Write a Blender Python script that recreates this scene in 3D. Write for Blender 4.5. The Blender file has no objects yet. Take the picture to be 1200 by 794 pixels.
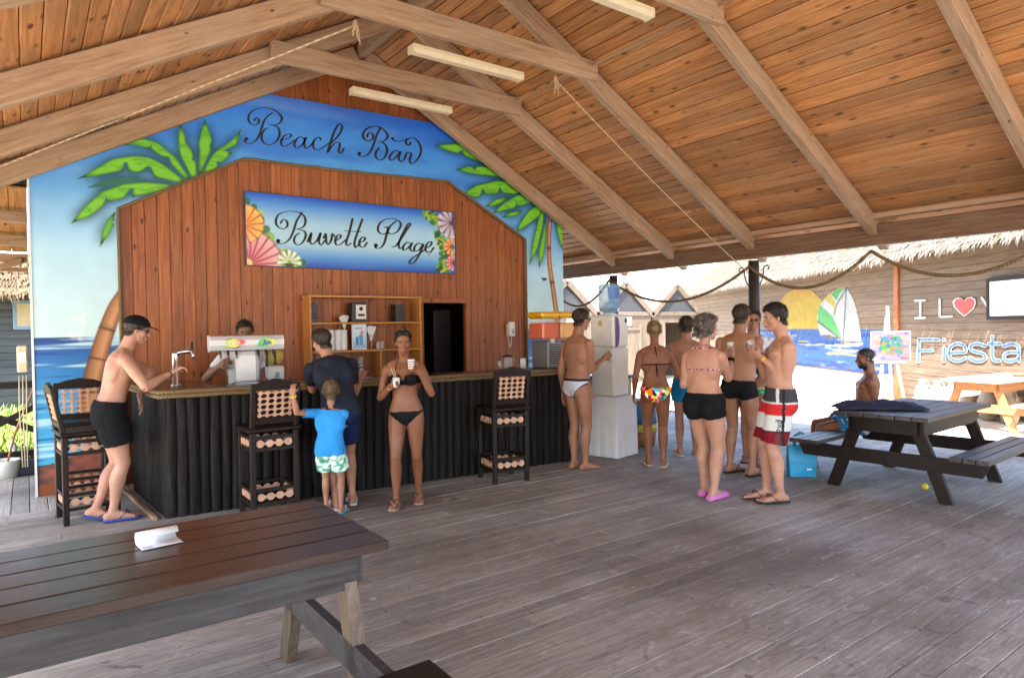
import bpy, bmesh, math, random
import numpy as np
from mathutils import Vector, Matrix, noise as mnoise
random.seed(7); NR = np.random.RandomState(11)
S = bpy.context.scene
COL = S.collection
# ------------------------------------------------------------------ camera, sky, sun, exposure
YAW, PITCH, ROLL = (math.radians(a) for a in (36.19, -0.847, -0.973))
FPX, CAMH = 780.0, 1.6
def _cam_axes():
    f = np.array([math.sin(YAW)*math.cos(PITCH), math.cos(YAW)*math.cos(PITCH), math.sin(PITCH)])
    r = np.array([math.cos(YAW), -math.sin(YAW), 0.0]); u = np.cross(r, f)
    c, s = math.cos(ROLL), math.sin(ROLL)
    return c*r+s*u, -s*r+c*u, f
CR, CU, CF = _cam_axes()
CC = np.array([0, 0, CAMH])
cam = bpy.data.cameras.new('camera'); camo = bpy.data.objects.new('camera', cam); COL.objects.link(camo)
cam.sensor_width = 36; cam.lens = 36*FPX/1200; cam.clip_start = 0.05; cam.clip_end = 2000
M4 = Matrix.Identity(4)
for i in range(3):
    M4[i][0], M4[i][1], M4[i][2], M4[i][3] = CR[i], CU[i], -CF[i], CC[i]
camo.matrix_world = M4
S.camera = camo
S.view_settings.view_transform = 'Standard'; S.view_settings.look = 'None'; S.view_settings.gamma = 1
S.view_settings.exposure = 2.9
SUN_EL = math.radians(53); SUN_H = Vector((-0.92, -0.38)).normalized()
SUN_DIR = Vector((SUN_H.x*math.cos(SUN_EL), SUN_H.y*math.cos(SUN_EL), math.sin(SUN_EL)))
W = bpy.data.worlds.new('World'); S.world = W; W.use_nodes = True
nt = W.node_tree; bg = nt.nodes['Background']; sky = nt.nodes.new('ShaderNodeTexSky')
sky.sky_type = 'NISHITA'; sky.sun_disc = False; sky.sun_elevation = SUN_EL
sky.sun_rotation = math.atan2(SUN_H.x, SUN_H.y); sky.dust_density = 2.0; sky.air_density = 1.0
nt.links.new(sky.outputs[0], bg.inputs[0]); bg.inputs[1].default_value = 0.15
sl = bpy.data.lights.new('sun', 'SUN'); sl.energy = 4.0; sl.angle = math.radians(0.5); sl.color = (1, .95, .87)
so = bpy.data.objects.new('sun', sl); COL.objects.link(so); so.location = (-10, -8, 20)
so.rotation_euler = (-SUN_DIR).to_track_quat('-Z', 'Y').to_euler()
S.cycles.max_bounces = 10; S.cycles.diffuse_bounces = 6; S.cycles.glossy_bounces = 4
S.cycles.transmission_bounces = 8; S.cycles.transparent_max_bounces = 12
S.cycles.use_denoising = True; S.cycles.sample_clamp_indirect = 8; S.cycles.caustics_reflective = False; S.cycles.caustics_refractive = False
# ------------------------------------------------------------------ pixel -> place
def ray(x, y): return CF+(x-600)/FPX*CR-(y-397)/FPX*CU
def onax(ax, v, x, y):
    r = ray(x, y); t = (v-CC[ax])/r[ax]; return CC+t*r
def G(x, y, z=0.0): return onax(2, z, x, y)
def WY(v, x, y): return onax(1, v, x, y)
# ------------------------------------------------------------------ object helpers
def link(o, parent=None):
    COL.objects.link(o)
    if parent is not None: o.parent = parent
    return o
def tag(o, label=None, cat=None, group=None, kind=None):
    if label: o['label'] = label
    if cat: o['category'] = cat
    if group: o['group'] = group
    if kind: o['kind'] = kind
    return o
def empty(name, loc=(0, 0, 0), rz=0, label=None, cat=None, group=None, kind=None):
    o = bpy.data.objects.new(name, None); o.empty_display_size = .1
    o.location = loc; o.rotation_euler = (0, 0, rz); link(o); tag(o, label, cat, group, kind); return o
def copy_tree(o, parent=None):
    c = o.copy(); COL.objects.link(c); c.parent = parent
    for ch in list(o.children): copy_tree(ch, c)
    return c
class MB:
    def __init__(s): s.v = []; s.f = []; s.sm = []
    def add(s, vs, fs, smooth=False):
        b = len(s.v); s.v.extend([tuple(map(float, p)) for p in vs])
        for f in fs: s.f.append([b+i for i in f]); s.sm.append(smooth)
        return s
    def box(s, c, d, rz=0, M=None, ch=0.0):
        """box centred c, size d, optional chamfer ch on all edges"""
        hx, hy, hz = d[0]/2, d[1]/2, d[2]/2
        if ch <= 0:
            vs = [(x, y, z) for z in (-hz, hz) for y in (-hy, hy) for x in (-hx, hx)]
            fs = [(0, 2, 3, 1), (4, 5, 7, 6), (0, 1, 5, 4), (2, 6, 7, 3), (0, 4, 6, 2), (1, 3, 7, 5)]
        else:
            ch = min(ch, hx*.9, hy*.9, hz*.9)
            vs = []; idx = {}
            for sx in (-1, 1):
                for sy in (-1, 1):
                    for sz in (-1, 1):
                        for a in range(3):
                            h = [hx-ch, hy-ch, hz-ch]; h[a] += ch
                            idx[(sx, sy, sz, a)] = len(vs); vs.append((sx*h[0], sy*h[1], sz*h[2]))
            fs = []
            for a in range(3):
                b, c2 = (a+1) % 3, (a+2) % 3
                for sg in (-1, 1):
                    q = []
                    for sb, sc in ((-1, -1), (1, -1), (1, 1), (-1, 1)):
                        k = [0, 0, 0]; k[a] = sg; k[b] = sb; k[c2] = sc; q.append(idx[(*k, a)])
                    fs.append(q if sg > 0 else q[::-1])
                for sb in (-1, 1):
                    for sc in (-1, 1):
                        k0 = [0, 0, 0]; k0[b] = sb; k0[c2] = sc; k1 = list(k0); k0[a] = -1; k1[a] = 1
                        q = [idx[(*k0, b)], idx[(*k1, b)], idx[(*k1, c2)], idx[(*k0, c2)]]
                        fs.append(q if sb*sc < 0 else q[::-1])
            for sx in (-1, 1):
                for sy in (-1, 1):
                    for sz in (-1, 1):
                        t = [idx[(sx, sy, sz, a)] for a in range(3)]
                        fs.append(t if sx*sy*sz > 0 else t[::-1])
        R = Matrix.Rotation(rz, 3, 'Z') if M is None else M
        C = Vector(c)
        return s.add([R @ Vector(p)+C for p in vs], fs)
    def bar(s, p0, p1, w, h, up=(0, 0, 1), ch=0.0):
        """beam of section w (sideways) x h (along up) from p0 to p1"""
        p0, p1 = Vector(p0), Vector(p1); X = (p1-p0); L = X.length; X.normalize()
        Z = Vector(up); Yv = Z.cross(X).normalized(); Z = X.cross(Yv).normalized()
        return s.box((p0+p1)/2, (L, w, h), M=Matrix((X, Yv, Z)).transposed(), ch=ch)
    def tube(s, pts, r, n=8, cap=True, smooth=True):
        pts = [Vector(p) for p in pts]; N = len(pts)
        rs = r if hasattr(r, '__len__') else [r]*N
        t0 = (pts[1]-pts[0]).normalized()
        nv = t0.orthogonal().normalized(); b = len(s.v); vs = []; fs = []
        for i, p in enumerate(pts):
            t = ((pts[min(i+1, N-1)]-pts[max(i-1, 0)])).normalized()
            nv = (nv-t*nv.dot(t)).normalized(); bv = t.cross(nv)
            for k in range(n):
                a = 2*math.pi*k/n; vs.append(p+(nv*math.cos(a)+bv*math.sin(a))*rs[i])
        for i in range(N-1):
            for k in range(n):
                k2 = (k+1) % n; fs.append((i*n+k, i*n+k2, (i+1)*n+k2, (i+1)*n+k))
        s.add(vs, fs, smooth)
        if cap:
            s.f.append([b+k for k in range(n)][::-1]); s.f.append([b+(N-1)*n+k for k in range(n)]); s.sm += [False, False]
        return s
    def lathe(s, prof, c=(0, 0, 0), n=20, smooth=True, M=None):
        vs = []; fs = []; C = Vector(c)
        for r, z in prof:
            for k in range(n):
                a = 2*math.pi*k/n; p = Vector((r*math.cos(a), r*math.sin(a), z))
                vs.append((M @ p if M else p)+C)
        for i in range(len(prof)-1):
            for k in range(n):
                k2 = (k+1) % n; fs.append((i*n+k, i*n+k2, (i+1)*n+k2, (i+1)*n+k))
        fs.append(list(range(n))[::-1]); fs.append([(len(prof)-1)*n+k for k in range(n)])
        return s.add(vs, fs, smooth)
    def prism(s, poly, o, ux, uy, depth):
        """poly in 2D placed by origin o and axes ux, uy, extruded by vector depth"""
        o, ux, uy, dv = Vector(o), Vector(ux), Vector(uy), Vector(depth); n = len(poly)
        a = [o+ux*x+uy*y for x, y in poly]; b = [p+dv for p in a]
        fs = [list(range(n)), [n+i for i in range(n)][::-1]]
        for i in range(n):
            j = (i+1) % n; fs.append((j, i, n+i, n+j))
        return s.add(a+b, fs)
    def mesh(s, name):
        me = bpy.data.meshes.new(name); me.from_pydata(s.v, [], s.f)
        me.polygons.foreach_set('use_smooth', s.sm); me.update()
        bm = bmesh.new(); bm.from_mesh(me); bmesh.ops.recalc_face_normals(bm, faces=bm.faces); bm.to_mesh(me); bm.free()
        return me
    def build(s, name, mat, parent=None, **tg):
        me = s.mesh(name); o = bpy.data.objects.new(name, me); me.materials.append(mat); link(o, parent); tag(o, **tg); return o
def obj(name, me, mat, parent=None, **tg):
    o = bpy.data.objects.new(name, me)
    if mat is not None and not me.materials: me.materials.append(mat)
    link(o, parent); tag(o, **tg); return o
# ------------------------------------------------------------------ materials
def srgb(r, g, b):
    def l(c):
        c = c/255
        return c/12.92 if c <= .04045 else ((c+.055)/1.055)**2.4
    return (l(r), l(g), l(b), 1)
class NT:
    def __init__(s, name):
        s.m = bpy.data.materials.new(name); s.m.use_nodes = True; s.t = s.m.node_tree; s.b = s.t.nodes['Principled BSDF']
    def n(s, typ, **kw):
        nd = s.t.nodes.new(typ)
        for k, v in kw.items():
            if k.startswith('i_'): nd.inputs[k[2:].replace('_', ' ')].default_value = v
            else: setattr(nd, k, v)
        return nd
    def l(s, a, b): s.t.links.new(a, b)
    def set(s, **kw):
        for k, v in kw.items(): s.b.inputs[k.replace('_', ' ')].default_value = v
    def coord(s, scale=(1, 1, 1), rnd=True, kind='Object'):
        tc = s.n('ShaderNodeTexCoord'); mp = s.n('ShaderNodeMapping'); mp.inputs['Scale'].default_value = scale
        s.l(tc.outputs[kind], mp.inputs[0])
        if rnd:
            oi = s.n('ShaderNodeObjectInfo'); mu = s.n('ShaderNodeVectorMath', operation='MULTIPLY')
            cb = s.n('ShaderNodeCombineXYZ')
            for i, f in enumerate((71.3, 37.7, 19.1)):
                m = s.n('ShaderNodeMath', operation='MULTIPLY'); m.inputs[1].default_value = f
                s.l(oi.outputs['Random'], m.inputs[0]); s.l(m.outputs[0], cb.inputs[i])
            s.l(cb.outputs[0], mp.inputs['Location'])
        return mp.outputs[0]
    def noise(s, vec, scale, detail=4, rough=.55, dist=0):
        nd = s.n('ShaderNodeTexNoise'); nd.inputs['Scale'].default_value = scale; nd.inputs['Detail'].default_value = detail
        nd.inputs['Roughness'].default_value = rough; nd.inputs['Distortion'].default_value = dist
        if vec is not None: s.l(vec, nd.inputs['Vector'])
        return nd.outputs['Fac']
    def ramp(s, fac, stops):
        r = s.n('ShaderNodeValToRGB'); e = r.color_ramp.elements
        while len(e) < len(stops): e.new(.5)
        for k, (p, c) in enumerate(stops):
            e[k].position = p; e[k].color = c if len(c) == 4 else (*c, 1)
        s.l(fac, r.inputs[0]); return r.outputs[0]
    def mix(s, fac, a, b, mode='MIX'):
        m = s.n('ShaderNodeMix', data_type='RGBA', blend_type=mode)
        for sock, v in ((m.inputs[0], fac), (m.inputs[6], a), (m.inputs[7], b)):
            if isinstance(v, (int, float)): sock.default_value = v
            elif isinstance(v, tuple): sock.default_value = v if len(v) == 4 else (*v, 1)
            else: s.l(v, sock)
        return m.outputs[2]
    def bump(s, h, strength=.3, dist=.01):
        b = s.n('ShaderNodeBump'); b.inputs['Strength'].default_value = strength; b.inputs['Distance'].default_value = dist
        s.l(h, b.inputs['Height']); s.l(b.outputs[0], s.b.inputs['Normal'])
    def col(s, c): s.l(c, s.b.inputs['Base Color']); return s
    def rough(s, r): s.l(r, s.b.inputs['Roughness']); return s
def rndval(N, lo, hi):
    oi = N.n('ShaderNodeObjectInfo'); mr = N.n('ShaderNodeMapRange'); mr.inputs['To Min'].default_value = lo; mr.inputs['To Max'].default_value = hi
    N.l(oi.outputs['Random'], mr.inputs['Value']); return mr.outputs[0]
def wood(name, dark, mid, light, axis=0, knots=0.0, rough=.6, vary=.25, grey=None, greyamt=0.0, spec=.4, gscale=3.0, bump=.25, knotc=(.03, .012, .006)):
    N = NT(name); sc = [11.0, 11.0, 11.0]; sc[axis] = .7
    v = N.coord(tuple(sc)); g = N.noise(v, gscale, 6, .6, .6)
    c = N.ramp(g, [(.25, dark), (.5, mid), (.78, light)])
    if knots:
        sk = [3.6, 3.6, 3.6]; sk[axis] = 1.5
        vo = N.n('ShaderNodeTexVoronoi'); vo.inputs['Scale'].default_value = 2.6; vo.inputs['Randomness'].default_value = 1
        nv = N.coord(tuple(sk)); N.l(nv, vo.inputs['Vector'])
        k = N.ramp(vo.outputs['Distance'], [(0.0, (1, 1, 1)), (knots*.55, (.85, .85, .85)), (knots, (0, 0, 0))])
        sp = N.n('ShaderNodeSeparateColor'); N.l(vo.outputs['Color'], sp.inputs[0]); msk = N.ramp(sp.outputs[0], [(.28, (0, 0, 0)), (.36, (1, 1, 1))])
        c = N.mix(N.mix(1.0, k, msk, 'MULTIPLY'), c, knotc)
        g2 = N.noise(N.coord(tuple(x*2.3 for x in sc)), gscale*2.2, 8, .7, 1.0); c = N.mix(N.ramp(g2, [(.52, (0, 0, 0)), (.75, (.55,)*3)]), c, tuple(x*.45 for x in dark))
    if greyamt:
        tv = N.coord((.8, .8, .8), rnd=False, kind='Generated') if False else N.coord((.5, .5, .5))
        gz = N.ramp(N.noise(tv, 2.2, 5, .65), [(.42, (0, 0, 0)), (.72, (greyamt,)*3)])
        c = N.mix(gz, c, grey)
    if vary:
        hv = N.n('ShaderNodeHueSaturation'); N.l(rndval(N, 1-vary, 1+vary), hv.inputs['Value']); N.l(c, hv.inputs['Color']); c = hv.outputs[0]
    N.col(c); N.set(Roughness=rough); N.b.inputs['Specular IOR Level'].default_value = spec
    N.bump(g, bump, .004)
    return N.m
def plain(name, c, rough=.5, metal=0.0, spec=.5, noise=.08, nscale=12, coat=0, sub=0, bump=0.0, trans=0.0):
    N = NT(name); v = N.coord(); f = N.noise(v, nscale, 4)
    a = tuple(max(0, x*(1-noise)) for x in c[:3]); b = tuple(min(1, x*(1+noise)) for x in c[:3])
    N.col(N.ramp(f, [(.3, a), (.7, b)])); N.set(Roughness=rough, Metallic=metal); N.b.inputs['Specular IOR Level'].default_value = spec
    if coat: N.set(Coat_Weight=coat, Coat_Roughness=.1)
    if sub: N.set(Subsurface_Weight=sub, Subsurface_Radius=(.02, .008, .004), Subsurface_Scale=.5)
    if trans: N.set(Transmission_Weight=trans)
    if bump: N.bump(f, bump, .01)
    return N.m
def vcol(name, rough=.6, bump=0, attr='paint', var=.1, vscale=4, spec=.4):
    N = NT(name); a = N.n('ShaderNodeAttribute', attribute_name=attr)
    f = N.ramp(N.noise(N.coord(rnd=False), vscale, 5), [(.3, (1-var,)*3), (.7, (1, 1, 1))])
    N.col(N.mix(1.0, a.outputs['Color'], f, 'MULTIPLY')); N.set(Roughness=rough); N.b.inputs['Specular IOR Level'].default_value = spec
    if bump: N.bump(N.noise(N.coord((1, 1, 9), rnd=False), 9, 5), bump, .01)
    return N.m
M = {}
M['ceil'] = wood('ceiling_pine', (.25, .098, .030), (.47, .205, .070), (.64, .32, .13), 0, knots=.22, rough=.55, vary=.24, grey=(.27, .17, .09), greyamt=.6, knotc=(.07, .022, .008))
M['rafter'] = wood('rafter_pine', (.22, .125, .07), (.38, .24, .14), (.52, .36, .23), 0, knots=.11, rough=.7, vary=.10, grey=(.36, .27, .19), greyamt=.6)
M['wallpine'] = wood('wall_pine', (.16, .042, .011), (.32, .096, .026), (.46, .16, .048), 2, knots=.17, rough=.45, vary=.17, knotc=(.05, .012, .004))
M['shelf'] = wood('shelf_pine', (.36, .14, .03), (.50, .22, .055), (.60, .30, .09), 0, rough=.45, vary=.08)
M['darkwood'] = wood('dark_stained_wood', (.007, .0045, .004), (.015, .009, .007), (.03, .017, .012), 0, rough=.5, vary=.15, spec=.25)
M['stool'] = wood('stool_wood', (.007, .004, .003), (.015, .008, .0055), (.03, .014, .009), 2, rough=.5, vary=.1, spec=.25)
M['log'] = wood('bar_log', (.004, .0035, .003), (.009, .0075, .0065), (.032, .027, .023), 2, rough=.7, vary=.4, gscale=4, bump=.7, spec=.2)
M['post'] = plain('dark_post', (.035, .025, .018), .6, noise=.4)
M['tabletop'] = wood('table_top', (.016, .009, .006), (.036, .019, .013), (.07, .040, .028), 0, rough=.25, vary=.14, grey=(.09, .07, .06), greyamt=.5, spec=.5)
M['tableside'] = wood('table_side', (.022, .018, .017), (.048, .041, .039), (.10, .09, .086), 0, rough=.42, vary=.1, grey=(.11, .105, .11), greyamt=.6)
M['tableleg'] = wood('table_leg', (.06, .035, .02), (.12, .075, .045), (.2, .15, .10), 2, rough=.5, vary=.15, grey=(.2, .18, .14), greyamt=.5)
M['orangewood'] = wood('sunny_wood', (.20, .08, .03), (.32, .15, .06), (.42, .22, .10), 0, rough=.6, vary=.1)
M['eave'] = wood('eave_timber', (.10, .052, .027), (.19, .105, .058), (.28, .17, .10), 0, knots=.1, rough=.7, vary=.1)
M['white'] = plain('white_paint', (.75, .75, .74), .4)
M['whiteplastic'] = plain('white_plastic', (.74, .74, .71), .3, noise=.03)
M['ivory'] = plain('ivory_plastic', (.60, .50, .33), .45, noise=.06)
M['black'] = plain('black_plastic', (.012, .012, .013), .4)
M['steel'] = plain('brushed_steel', (.55, .55, .56), .3, metal=1, noise=.1)
M['chrome'] = plain('chrome', (.8, .8, .82), .08, metal=1, noise=.02)
M['paper'] = plain('white_paper', (.78, .79, .80), .7, noise=.03)
M['iron'] = plain('black_iron', (.03, .028, .027), .5)
def rope_mat(name, a, b):
    N = NT(name); w = N.n('ShaderNodeTexWave', wave_type='BANDS', bands_direction='DIAGONAL'); w.inputs['Scale'].default_value = 28
    w.inputs['Distortion'].default_value = 1.2
    tc = N.n('ShaderNodeTexCoord'); N.l(tc.outputs['Object'], w.inputs['Vector'])
    N.col(N.ramp(w.outputs['Fac'], [(.2, a), (.7, b)])); N.set(Roughness=.85); N.bump(w.outputs['Fac'], .6, .01); return N.m
M['rope'] = rope_mat('manila_rope', (.10, .06, .025), (.30, .20, .09))
M['cord'] = rope_mat('pale_cord', (.40, .28, .15), (.58, .44, .28))
# weathered deck
def deck_mat():
    N = NT('weathered_deck'); v = N.coord((.8, 12, 12)); g = N.noise(v, 3.0, 7, .65, .5)
    c = N.ramp(g, [(.22, (.16, .148, .128)), (.48, (.345, .325, .285)), (.8, (.52, .49, .44))])
    wv = N.n('ShaderNodeNewGeometry'); big = N.noise(wv.outputs['Position'], .55, 5, .6)
    c = N.mix(N.ramp(big, [(.42, (0, 0, 0)), (.60, (.85,)*3)]), c, (.185, .160, .130))
    sc = N.n('ShaderNodeMapping'); sc.inputs['Scale'].default_value = (1.6, 5, 1); N.l(wv.outputs['Position'], sc.inputs[0])
    scuff = N.noise(sc.outputs[0], 2.6, 9, .72, 1.5)
    c = N.mix(N.ramp(scuff, [(.57, (0, 0, 0)), (.66, (.8,)*3)]), c, (.52, .515, .50))
    st = N.noise(wv.outputs['Position'], 3.1, 6, .7, 2.0)
    c = N.mix(N.ramp(st, [(.60, (0, 0, 0)), (.70, (.8,)*3)]), c, (.07, .058, .05))
    fine = N.noise(N.coord((3, 60, 60)), 4, 6, .7); c = N.mix(1.0, c, N.ramp(fine, [(.3, (.62,)*3), (.6, (1.08,)*3)]), 'MULTIPLY')
    hv = N.n('ShaderNodeHueSaturation'); N.l(rndval(N, .84, 1.14), hv.inputs['Value']); N.l(c, hv.inputs['Color'])
    N.col(hv.outputs[0]); N.rough(N.ramp(big, [(.3, (.60,)*3), (.7, (.78,)*3)])); N.bump(g, .35, .004); return N.m
M['deck'] = deck_mat()
def sand_mat():
    N = NT('pale_sand'); p = N.n('ShaderNodeNewGeometry').outputs['Position']
    f = N.noise(p, 1.3, 8, .6); c = N.ramp(f, [(.3, (.50, .43, .34)), (.7, (.66, .60, .51))])
    N.col(c); N.set(Roughness=.95); N.bump(N.noise(p, 14, 6), .4, .03); return N.m
M['sand'] = sand_mat()
# ------------------------------------------------------------------ ground and deck
def slab(name, x0, x1, y0, y1, z, mat, n=1, **tg):
    m = MB(); m.add([(x0, y0, z), (x1, y0, z), (x1, y1, z), (x0, y1, z)], [(0, 1, 2, 3)]); return m.build(name, mat, **tg)
slab('ground', -250, 300, -250, 350, -.07, M['sand'], kind='structure', label='pale sand ground round the open bar pavilion')
deck = MB().box((4.2, 2.5, -.0475), (11.9, 15.1, .03)).build('deck', M['iron'], kind='structure', label='weathered grey timber deck under the pavilion')
PITCH_B = .127
y = .15; row = 0
while y < 7.40:
    xs = [-1.7]; x = -1.7+random.uniform(1.2, 3.4)
    while x < 9.0: xs.append(x); x += random.uniform(2.4, 4.2)
    xs.append(10.12)
    for a, b in zip(xs[:-1], xs[1:]):
        o = MB().box((0, 0, 0), (b-a-.004, PITCH_B-.0035, .03), ch=.0025).build('plank', M['deck'], deck)
        o.location = ((a+b)/2, y+PITCH_B/2, -.0155+random.uniform(-.0018, .0018)); o.rotation_euler = (random.uniform(-.008, .008), 0, random.uniform(-.0006, .0006))
    y += PITCH_B; row += 1
ytop = y
x = -1.7
while x < 1.05:
    for a, b in ((ytop+.004, 9.3+random.uniform(-.3, .3)),) :
        for c, d in ((a, b), (b+.004, 10.02)):
            o = MB().box((0, 0, 0), (d-c-.003, .136, .03), ch=.003).build('plank', M['deck'], deck)
            o.location = (x+.07, (c+d)/2, -.0155+random.uniform(-.0015, .0015)); o.rotation_euler = (0, 0, math.pi/2)
    x += .142
m = MB()
yy = -5.0
while yy < .1:
    m.box((4.2, yy+.0635, -.0165), (11.8, .121, .03)); yy += PITCH_B
yy = ytop+.004
while yy < 8.2:
    m.box((5.6, yy+.0635, -.0165), (9.0, .121, .03)); yy += PITCH_B
m.build('planking', M['deck'], deck, kind='stuff')
# ------------------------------------------------------------------ pavilion
RX, RZ, SL = 3.56, 5.29, .545            # ridge x, ceiling ridge height, slope
def zc(x): return RZ-abs(x-RX)*SL
XL, XR = -2.05, 8.36; Y0, Y1 = -4.0, 9.9  # unseen left overhang lengthened to keep the sun off the deck
EL, ER = -1.0, 8.1                        # eave beams
FR = [8.06, 6.80, 5.42, 3.80, 2.10, .45, -1.2, -2.9]
ANG = math.atan(SL)
pav = empty('pavilion', (RX, 4, 0), 0, 'large open timber pavilion roof of knotty pine boards on dark posts', 'pavilion')
pav.location = (0, 0, 0)
m = MB()
for sx, xe in ((1, XR), (-1, XL)):
    a = Vector((RX, 0, RZ+.055)); b = Vector((xe, 0, zc(xe)+.055)); up = Vector((0, 0, .03))
    m.add([(p.x, yv, p.z) for yv in (Y0, Y1) for p in (a, b, b+up, a+up)], [(0, 1, 2, 3), (7, 6, 5, 4), (0, 4, 5, 1), (1, 5, 6, 2), (2, 6, 7, 3), (3, 7, 4, 0)])
roof = m.build('roof', M['post'], pav)
BW = .128
for sx, xe in ((1, XR), (-1, XL)):
    L = abs(xe-RX)/math.cos(ANG); n = int(L/BW); w = L/n
    for i in range(n):
        d = (i+.5)*w; cx = RX+sx*d*math.cos(ANG); cz = RZ-d*math.sin(ANG)
        brk = sorted(random.sample([6.80, 5.42, 3.80, 2.10, .45], 2)); ys = [Y0, *brk, Y1]
        for a, b in zip(ys[:-1], ys[1:]):
            o = MB().box((0, 0, 0), (b-a-.002, w-.006, .022), ch=.005).build('plank', M['ceil'], roof)
            ax = Vector((0, 1, 0)); dn = Vector((sx*math.cos(ANG), 0, -math.sin(ANG))); nn = ax.cross(dn)
            R = Matrix((ax, dn, nn)).transposed() @ Matrix.Rotation(-.06+random.uniform(-.008, .008), 3, 'X')
            o.matrix_local = Matrix.Translation((cx, (a+b)/2, cz+.030+random.uniform(-.002, .002))) @ R.to_4x4()
def beam(name, p0, p1, w, h, mat='rafter', parent=pav, ch=.006):
    p0, p1 = Vector(p0), Vector(p1); X = p1-p0; L = X.length; X.normalize(); Z = Vector((0, 0, 1))
    if abs(X.z) > .99: Z = Vector((0, 1, 0))
    Yv = Z.cross(X).normalized(); Z = X.cross(Yv)
    o = MB().box((0, 0, 0), (L, w, h), ch=ch).build(name, M[mat], parent)
    o.matrix_local = Matrix.Translation((p0+p1)/2) @ Matrix((X, Yv, Z)).transposed().to_4x4(); return o
RD = .19
for k, fy in enumerate(FR):
    for sx, ee in ((1, ER+.32), (-1, EL-.9)):
        off = RD/2+.006
        def pt(x): return (x-sx*math.sin(ANG)*off, fy, zc(x)-math.cos(ANG)*off)
        beam('rafter', pt(RX+sx*.12), pt(ee), .10, RD)
    zt = 4.42; xr = (RZ-zt)/SL
    if k > 0:
        beam('collar_tie', (RX-xr+.05, fy-.085, zt-.03), (RX+xr-.05, fy-.085, zt-.03), .065, .21)
for nm, xx in (('eave_beam', ER), ('eave_beam', EL)):
    zb = 2.60
    beam(nm, (xx, Y0+.1, zb+.03), (xx, Y1-.2, zb+.03), .14, .24, 'eave', ch=.012)
    sx = 1 if xx > RX else -1
    beam('eave_board', (xx-sx*.13, Y0+.1, zc(xx-sx*.13)-.055), (xx-sx*.13, Y1-.2, zc(xx-sx*.13)-.055), .10, .06)
beam('ridge_beam', (RX, Y0+.1, RZ-.10), (RX, Y1-.2, RZ-.10), .09, .17)
for px, py in ((ER, 8.12), (ER, 5.42), (ER, 2.10), (ER, -1.2), (EL, 5.42), (EL, 2.1), (EL, -1.2), (EL, 8.12)):
    o = MB().lathe([(.082, -.07), (.078, .8), (.072, 2.48)], n=14).build('post', M['post'], pav); o.location = (px, py, 0)
    if px == ER:       # wrought scroll brackets under the beam
        for sg in (-1, 1):
            pts = [(0, sg*.09, 2.15)]+[(0, sg*(.12+.03*t), 2.2+.10*t) for t in (0, .5, 1)]
            for t in range(14):
                a = t/13*4.6; r = .055*(1-t/16); pts.append((0, sg*(.20+.01*t/13-r*math.cos(a)*1.0), 2.36+r*math.sin(a)))
            b = MB().tube(pts, .009, 6).build('scroll_bracket', M['iron'], pav); b.location = (px, py, 0)
# low rear awning beyond the bar wall
aw0, aw1 = Vector((0, 8.5, 3.12)), Vector((0, 10.35, 2.66)); ad = (aw1-aw0).normalized()
ac = MB().add([(-2.0, 8.5, 3.17), (.05, 8.5, 3.17), (.05, 10.4, 2.71), (-2.0, 10.4, 2.71)], [(0, 1, 2, 3)]).build('rear_awning', M['post'], pav)
n = 13
for i in range(n):
    xa = -2.0+2.05*(i+.5)/n; o = MB().box((0, 0, 0), (1.92, 2.05/n-.003, .022), ch=.004).build('plank', M['ceil'], ac); an = Vector((1, 0, 0))
    o.matrix_local = Matrix.Translation((xa, 9.43, 2.91)) @ Matrix((ad, an, ad.cross(an))).transposed().to_4x4()
for yy, z_ in ((9.0, 2.90), (9.7, 2.73)): beam('awning_purlin', (-2, yy, z_), (.05, yy, z_), .06, .12)
beam('tie_beam', (-2, 10.3, 2.58), (.05, 10.3, 2.58), .08, .10); beam('tie_beam', (-2, 10.3, 2.44), (.05, 10.3, 2.44), .05, .05)
beam('brace', (-1.2, 10.25, 2.1), (.0, 10.25, 2.55), .05, .07)
# thin battens lying under the boards beside the collar ends, tied cords
def zz(x, o=.05): return zc(x)-o
for a, b in (((5.02, 6.75), (5.02, 5.5)), ((5.02, 5.35), (5.02, 3.9)), ((5.02, 3.7), (5.02, 2.2)), ((5.02, 8.0), (5.02, 6.9))):
    beam('batten', (a[0], a[1], zz(5.02, .06)), (b[0], b[1], zz(5.02, .06)), .025, .03, 'cord' if False else 'rafter')
def sag(p0, p1, s, n=18):
    p0, p1 = Vector(p0), Vector(p1); return [p0.lerp(p1, t/n)-Vector((0, 0, s*4*(t/n)*(1-t/n))) for t in range(n+1)]
def cordobj(name, pts, r, mat, label, cat, group=None, n=7):
    o = MB().tube(pts, r, n).build(name, M[mat]); c = Vector(pts[0]); return tag(o, label, cat, group)
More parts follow.
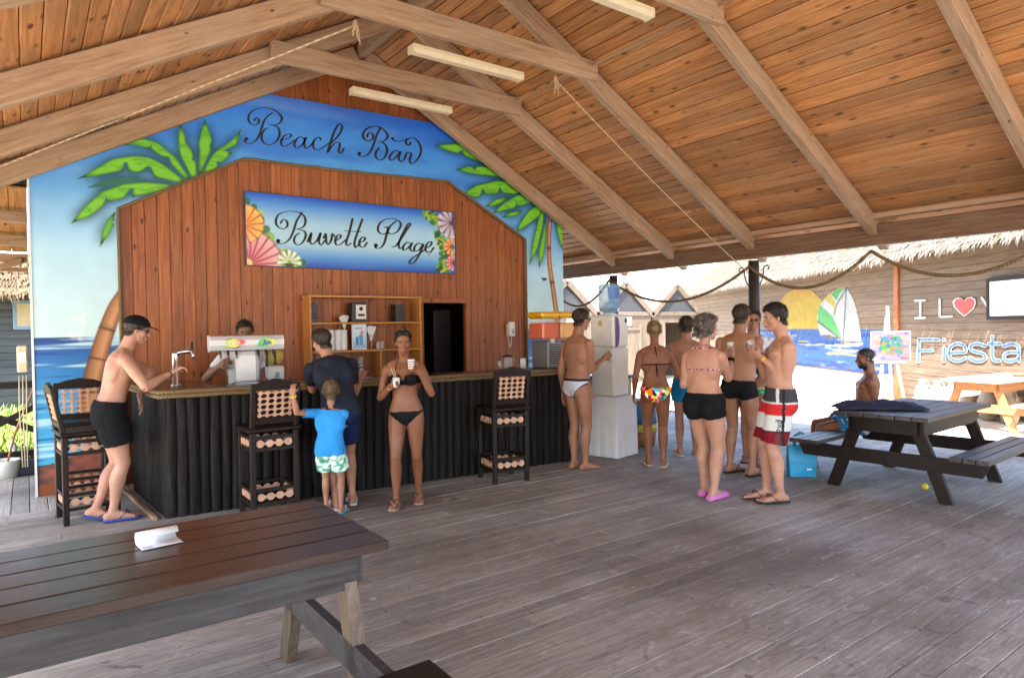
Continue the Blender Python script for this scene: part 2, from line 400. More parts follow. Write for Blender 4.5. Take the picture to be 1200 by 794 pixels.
# pale cord from the left eave up to a knot on the second collar tie and on to the right post
KY = 5.42-.135
kn1 = Vector(WY(KY, 416, 30)); kn2 = Vector(WY(KY, 651, 94))
left_end = Vector((-.45, 7.0, 2.98))
pts = sag(tuple(WY(7.9, -20, 203)), tuple(kn1), .0)
cordobj('pale_cord', pts, .011, 'cord', 'pale cord stretched from left eave up to knot on collar tie', 'cord')
cordobj('thin_string', sag(tuple(kn2), (ER-.05, 5.45, 2.30), .05), .007, 'cord', 'thin string running from ceiling knot down to the scrolled post', 'string')
for kn, lb in ((kn1, 'frayed pale knot tied round collar tie beside stretched cord'), (kn2, 'frayed pale knot on collar tie where thin string starts')):
    m = MB()
    for j in range(9):
        a = random.uniform(0, 6.28); m.tube([kn+Vector((0, 0, .05)), kn+Vector((.02*math.cos(a), -.02, -.02)), kn+Vector((.035*math.cos(a), -.02+.01*math.sin(a), -random.uniform(.08, .16)))], .005, 5)
    m.lathe([(.008, .05), (.02, .025), (.02, -.015), (.008, -.04)], tuple(kn), 10)
    tag(m.build('rope_knot', M['cord']), lb, 'knot')
# swags of thick rope along the right eave
hook = [Vector((ER+.0, yv, z)) for yv, z in ((9.7, 2.42), (8.12, 2.40), (5.42, 2.40), (3.8, 2.44), (2.02, 2.42), (.4, 2.44))]
sl_ = [.42, .42, .36, .34, .34]
lab = ['thick rope swag hanging beside the painted mural edge', 'thick rope swag hanging in front of the pointed beach cabins', 'thick rope swag hanging before the painted yellow sun', 'thick rope swag hanging above the white wall letters', 'thick rope swag hanging before the blank white board']
for k in range(5):
    cordobj('rope_swag', [p-Vector((.10, 0, 0)) for p in sag(hook[k], hook[k+1], sl_[k], 24)], .021, 'rope', lab[k], 'rope', 'rope swags along the eave')
# fluorescent fittings on the collar ties
def fitting(p, q, label):
    p, q = Vector(p), Vector(q); t = empty('light_fitting', tuple((p+q)/2), 0, label, 'ceiling light', 'tube lights under the collar ties')
    L = (q-p).length
    o = MB().prism([(-.055, .0), (-.055, .035), (.055, .035), (.055, 0), (.035, -.035), (-.035, -.035)], (-L/2, 0, 0), (0, 1, 0), (0, 0, 1), (L, 0, 0)).build('housing', M['ivory'], t)
    for s_ in (-1, 1): MB().box((s_*(L/2+.008), 0, 0), (.016, .118, .078), ch=.006).build('end_cap', M['ivory'], t)
    return t
def fit_at(fy, x0, x1, y, lb):
    a = WY(fy-.14, x0, y[0]); b = WY(fy-.14, x1, y[1]); z = (a[2]+b[2])/2
    fitting((a[0], fy-.14, z), (b[0], fy-.14, z), lb)
fit_at(6.80, 413, 526, (106, 131), 'cream tube light fitting just above the Beach Bar lettering')
fit_at(5.42, 483, 609, (60, 89), 'cream tube light fitting on second collar tie between the knots')
fit_at(3.80, 640, 760, (-20, 10), 'cream tube light fitting on the collar tie nearest the open end')
# ------------------------------------------------------------------ bar wall
WYF = 8.245
wall = empty('bar_wall', (0, 0, 0), 0, 'tall back wall of vertical red pine boards behind the bar', 'wall')
DX0, DX1, DZ = 4.47, 5.19, 1.985
x = .09; pw = .124
while x < 7.02:
    w = min(pw, 7.03-x)
    zt = min(zc(x), zc(x+w))-.03
    z0 = 0.0
    if x+w/2 > DX0 and x+w/2 < DX1: z0 = DZ
    if .7 < x < 6.35 or zt > 4.2:
        o = MB().box((0, 0, (z0+zt)/2), (w-.003, .022, zt-z0), ch=.004).build('plank', M['wallpine'], wall)
        o.location = (x+w/2, WYF+.011+random.uniform(-.0015, .0015), 0)
    x += pw
m = MB()
m.box((2.27, WYF+.06, 1.6), (4.4, .03, 3.2)); m.box((6.11, WYF+.06, 1.6), (1.84, .03, 3.2)); m.box((4.83, WYF+.06, 2.62), (.74, .03, 1.26))
m.prism([(.1, 3.21), (.1, zc(.1)-.02), (RX, RZ-.02), (7.02, zc(7.02)-.02), (7.02, 3.21)], (0, WYF+.045, 0), (1, 0, 0), (0, 0, 1), (0, .03, 0)); m.build('backing', M['post'], wall)
m = MB()
m.box((.10, 9.7, 1.7), (.04, 2.86, 3.4)); m.box((7.0, 9.7, 1.7), (.04, 2.86, 3.4)); m.box((3.55, 11.1, 1.7), (6.9, .04, 3.4)); m.box((3.55, 9.7, 3.0), (6.9, 2.86, .03))
m.build('store_room', M['post'], wall)
df = MB()
for xx in (DX0-.02, DX1+.02): df.box((xx, WYF-.02, DZ/2), (.07, .05, DZ), ch=.006)
df.box(((DX0+DX1)/2, WYF-.021, DZ+.035), (DX1-DX0+.11, .052, .07), ch=.006)
df.build('door_frame', M['darkwood'] if False else M['wallpine'], wall)
MB().box((DX1-.18, 8.62, .95), (.30, .04, 1.9), ch=.01).build('door_panel', M['darkwood'], wall)
# ------------------------------------------------------------------ painting tools
class Canvas:
    def __init__(s, u0, u1, v0, v1, res):
        s.u0, s.v0, s.res = u0, v0, res; s.w = int(round((u1-u0)/res)); s.h = int(round((v1-v0)/res))
        s.U, s.V = np.meshgrid(u0+(np.arange(s.w)+.5)*res, v0+(np.arange(s.h)+.5)*res)
        s.img = np.zeros((s.h, s.w, 3))
    def mask(s, poly):
        inside = np.zeros(s.U.shape, bool); P = np.array(poly, float); n = len(P)
        for i in range(n):
            x0, y0 = P[i]; x1, y1 = P[(i+1) % n]
            if y0 == y1: continue
            c = ((s.V >= min(y0, y1)) & (s.V < max(y0, y1)) & (s.U < (s.V-y0)*(x1-x0)/(y1-y0)+x0)); inside ^= c
        return inside.astype(float)
    def blur(s, a, r):
        k = max(1, int(r/s.res))
        for _ in range(2):
            for ax in (0, 1):
                p = np.pad(a, [(k, k) if i == ax else (0, 0) for i in range(2)], mode='edge'); c = np.cumsum(p, axis=ax)
                z = np.zeros_like(np.take(c, [0], axis=ax)); c = np.concatenate([z, c], axis=ax)
                n = a.shape[ax]; a = (np.take(c, range(2*k+1, 2*k+1+n), axis=ax)-np.take(c, range(0, n), axis=ax))/(2*k+1)
        return a
    def over(s, mk, col):
        mk = np.clip(mk, 0, 1)[..., None]; s.img = s.img*(1-mk)+np.array(col)[:3]*mk if np.ndim(col) == 1 else s.img*(1-mk)+col*mk
    def grad(s, stops, t=None):
        t = s.V if t is None else t; ps = [p for p, _ in stops]; cs = np.array([c[:3] for _, c in stops])
        s.img = np.stack([np.interp(t, ps, cs[:, i]) for i in range(3)], -1)
    def noise(s, su, sv, seed=0, oct=3):
        rs = np.random.RandomState(seed); out = np.zeros(s.U.shape); amp = 1
        for _ in range(oct):
            gu = int(s.w*s.res/su)+3; gv = int(s.h*s.res/sv)+3; g = rs.rand(gv, gu)
            x = (s.U-s.u0)/su; y = (s.V-s.v0)/sv; xi = x.astype(int); yi = y.astype(int); fx = x-xi; fy = y-yi
            fx = fx*fx*(3-2*fx); fy = fy*fy*(3-2*fy)
            out += amp*(g[yi, xi]*(1-fx)*(1-fy)+g[yi, xi+1]*fx*(1-fy)+g[yi+1, xi]*(1-fx)*fy+g[yi+1, xi+1]*fx*fy); amp *= .5; su *= .5; sv *= .5
        return out/2*1.14
    def mesh(s, name, keep, place):
        """dense grid mesh of the kept cells, colour per corner point"""
        idx = -np.ones((s.h+1, s.w+1), int); need = np.zeros((s.h+1, s.w+1), bool); ys, xs = np.nonzero(keep)
        for dy in (0, 1):
            for dx in (0, 1): need[ys+dy, xs+dx] = True
        vy, vx = np.nonzero(need); idx[vy, vx] = np.arange(len(vy))
        uu = s.u0+vx*s.res; vv = s.v0+vy*s.res
        me = bpy.data.meshes.new(name); me.from_pydata(place(uu, vv), [], np.stack([idx[ys, xs], idx[ys, xs+1], idx[ys+1, xs+1], idx[ys+1, xs]], 1).tolist())
        at = me.color_attributes.new('paint', 'FLOAT_COLOR', 'POINT')
        pad = np.pad(s.img, ((0, 1), (0, 1), (0, 0)), mode='edge'); c = np.ones((len(vy), 4)); c[:, :3] = pad[vy, vx]
        at.data.foreach_set('color', c.ravel()); me.update(); return me
def catmull(p, n=7):
    p = [np.array(q, float) for q in p]; p = [2*p[0]-p[1]]+p+[2*p[-1]-p[-2]]; out = []
    for i in range(1, len(p)-2):
        for t in np.linspace(0, 1, n, endpoint=False):
            a, b, c, d = p[i-1:i+3]; out.append(.5*((2*b)+(-a+c)*t+(2*a-5*b+4*c-d)*t*t+(-a+3*b-3*c+d)*t**3))
    out.append(p[-2]); return out
def stroke(m, pts, wmin, wmax, place, nib=None, ends=True):
    """brush stroke ribbon; thick on falling strokes"""
    q = catmull(pts); n = len(q); vs = []; fs = []; ws = []
    for i in range(n):
        t = q[min(i+1, n-1)]-q[max(i-1, 0)]; t = t/(np.linalg.norm(t)+1e-9)
        f = abs(t[1])**2 if nib is None else nib
        ws.append((wmin+(wmax-wmin)*f, t))
    wv = np.convolve(np.pad([a for a, _ in ws], 3, mode='edge'), np.ones(7)/7, 'valid')
    for i in range(n):
        t = ws[i][1]; w = wv[i]/2; nn = np.array([-t[1], t[0]])
        if i == 0 or i == n-1: pass
        vs += [place(*(q[i]+nn*w)), place(*(q[i]-nn*w))]
    for i in range(n-1): fs.append((2*i, 2*i+1, 2*i+3, 2*i+2))
    for e, sg in ((0, -1), (n-1, 1)):
        if ends:
            t = ws[e][1]*sg; nn = np.array([-t[1], t[0]]); w = wv[e]/2; b = len(vs)
            for a in np.linspace(-math.pi/2, math.pi/2, 7): vs.append(place(*(q[e]+t*w*math.cos(a)+nn*w*math.sin(a))))
            fs.append(list(range(b, b+7)))
    m.add(vs, fs)
def dot(m, c, r, place, n=14): m.add([place(c[0]+r*math.cos(2*math.pi*k/n), c[1]+r*math.sin(2*math.pi*k/n)) for k in range(n)], [list(range(n))])
LN = lambda r, g, b: np.array(srgb(r, g, b)[:3])*1.1      # paint albedo from its look in the shade, lifted to offset dim wall light
# ------------------------------------------------------------------ beach mural
def mz(ox, oy, k, Y):          # pixel in an enlarged view -> (x, z) on the wall
    def f(x, y):
        p = WY(Y, ox+x/k, oy+y/k); return (p[0], p[2])
    return f
MY = 8.205
c = Canvas(.07, 7.05, 0, 4.56, .0085)
c.grad([(0, LN(150, 205, 225)), (1.7, LN(196, 226, 232)), (2.5, LN(172, 214, 236)), (3.1, LN(110, 180, 232)), (3.65, LN(80, 160, 230)), (4.1, LN(66, 145, 230)), (4.55, LN(40, 115, 222))])  # upper blues lightened to make up for weak light high on the wall
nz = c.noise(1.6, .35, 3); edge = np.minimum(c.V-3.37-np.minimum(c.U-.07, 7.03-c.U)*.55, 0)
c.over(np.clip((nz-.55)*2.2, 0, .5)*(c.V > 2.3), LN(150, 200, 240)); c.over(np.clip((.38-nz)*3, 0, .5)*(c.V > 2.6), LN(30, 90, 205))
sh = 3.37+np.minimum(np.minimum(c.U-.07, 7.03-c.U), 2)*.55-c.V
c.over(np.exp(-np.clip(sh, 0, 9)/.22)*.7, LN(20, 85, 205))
sea = (c.V < 1.60)*1.0
st = c.noise(.9, .05, 5); st2 = c.noise(.5, .03, 8)
seacol = np.stack([np.interp(c.V, [.4, 1.0, 1.5, 1.6], [a, b, d, e]) for a, b, d, e in zip(LN(70, 175, 220), LN(60, 150, 205), LN(30, 85, 160), LN(22, 55, 120))], -1)
c.over(sea, seacol); c.over(sea*np.clip((st-.62)*6, 0, .85), LN(190, 230, 240)); c.over(sea*np.clip((.36-st2)*6, 0, .8), LN(20, 70, 150))
rk = .30+.25*np.clip((c.U-.25)/.5, 0, 1)+.05*c.noise(.2, .2, 4)
c.over((c.V < rk)*1.0, LN(90, 60, 50)); c.over((c.V < rk)*np.clip((c.noise(.25, .16, 9)-.5)*4, 0, .9), LN(165, 95, 75)); c.over((c.V < rk)*np.clip((.42-c.noise(.2, .1, 19))*5, 0, .8), LN(50, 40, 40)); c.over((c.V < .12)*.8, LN(150, 80, 45))
pL = mz(80, 130, 4.962, MY); pR = mz(500, 160, 3.782, MY); pB = mz(0, 320, 2.5625, MY)
LEAF = [(pL, q) for q in (
    [(110, 445), (200, 405), (330, 385), (480, 400), (300, 430)],
    [(50, 395), (150, 340), (260, 275), (380, 258), (470, 265), (560, 310), (680, 405), (640, 415), (500, 380), (480, 320), (455, 325), (425, 358), (355, 352), (345, 300), (330, 297), (318, 345), (200, 370)],
    [(15, 655), (90, 560), (200, 465), (330, 420), (450, 412), (640, 430), (560, 460), (370, 500), (385, 450), (360, 450), (330, 505), (240, 525), (220, 490), (215, 545), (130, 610)],
    [(305, 200), (380, 160), (450, 160), (520, 180), (620, 260), (710, 390), (690, 400), (600, 310), (585, 262), (560, 270), (480, 220), (495, 195), (460, 215), (390, 195)],
    [(650, 60), (690, 160), (680, 175), (712, 215), (735, 260), (718, 285), (745, 285), (750, 385), (720, 390), (650, 250), (640, 160)],
    [(795, 45), (842, 170), (822, 210), (838, 212), (770, 370), (755, 385), (765, 260), (760, 180)],
    [(1010, 100), (980, 200), (900, 230), (955, 240), (900, 300), (850, 290), (880, 315), (860, 340), (780, 375), (800, 320), (850, 240), (950, 170)],
    [(275, 580), (272, 640), (240, 640), (270, 655), (230, 730), (185, 790), (200, 700), (230, 630)])]
LEAF += [(pR, q) for q in (
    [(30, 37), (150, 30), (200, 60), (260, 100), (300, 130), (230, 110), (160, 80), (165, 55), (140, 75), (90, 60)],
    [(125, 145), (200, 128), (215, 150), (220, 130), (300, 135), (380, 175), (400, 200), (300, 175), (210, 165)],
    [(165, 250), (220, 215), (310, 195), (400, 200), (450, 240), (390, 255), (335, 248), (325, 215), (320, 250), (260, 255), (250, 225), (240, 262), (220, 270)],
    [(260, 310), (300, 280), (370, 262), (330, 295), (290, 310)],
    [(290, 340), (340, 295), (400, 260), (480, 245), (530, 280), (470, 290), (405, 310), (400, 285), (395, 315), (330, 330)],
    [(330, 360), (370, 335), (430, 325), (400, 350)],
    [(400, 425), (410, 390), (450, 330), (510, 290), (525, 300), (500, 350), (450, 390)],
    [(455, 570), (470, 480), (495, 370), (525, 295), (515, 400), (490, 500)],
    [(498, 585), (500, 500), (515, 430), (530, 340), (530, 430), (520, 520)],
    [(600, 500), (580, 420), (570, 340), (600, 360), (605, 430)])]
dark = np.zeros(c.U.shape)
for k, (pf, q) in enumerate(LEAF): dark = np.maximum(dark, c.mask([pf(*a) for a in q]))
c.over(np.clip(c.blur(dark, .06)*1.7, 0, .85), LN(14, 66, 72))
for k, (pf, q) in enumerate(LEAF):
    mk = c.mask([pf(*a) for a in q]); inner = np.clip(c.blur(mk, .026)*2.6-1.15, 0, 1)*mk
    base = LN(40, 105, 90) if k == 0 else LN(24, 84, 24)
    c.over(mk, base)
    if k: c.over(inner*.95, LN(122, 200, 48)); c.over(inner*np.clip((c.noise(.12, .03, 40+k)-.55)*5, 0, .5), LN(60, 150, 40))
def painted_stem(pts, w0, w1, rings):
    q = catmull([pf_ for pf_ in pts], 10); best = np.full(c.U.shape, 9.0); tt = np.zeros(c.U.shape); sd = np.zeros(c.U.shape)
    for i, p in enumerate(q):
        d2 = (c.U-p[0])**2+(c.V-p[1])**2; b = d2 < best; best = np.where(b, d2, best); tt = np.where(b, i/(len(q)-1), tt); sd = np.where(b, c.U-p[0], sd)
    hw = w0+(w1-w0)*tt; r = np.sqrt(best)/hw; mk = np.clip((1-r)*6, 0, 1)
    s_ = np.clip(sd/hw, -1, 1); col = np.stack([np.interp(s_, [-1, -.5, .2, .7, 1], v) for v in zip(LN(60, 34, 26), LN(160, 105, 65), LN(205, 150, 100), LN(140, 85, 55), LN(70, 42, 32))], -1)
    c.over(mk, col)
    for g in rings: c.over(mk*np.exp(-((tt-g)/.012)**2)*.85, LN(70, 45, 35))
painted_stem([pR(*a) for a in ((543, 292), (548, 360), (543, 430), (545, 560), (562, 680), (578, 800), (588, 900))], .045, .06, (.2, .42, .62, .82))
painted_stem([pB(*a) for a in ((375, 60), (345, 110), (315, 190), (298, 250), (285, 300), (272, 380), (262, 470))], .075, .115, (.28, .52, .78))
for bx, by in ((240, 140), (232, 190)):
    for dx, dy in ((-32, -6), (28, -22), (20, 12)):
        a, b2 = pB(bx, by), pB(bx+dx, by+dy); mid = pB(bx+dx*.5, by+dy*.5-6)
        c.over(c.blur(c.mask([a, mid, b2, pB(bx+dx*.4, by+dy*.4+5)]), .008), LN(225, 225, 225))
for a, b2, d in (((505, 622), (540, 628), (520, 640)),): c.over(c.mask([pR(*a), pR(*b2), pR(*d)]), LN(60, 50, 45))
def in_mural(U, V):
    out = (V < 3.37+(np.minimum(U-.07, 7.03-U))*.548) & (V < 4.475+(U-2.05)*.012)
    top = np.minimum(np.minimum(2.955+(U-.83)*.545, 3.655+(U-2.13)*.02), 2.985+(6.285-U)*.535)
    return out & ~((U > .83) & (U < 6.285) & (V < top))
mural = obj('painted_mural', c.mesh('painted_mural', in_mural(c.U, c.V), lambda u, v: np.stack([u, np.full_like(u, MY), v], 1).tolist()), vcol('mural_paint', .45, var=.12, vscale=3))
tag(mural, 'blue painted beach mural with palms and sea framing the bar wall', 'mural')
so_ = mural.modifiers.new('thick', 'SOLIDIFY'); so_.thickness = .02; so_.offset = 1 if False else -1
M['ink'] = plain('black_sign_paint', (.012, .012, .014), .45)
pBB = mz(270, 120, 5.0, MY-.003); placeBB = lambda x, y: tuple(WY(MY-.004, 270+x/5.0, 120+y/5.0))
BB = [
 [(245, 62), (218, 82), (198, 108), (183, 150), (168, 195), (146, 226), (115, 242), (88, 234), (85, 218), (95, 212)],
 [(140, 105), (150, 92), (165, 98), (166, 118), (145, 132), (118, 125), (105, 95), (118, 60), (160, 36), (210, 32), (262, 48), (296, 80), (300, 105), (280, 127), (250, 135), (225, 128)],
 [(250, 132), (280, 150), (288, 185), (275, 220), (245, 245), (215, 248), (190, 230), (183, 195), (200, 160), (220, 150)],
 [(295, 225), (330, 213), (357, 197), (345, 185), (318, 195), (300, 220), (298, 245), (315, 258), (345, 245), (375, 222)],
 [(432, 213), (410, 202), (390, 215), (375, 245), (385, 266), (405, 262), (430, 235), (443, 205), (432, 240), (440, 268), (460, 262), (487, 235)],
 [(530, 218), (520, 205), (500, 212), (485, 240), (490, 270), (515, 278), (545, 262), (578, 238)],
 [(570, 290), (585, 240), (605, 180), (625, 140), (640, 125), (655, 140), (645, 175), (620, 210), (590, 240)],
 [(576, 285), (592, 260), (615, 238), (640, 238), (638, 265), (635, 288), (648, 298), (664, 272)],
 [(880, 150), (858, 190), (845, 230), (825, 280), (800, 310), (775, 318), (750, 308), (755, 295)],
 [(800, 200), (812, 180), (832, 185), (835, 210), (810, 228), (785, 215), (777, 185), (800, 155), (845, 140), (885, 150), (915, 180), (920, 205), (900, 225), (870, 235)],
 [(885, 232), (910, 250), (918, 285), (905, 320), (880, 338), (855, 325), (852, 295), (870, 268)],
 [(992, 292), (970, 282), (945, 300), (932, 325), (945, 340), (970, 320), (998, 290), (985, 325), (1000, 348), (1022, 330)],
 [(1022, 325), (1036, 295), (1060, 300), (1050, 338), (1060, 360), (1085, 345), (1110, 310), (1116, 265), (1095, 225), (1065, 208), (1035, 218), (1028, 240), (1045, 252), (1055, 238)],
 [(1060, 208), (1035, 214), (1000, 228), (965, 226), (948, 212)]]
mw = [MB(), MB()]
for i, s_ in enumerate(BB): stroke(mw[0 if i < 8 else 1], s_, 3.6, 14.5, placeBB)
dot(mw[0], (94, 214), 11, placeBB); dot(mw[1], (757, 298), 9, placeBB); dot(mw[1], (949, 212), 8, placeBB)
mw[0].build('lettering', M['ink'], mural, label='black script word Beach'); mw[1].build('lettering', M['ink'], mural, label='black script word Bar')
# rope trim round the boarded centre
tr = [(.83, 0), (.83, 2.955), (2.13, 3.66), (3.4, 3.672), (4.925, 3.712), (6.285, 2.985), (6.285, 0)]
pts = []
for a, b in zip(tr[:-1], tr[1:]):
    n = max(3, int(math.hypot(a[0]-b[0], a[1]-b[1])/.12))
    pts += [(a[0]+(b[0]-a[0])*t/n, MY-.012+random.uniform(-.003, .003), a[1]+(b[1]-a[1])*t/n+random.uniform(-.006, .006)) for t in range(n)]
pts.append((tr[-1][0], MY-.012, 0.0))
tag(MB().tube(pts, .018, 7).build('rope_edging', M['rope']), 'golden rope edging round the boarded centre of the mural', 'rope')
MB().box((.06, MY+.01, 1.68), (.02, .045, 3.36)).build('edge_trim', M['white'], mural, label='white edge strip')
# ------------------------------------------------------------------ Buvette Plage board
SX0, SX1, SZ0, SZ1, SY = 2.135, 5.0, 2.412, 3.275, 8.19
sgn = empty('sign_board', (SX0, SY, SZ0), 0, 'wide painted board reading Buvette Plage with flowers in its corners', 'sign'); sgn.location = (0, 0, 0)
MB().box(((SX0+SX1)/2, SY+.02, (SZ0+SZ1)/2), (SX1-SX0+.02, .03, SZ1-SZ0+.02), ch=.004).build('panel', plain('sign_edge', (.05, .08, .2), .5), sgn)
c = Canvas(SX0, SX1, SZ0, SZ1, .0075)
tz = (c.V-SZ0)/(SZ1-SZ0)+.06*(c.noise(.7, .2, 2)-.5)
c.grad([(0, LN(20, 75, 185)), (.16, LN(90, 155, 220)), (.35, LN(172, 212, 230)), (.62, LN(160, 205, 230)), (.84, LN(90, 155, 225)), (1, LN(18, 78, 195))], tz)
pS = mz(280, 220, 4.615, SY)
def blob(cx, cy, r, col, a=1.0):
    x, z = pS(cx, cy); rr = r/4.615*8.9/780/1.0
    d = np.sqrt((c.U-x)**2+(c.V-z)**2)/rr; c.over(np.clip((1.05-d)*4, 0, 1)*a, col)
rs = np.random.RandomState(3)
for t in np.linspace(0, 1, 150):
    e = catmull([(45, 75), (110, 130), (150, 230), (200, 330), (300, 365), (360, 415)], 30); p = e[min(int(t*len(e)), len(e)-1)]
    off = rs.rand()*75; q = p+np.array([-1, .75])*off*.75+rs.randn(2)*9
    if 24 < q[0] and q[1] < 425: blob(q[0], q[1], rs.uniform(12, 24), [LN(70, 165, 60), LN(30, 110, 60), LN(130, 195, 70), LN(175, 215, 60), LN(20, 80, 50)][rs.randint(5)], .9)
for t in np.linspace(0, 1, 110):
    e = catmull([(985, 135), (1050, 190), (1070, 290), (1090, 380), (1075, 450)], 30); p = e[min(int(t*len(e)), len(e)-1)]
    q = p+np.array([1, 0])*rs.rand()*60+rs.randn(2)*7
    if q[0] < 1160: blob(q[0], q[1], rs.uniform(9, 18), [LN(90, 170, 50), LN(40, 110, 45), LN(190, 200, 50), LN(30, 80, 40)][rs.randint(4)], .9)
def flower(cx, cy, r, n, a0, a1, ca, cb, ctr):
    blob(cx, cy, r*.5, LN(60, 30, 30), .8)
    for k in range(n):
        a = math.radians(a0+(a1-a0)*(k+.5)/n); ux, uz = math.cos(a), math.sin(a)
        x, z = pS(cx, cy); rr = r/4.615*8.9/780; lx = (c.U-x)*ux+(c.V-z)*uz; ly = -(c.U-x)*uz+(c.V-z)*ux
        wd = .26*rr*np.sqrt(np.clip(lx/rr, 0, 1))*(1 if n < 7 else .75); mk = np.clip((1-np.abs(ly)/(wd+1e-6))*3, 0, 1)*(lx > 0)*np.clip((rr-lx)/rr*8, 0, 1)
        dk = np.clip((1.25-np.abs(ly)/(wd*1.0+1e-6))*4, 0, 1)*(lx > 0)*np.clip((rr*1.05-lx)/rr*10, 0, 1); c.over(dk*.8, ca*.35)
        mk = np.clip((.9-np.abs(ly)/(wd+1e-6))*4, 0, 1)*(lx > 0)*np.clip((rr-lx)/rr*12, 0, 1)
        t = np.clip(lx/rr, 0, 1)[..., None]; c.over(mk, ca*(1-t)+cb*t)
    blob(cx, cy, r*.14, ctr)
flower(50, 405, 165, 8, -10, 120, LN(205, 70, 90), LN(248, 190, 190), LN(240, 200, 110))
flower(30, 190, 92, 6, -75, 85, LN(235, 130, 40), LN(252, 196, 110), LN(250, 220, 120))
flower(275, 400, 62, 7, -20, 200, LN(190, 215, 160), LN(235, 245, 215), LN(120, 170, 60))
flower(1148, 190, 92, 7, 80, 290, LN(150, 130, 150), LN(222, 212, 226), LN(90, 60, 80))
flower(1148, 318, 50, 6, 60, 300, LN(215, 110, 40), LN(248, 190, 120), LN(90, 50, 30))
flower(1158, 405, 46, 6, 80, 280, LN(200, 60, 90), LN(245, 170, 180), LN(120, 40, 50))
obj('painting', c.mesh('painting', np.ones(c.U.shape, bool), lambda u, v: np.stack([u, np.full_like(u, SY), v], 1).tolist()), vcol('sign_paint', .35, var=.05), sgn)
placeS = lambda x, y: tuple(WY(SY-.004, 280+x/4.615, 220+y/4.615))
BP = [
 [(340, 135), (312, 180), (296, 230), (275, 275), (245, 300), (215, 300), (208, 285)],
 [(225, 190), (240, 172), (258, 180), (262, 205), (240, 222), (210, 210), (200, 180), (215, 145), (260, 128), (312, 130), (350, 150), (360, 185), (345, 213), (310, 225)],
 [(320, 222), (355, 237), (360, 265), (340, 300), (315, 308), (298, 290), (305, 262), (325, 245)],
 [(372, 290), (392, 245), (385, 290), (400, 305), (425, 280), (442, 245), (432, 290), (445, 308), (465, 285)],
 [(458, 270), (470, 250), (472, 290), (484, 306), (500, 280), (505, 250), (518, 262)],
 [(520, 287), (545, 272), (552, 257), (535, 257), (522, 280), (525, 305), (545, 308), (577, 282)],
 [(614, 170), (597, 240), (580, 295), (588, 312), (605, 300)], [(667, 172), (642, 240), (625, 295), (630, 322), (650, 305)], [(572, 232), (615, 236), (660, 238)],
 [(650, 297), (675, 287), (682, 272), (667, 268), (652, 290), (655, 315), (675, 320), (692, 298)],
 [(850, 180), (817, 210), (800, 250), (785, 300), (765, 325), (740, 325), (738, 308)],
 [(785, 215), (800, 212), (806, 228), (795, 245), (772, 250), (752, 230), (760, 195), (790, 172), (832, 167), (866, 180), (875, 205), (855, 238), (825, 250), (808, 242)],
 [(828, 322), (850, 312), (880, 270), (912, 220), (927, 198), (915, 195), (890, 240), (865, 300), (870, 328), (890, 318)],
 [(932, 302), (910, 295), (890, 315), (890, 337), (915, 325), (938, 298), (925, 325), (935, 342), (952, 330)],
 [(992, 307), (970, 300), (950, 320), (950, 342), (975, 335), (998, 305), (975, 360), (950, 400), (930, 412), (922, 400), (945, 375), (985, 350), (1010, 330)],
 [(1008, 328), (1035, 312), (1042, 294), (1025, 295), (1010, 320), (1012, 342), (1035, 347), (1053, 325)]]
mw = [MB(), MB()]
for i, s_ in enumerate(BP): stroke(mw[0 if i < 10 else 1], s_, 3.6, 14.0, placeS)
dot(mw[0], (213, 287), 11, placeS); dot(mw[1], (742, 312), 10, placeS)
for k in range(3): stroke(mw[1], [(1014+k*4, 352+k*8), (1030, 350+k*8), (1042-k*4, 353+k*8)], 1.5, 2, placeS)
mw[0].build('lettering', M['ink'], sgn, label='black script word Buvette'); mw[1].build('lettering', M['ink'], sgn, label='black script word Plage')
# ------------------------------------------------------------------ bar counter
BA, BB_ = Vector((.95, 6.46, 0)), Vector((5.36, 6.06, 0)); BDIR = (BB_-BA).normalized(); BANG = math.atan2(BDIR.y, BDIR.x); BL = (BB_-BA).length
bar = empty('bar_counter', BA, BANG, 'long bar counter faced with dark upright logs and rope edge', 'bar counter')
def half_log(h, r, seed):
    rs = np.random.RandomState(seed); m = MB(); n = 9; vs = []; fs = []; zs = np.linspace(0, h, 7)
    ph = rs.rand(3)*6
    for z in zs:
        rr = r*(1+.05*math.sin(z*5+ph[0])); dx = .004*math.sin(z*4+ph[1])
        for k in range(n):
            a = math.pi+math.pi*k/(n-1); vs.append((dx+rr*math.cos(a)*.98, rr*math.sin(a)*.75*(1+.05*math.sin(k*3+ph[2])), z))
    for i in range(len(zs)-1):
        for k in range(n-1): fs.append((i*n+k, i*n+k+1, (i+1)*n+k+1, (i+1)*n+k))
    m.add(vs, fs, True); return m.mesh('log')
logs = [half_log(1.075, .047+.004*(s_ % 3), s_) for s_ in range(5)]
n = int(BL/.09)
for i in range(n):
    o = obj('log', logs[i % 5], M['log'], bar); o.location = (.06+i*(BL-.1)/(n-1), .03, 0); o.rotation_euler = (0, 0, random.uniform(-.1, .1))
sv = Matrix.Rotation(-BANG, 3, 'Z') @ Vector((.865-BA.x, 7.86-BA.y, 0)); SLEN = sv.length; sv.normalize(); SROT = math.atan2(sv.y, sv.x); sn = Vector((-sv.y, sv.x, 0))
for i in range(15):
    o = obj('log', logs[(i*2+1) % 5], M['log'], bar); pp = sv*(.06+i*(SLEN-.08)/14)-sn*.02; o.location = (pp.x, pp.y, 0); o.rotation_euler = (0, 0, SROT-math.pi); o.scale = (1.06, .3, 1)
m = MB(); m.box((BL/2, .27, .53), (BL-.02, .46, 1.06)); pc = sv*(SLEN/2+.2)-sn*.26; m.box((pc.x, pc.y, .53), (SLEN-.4, .44, 1.059), rz=SROT); m.build('carcass', M['iron'], bar)
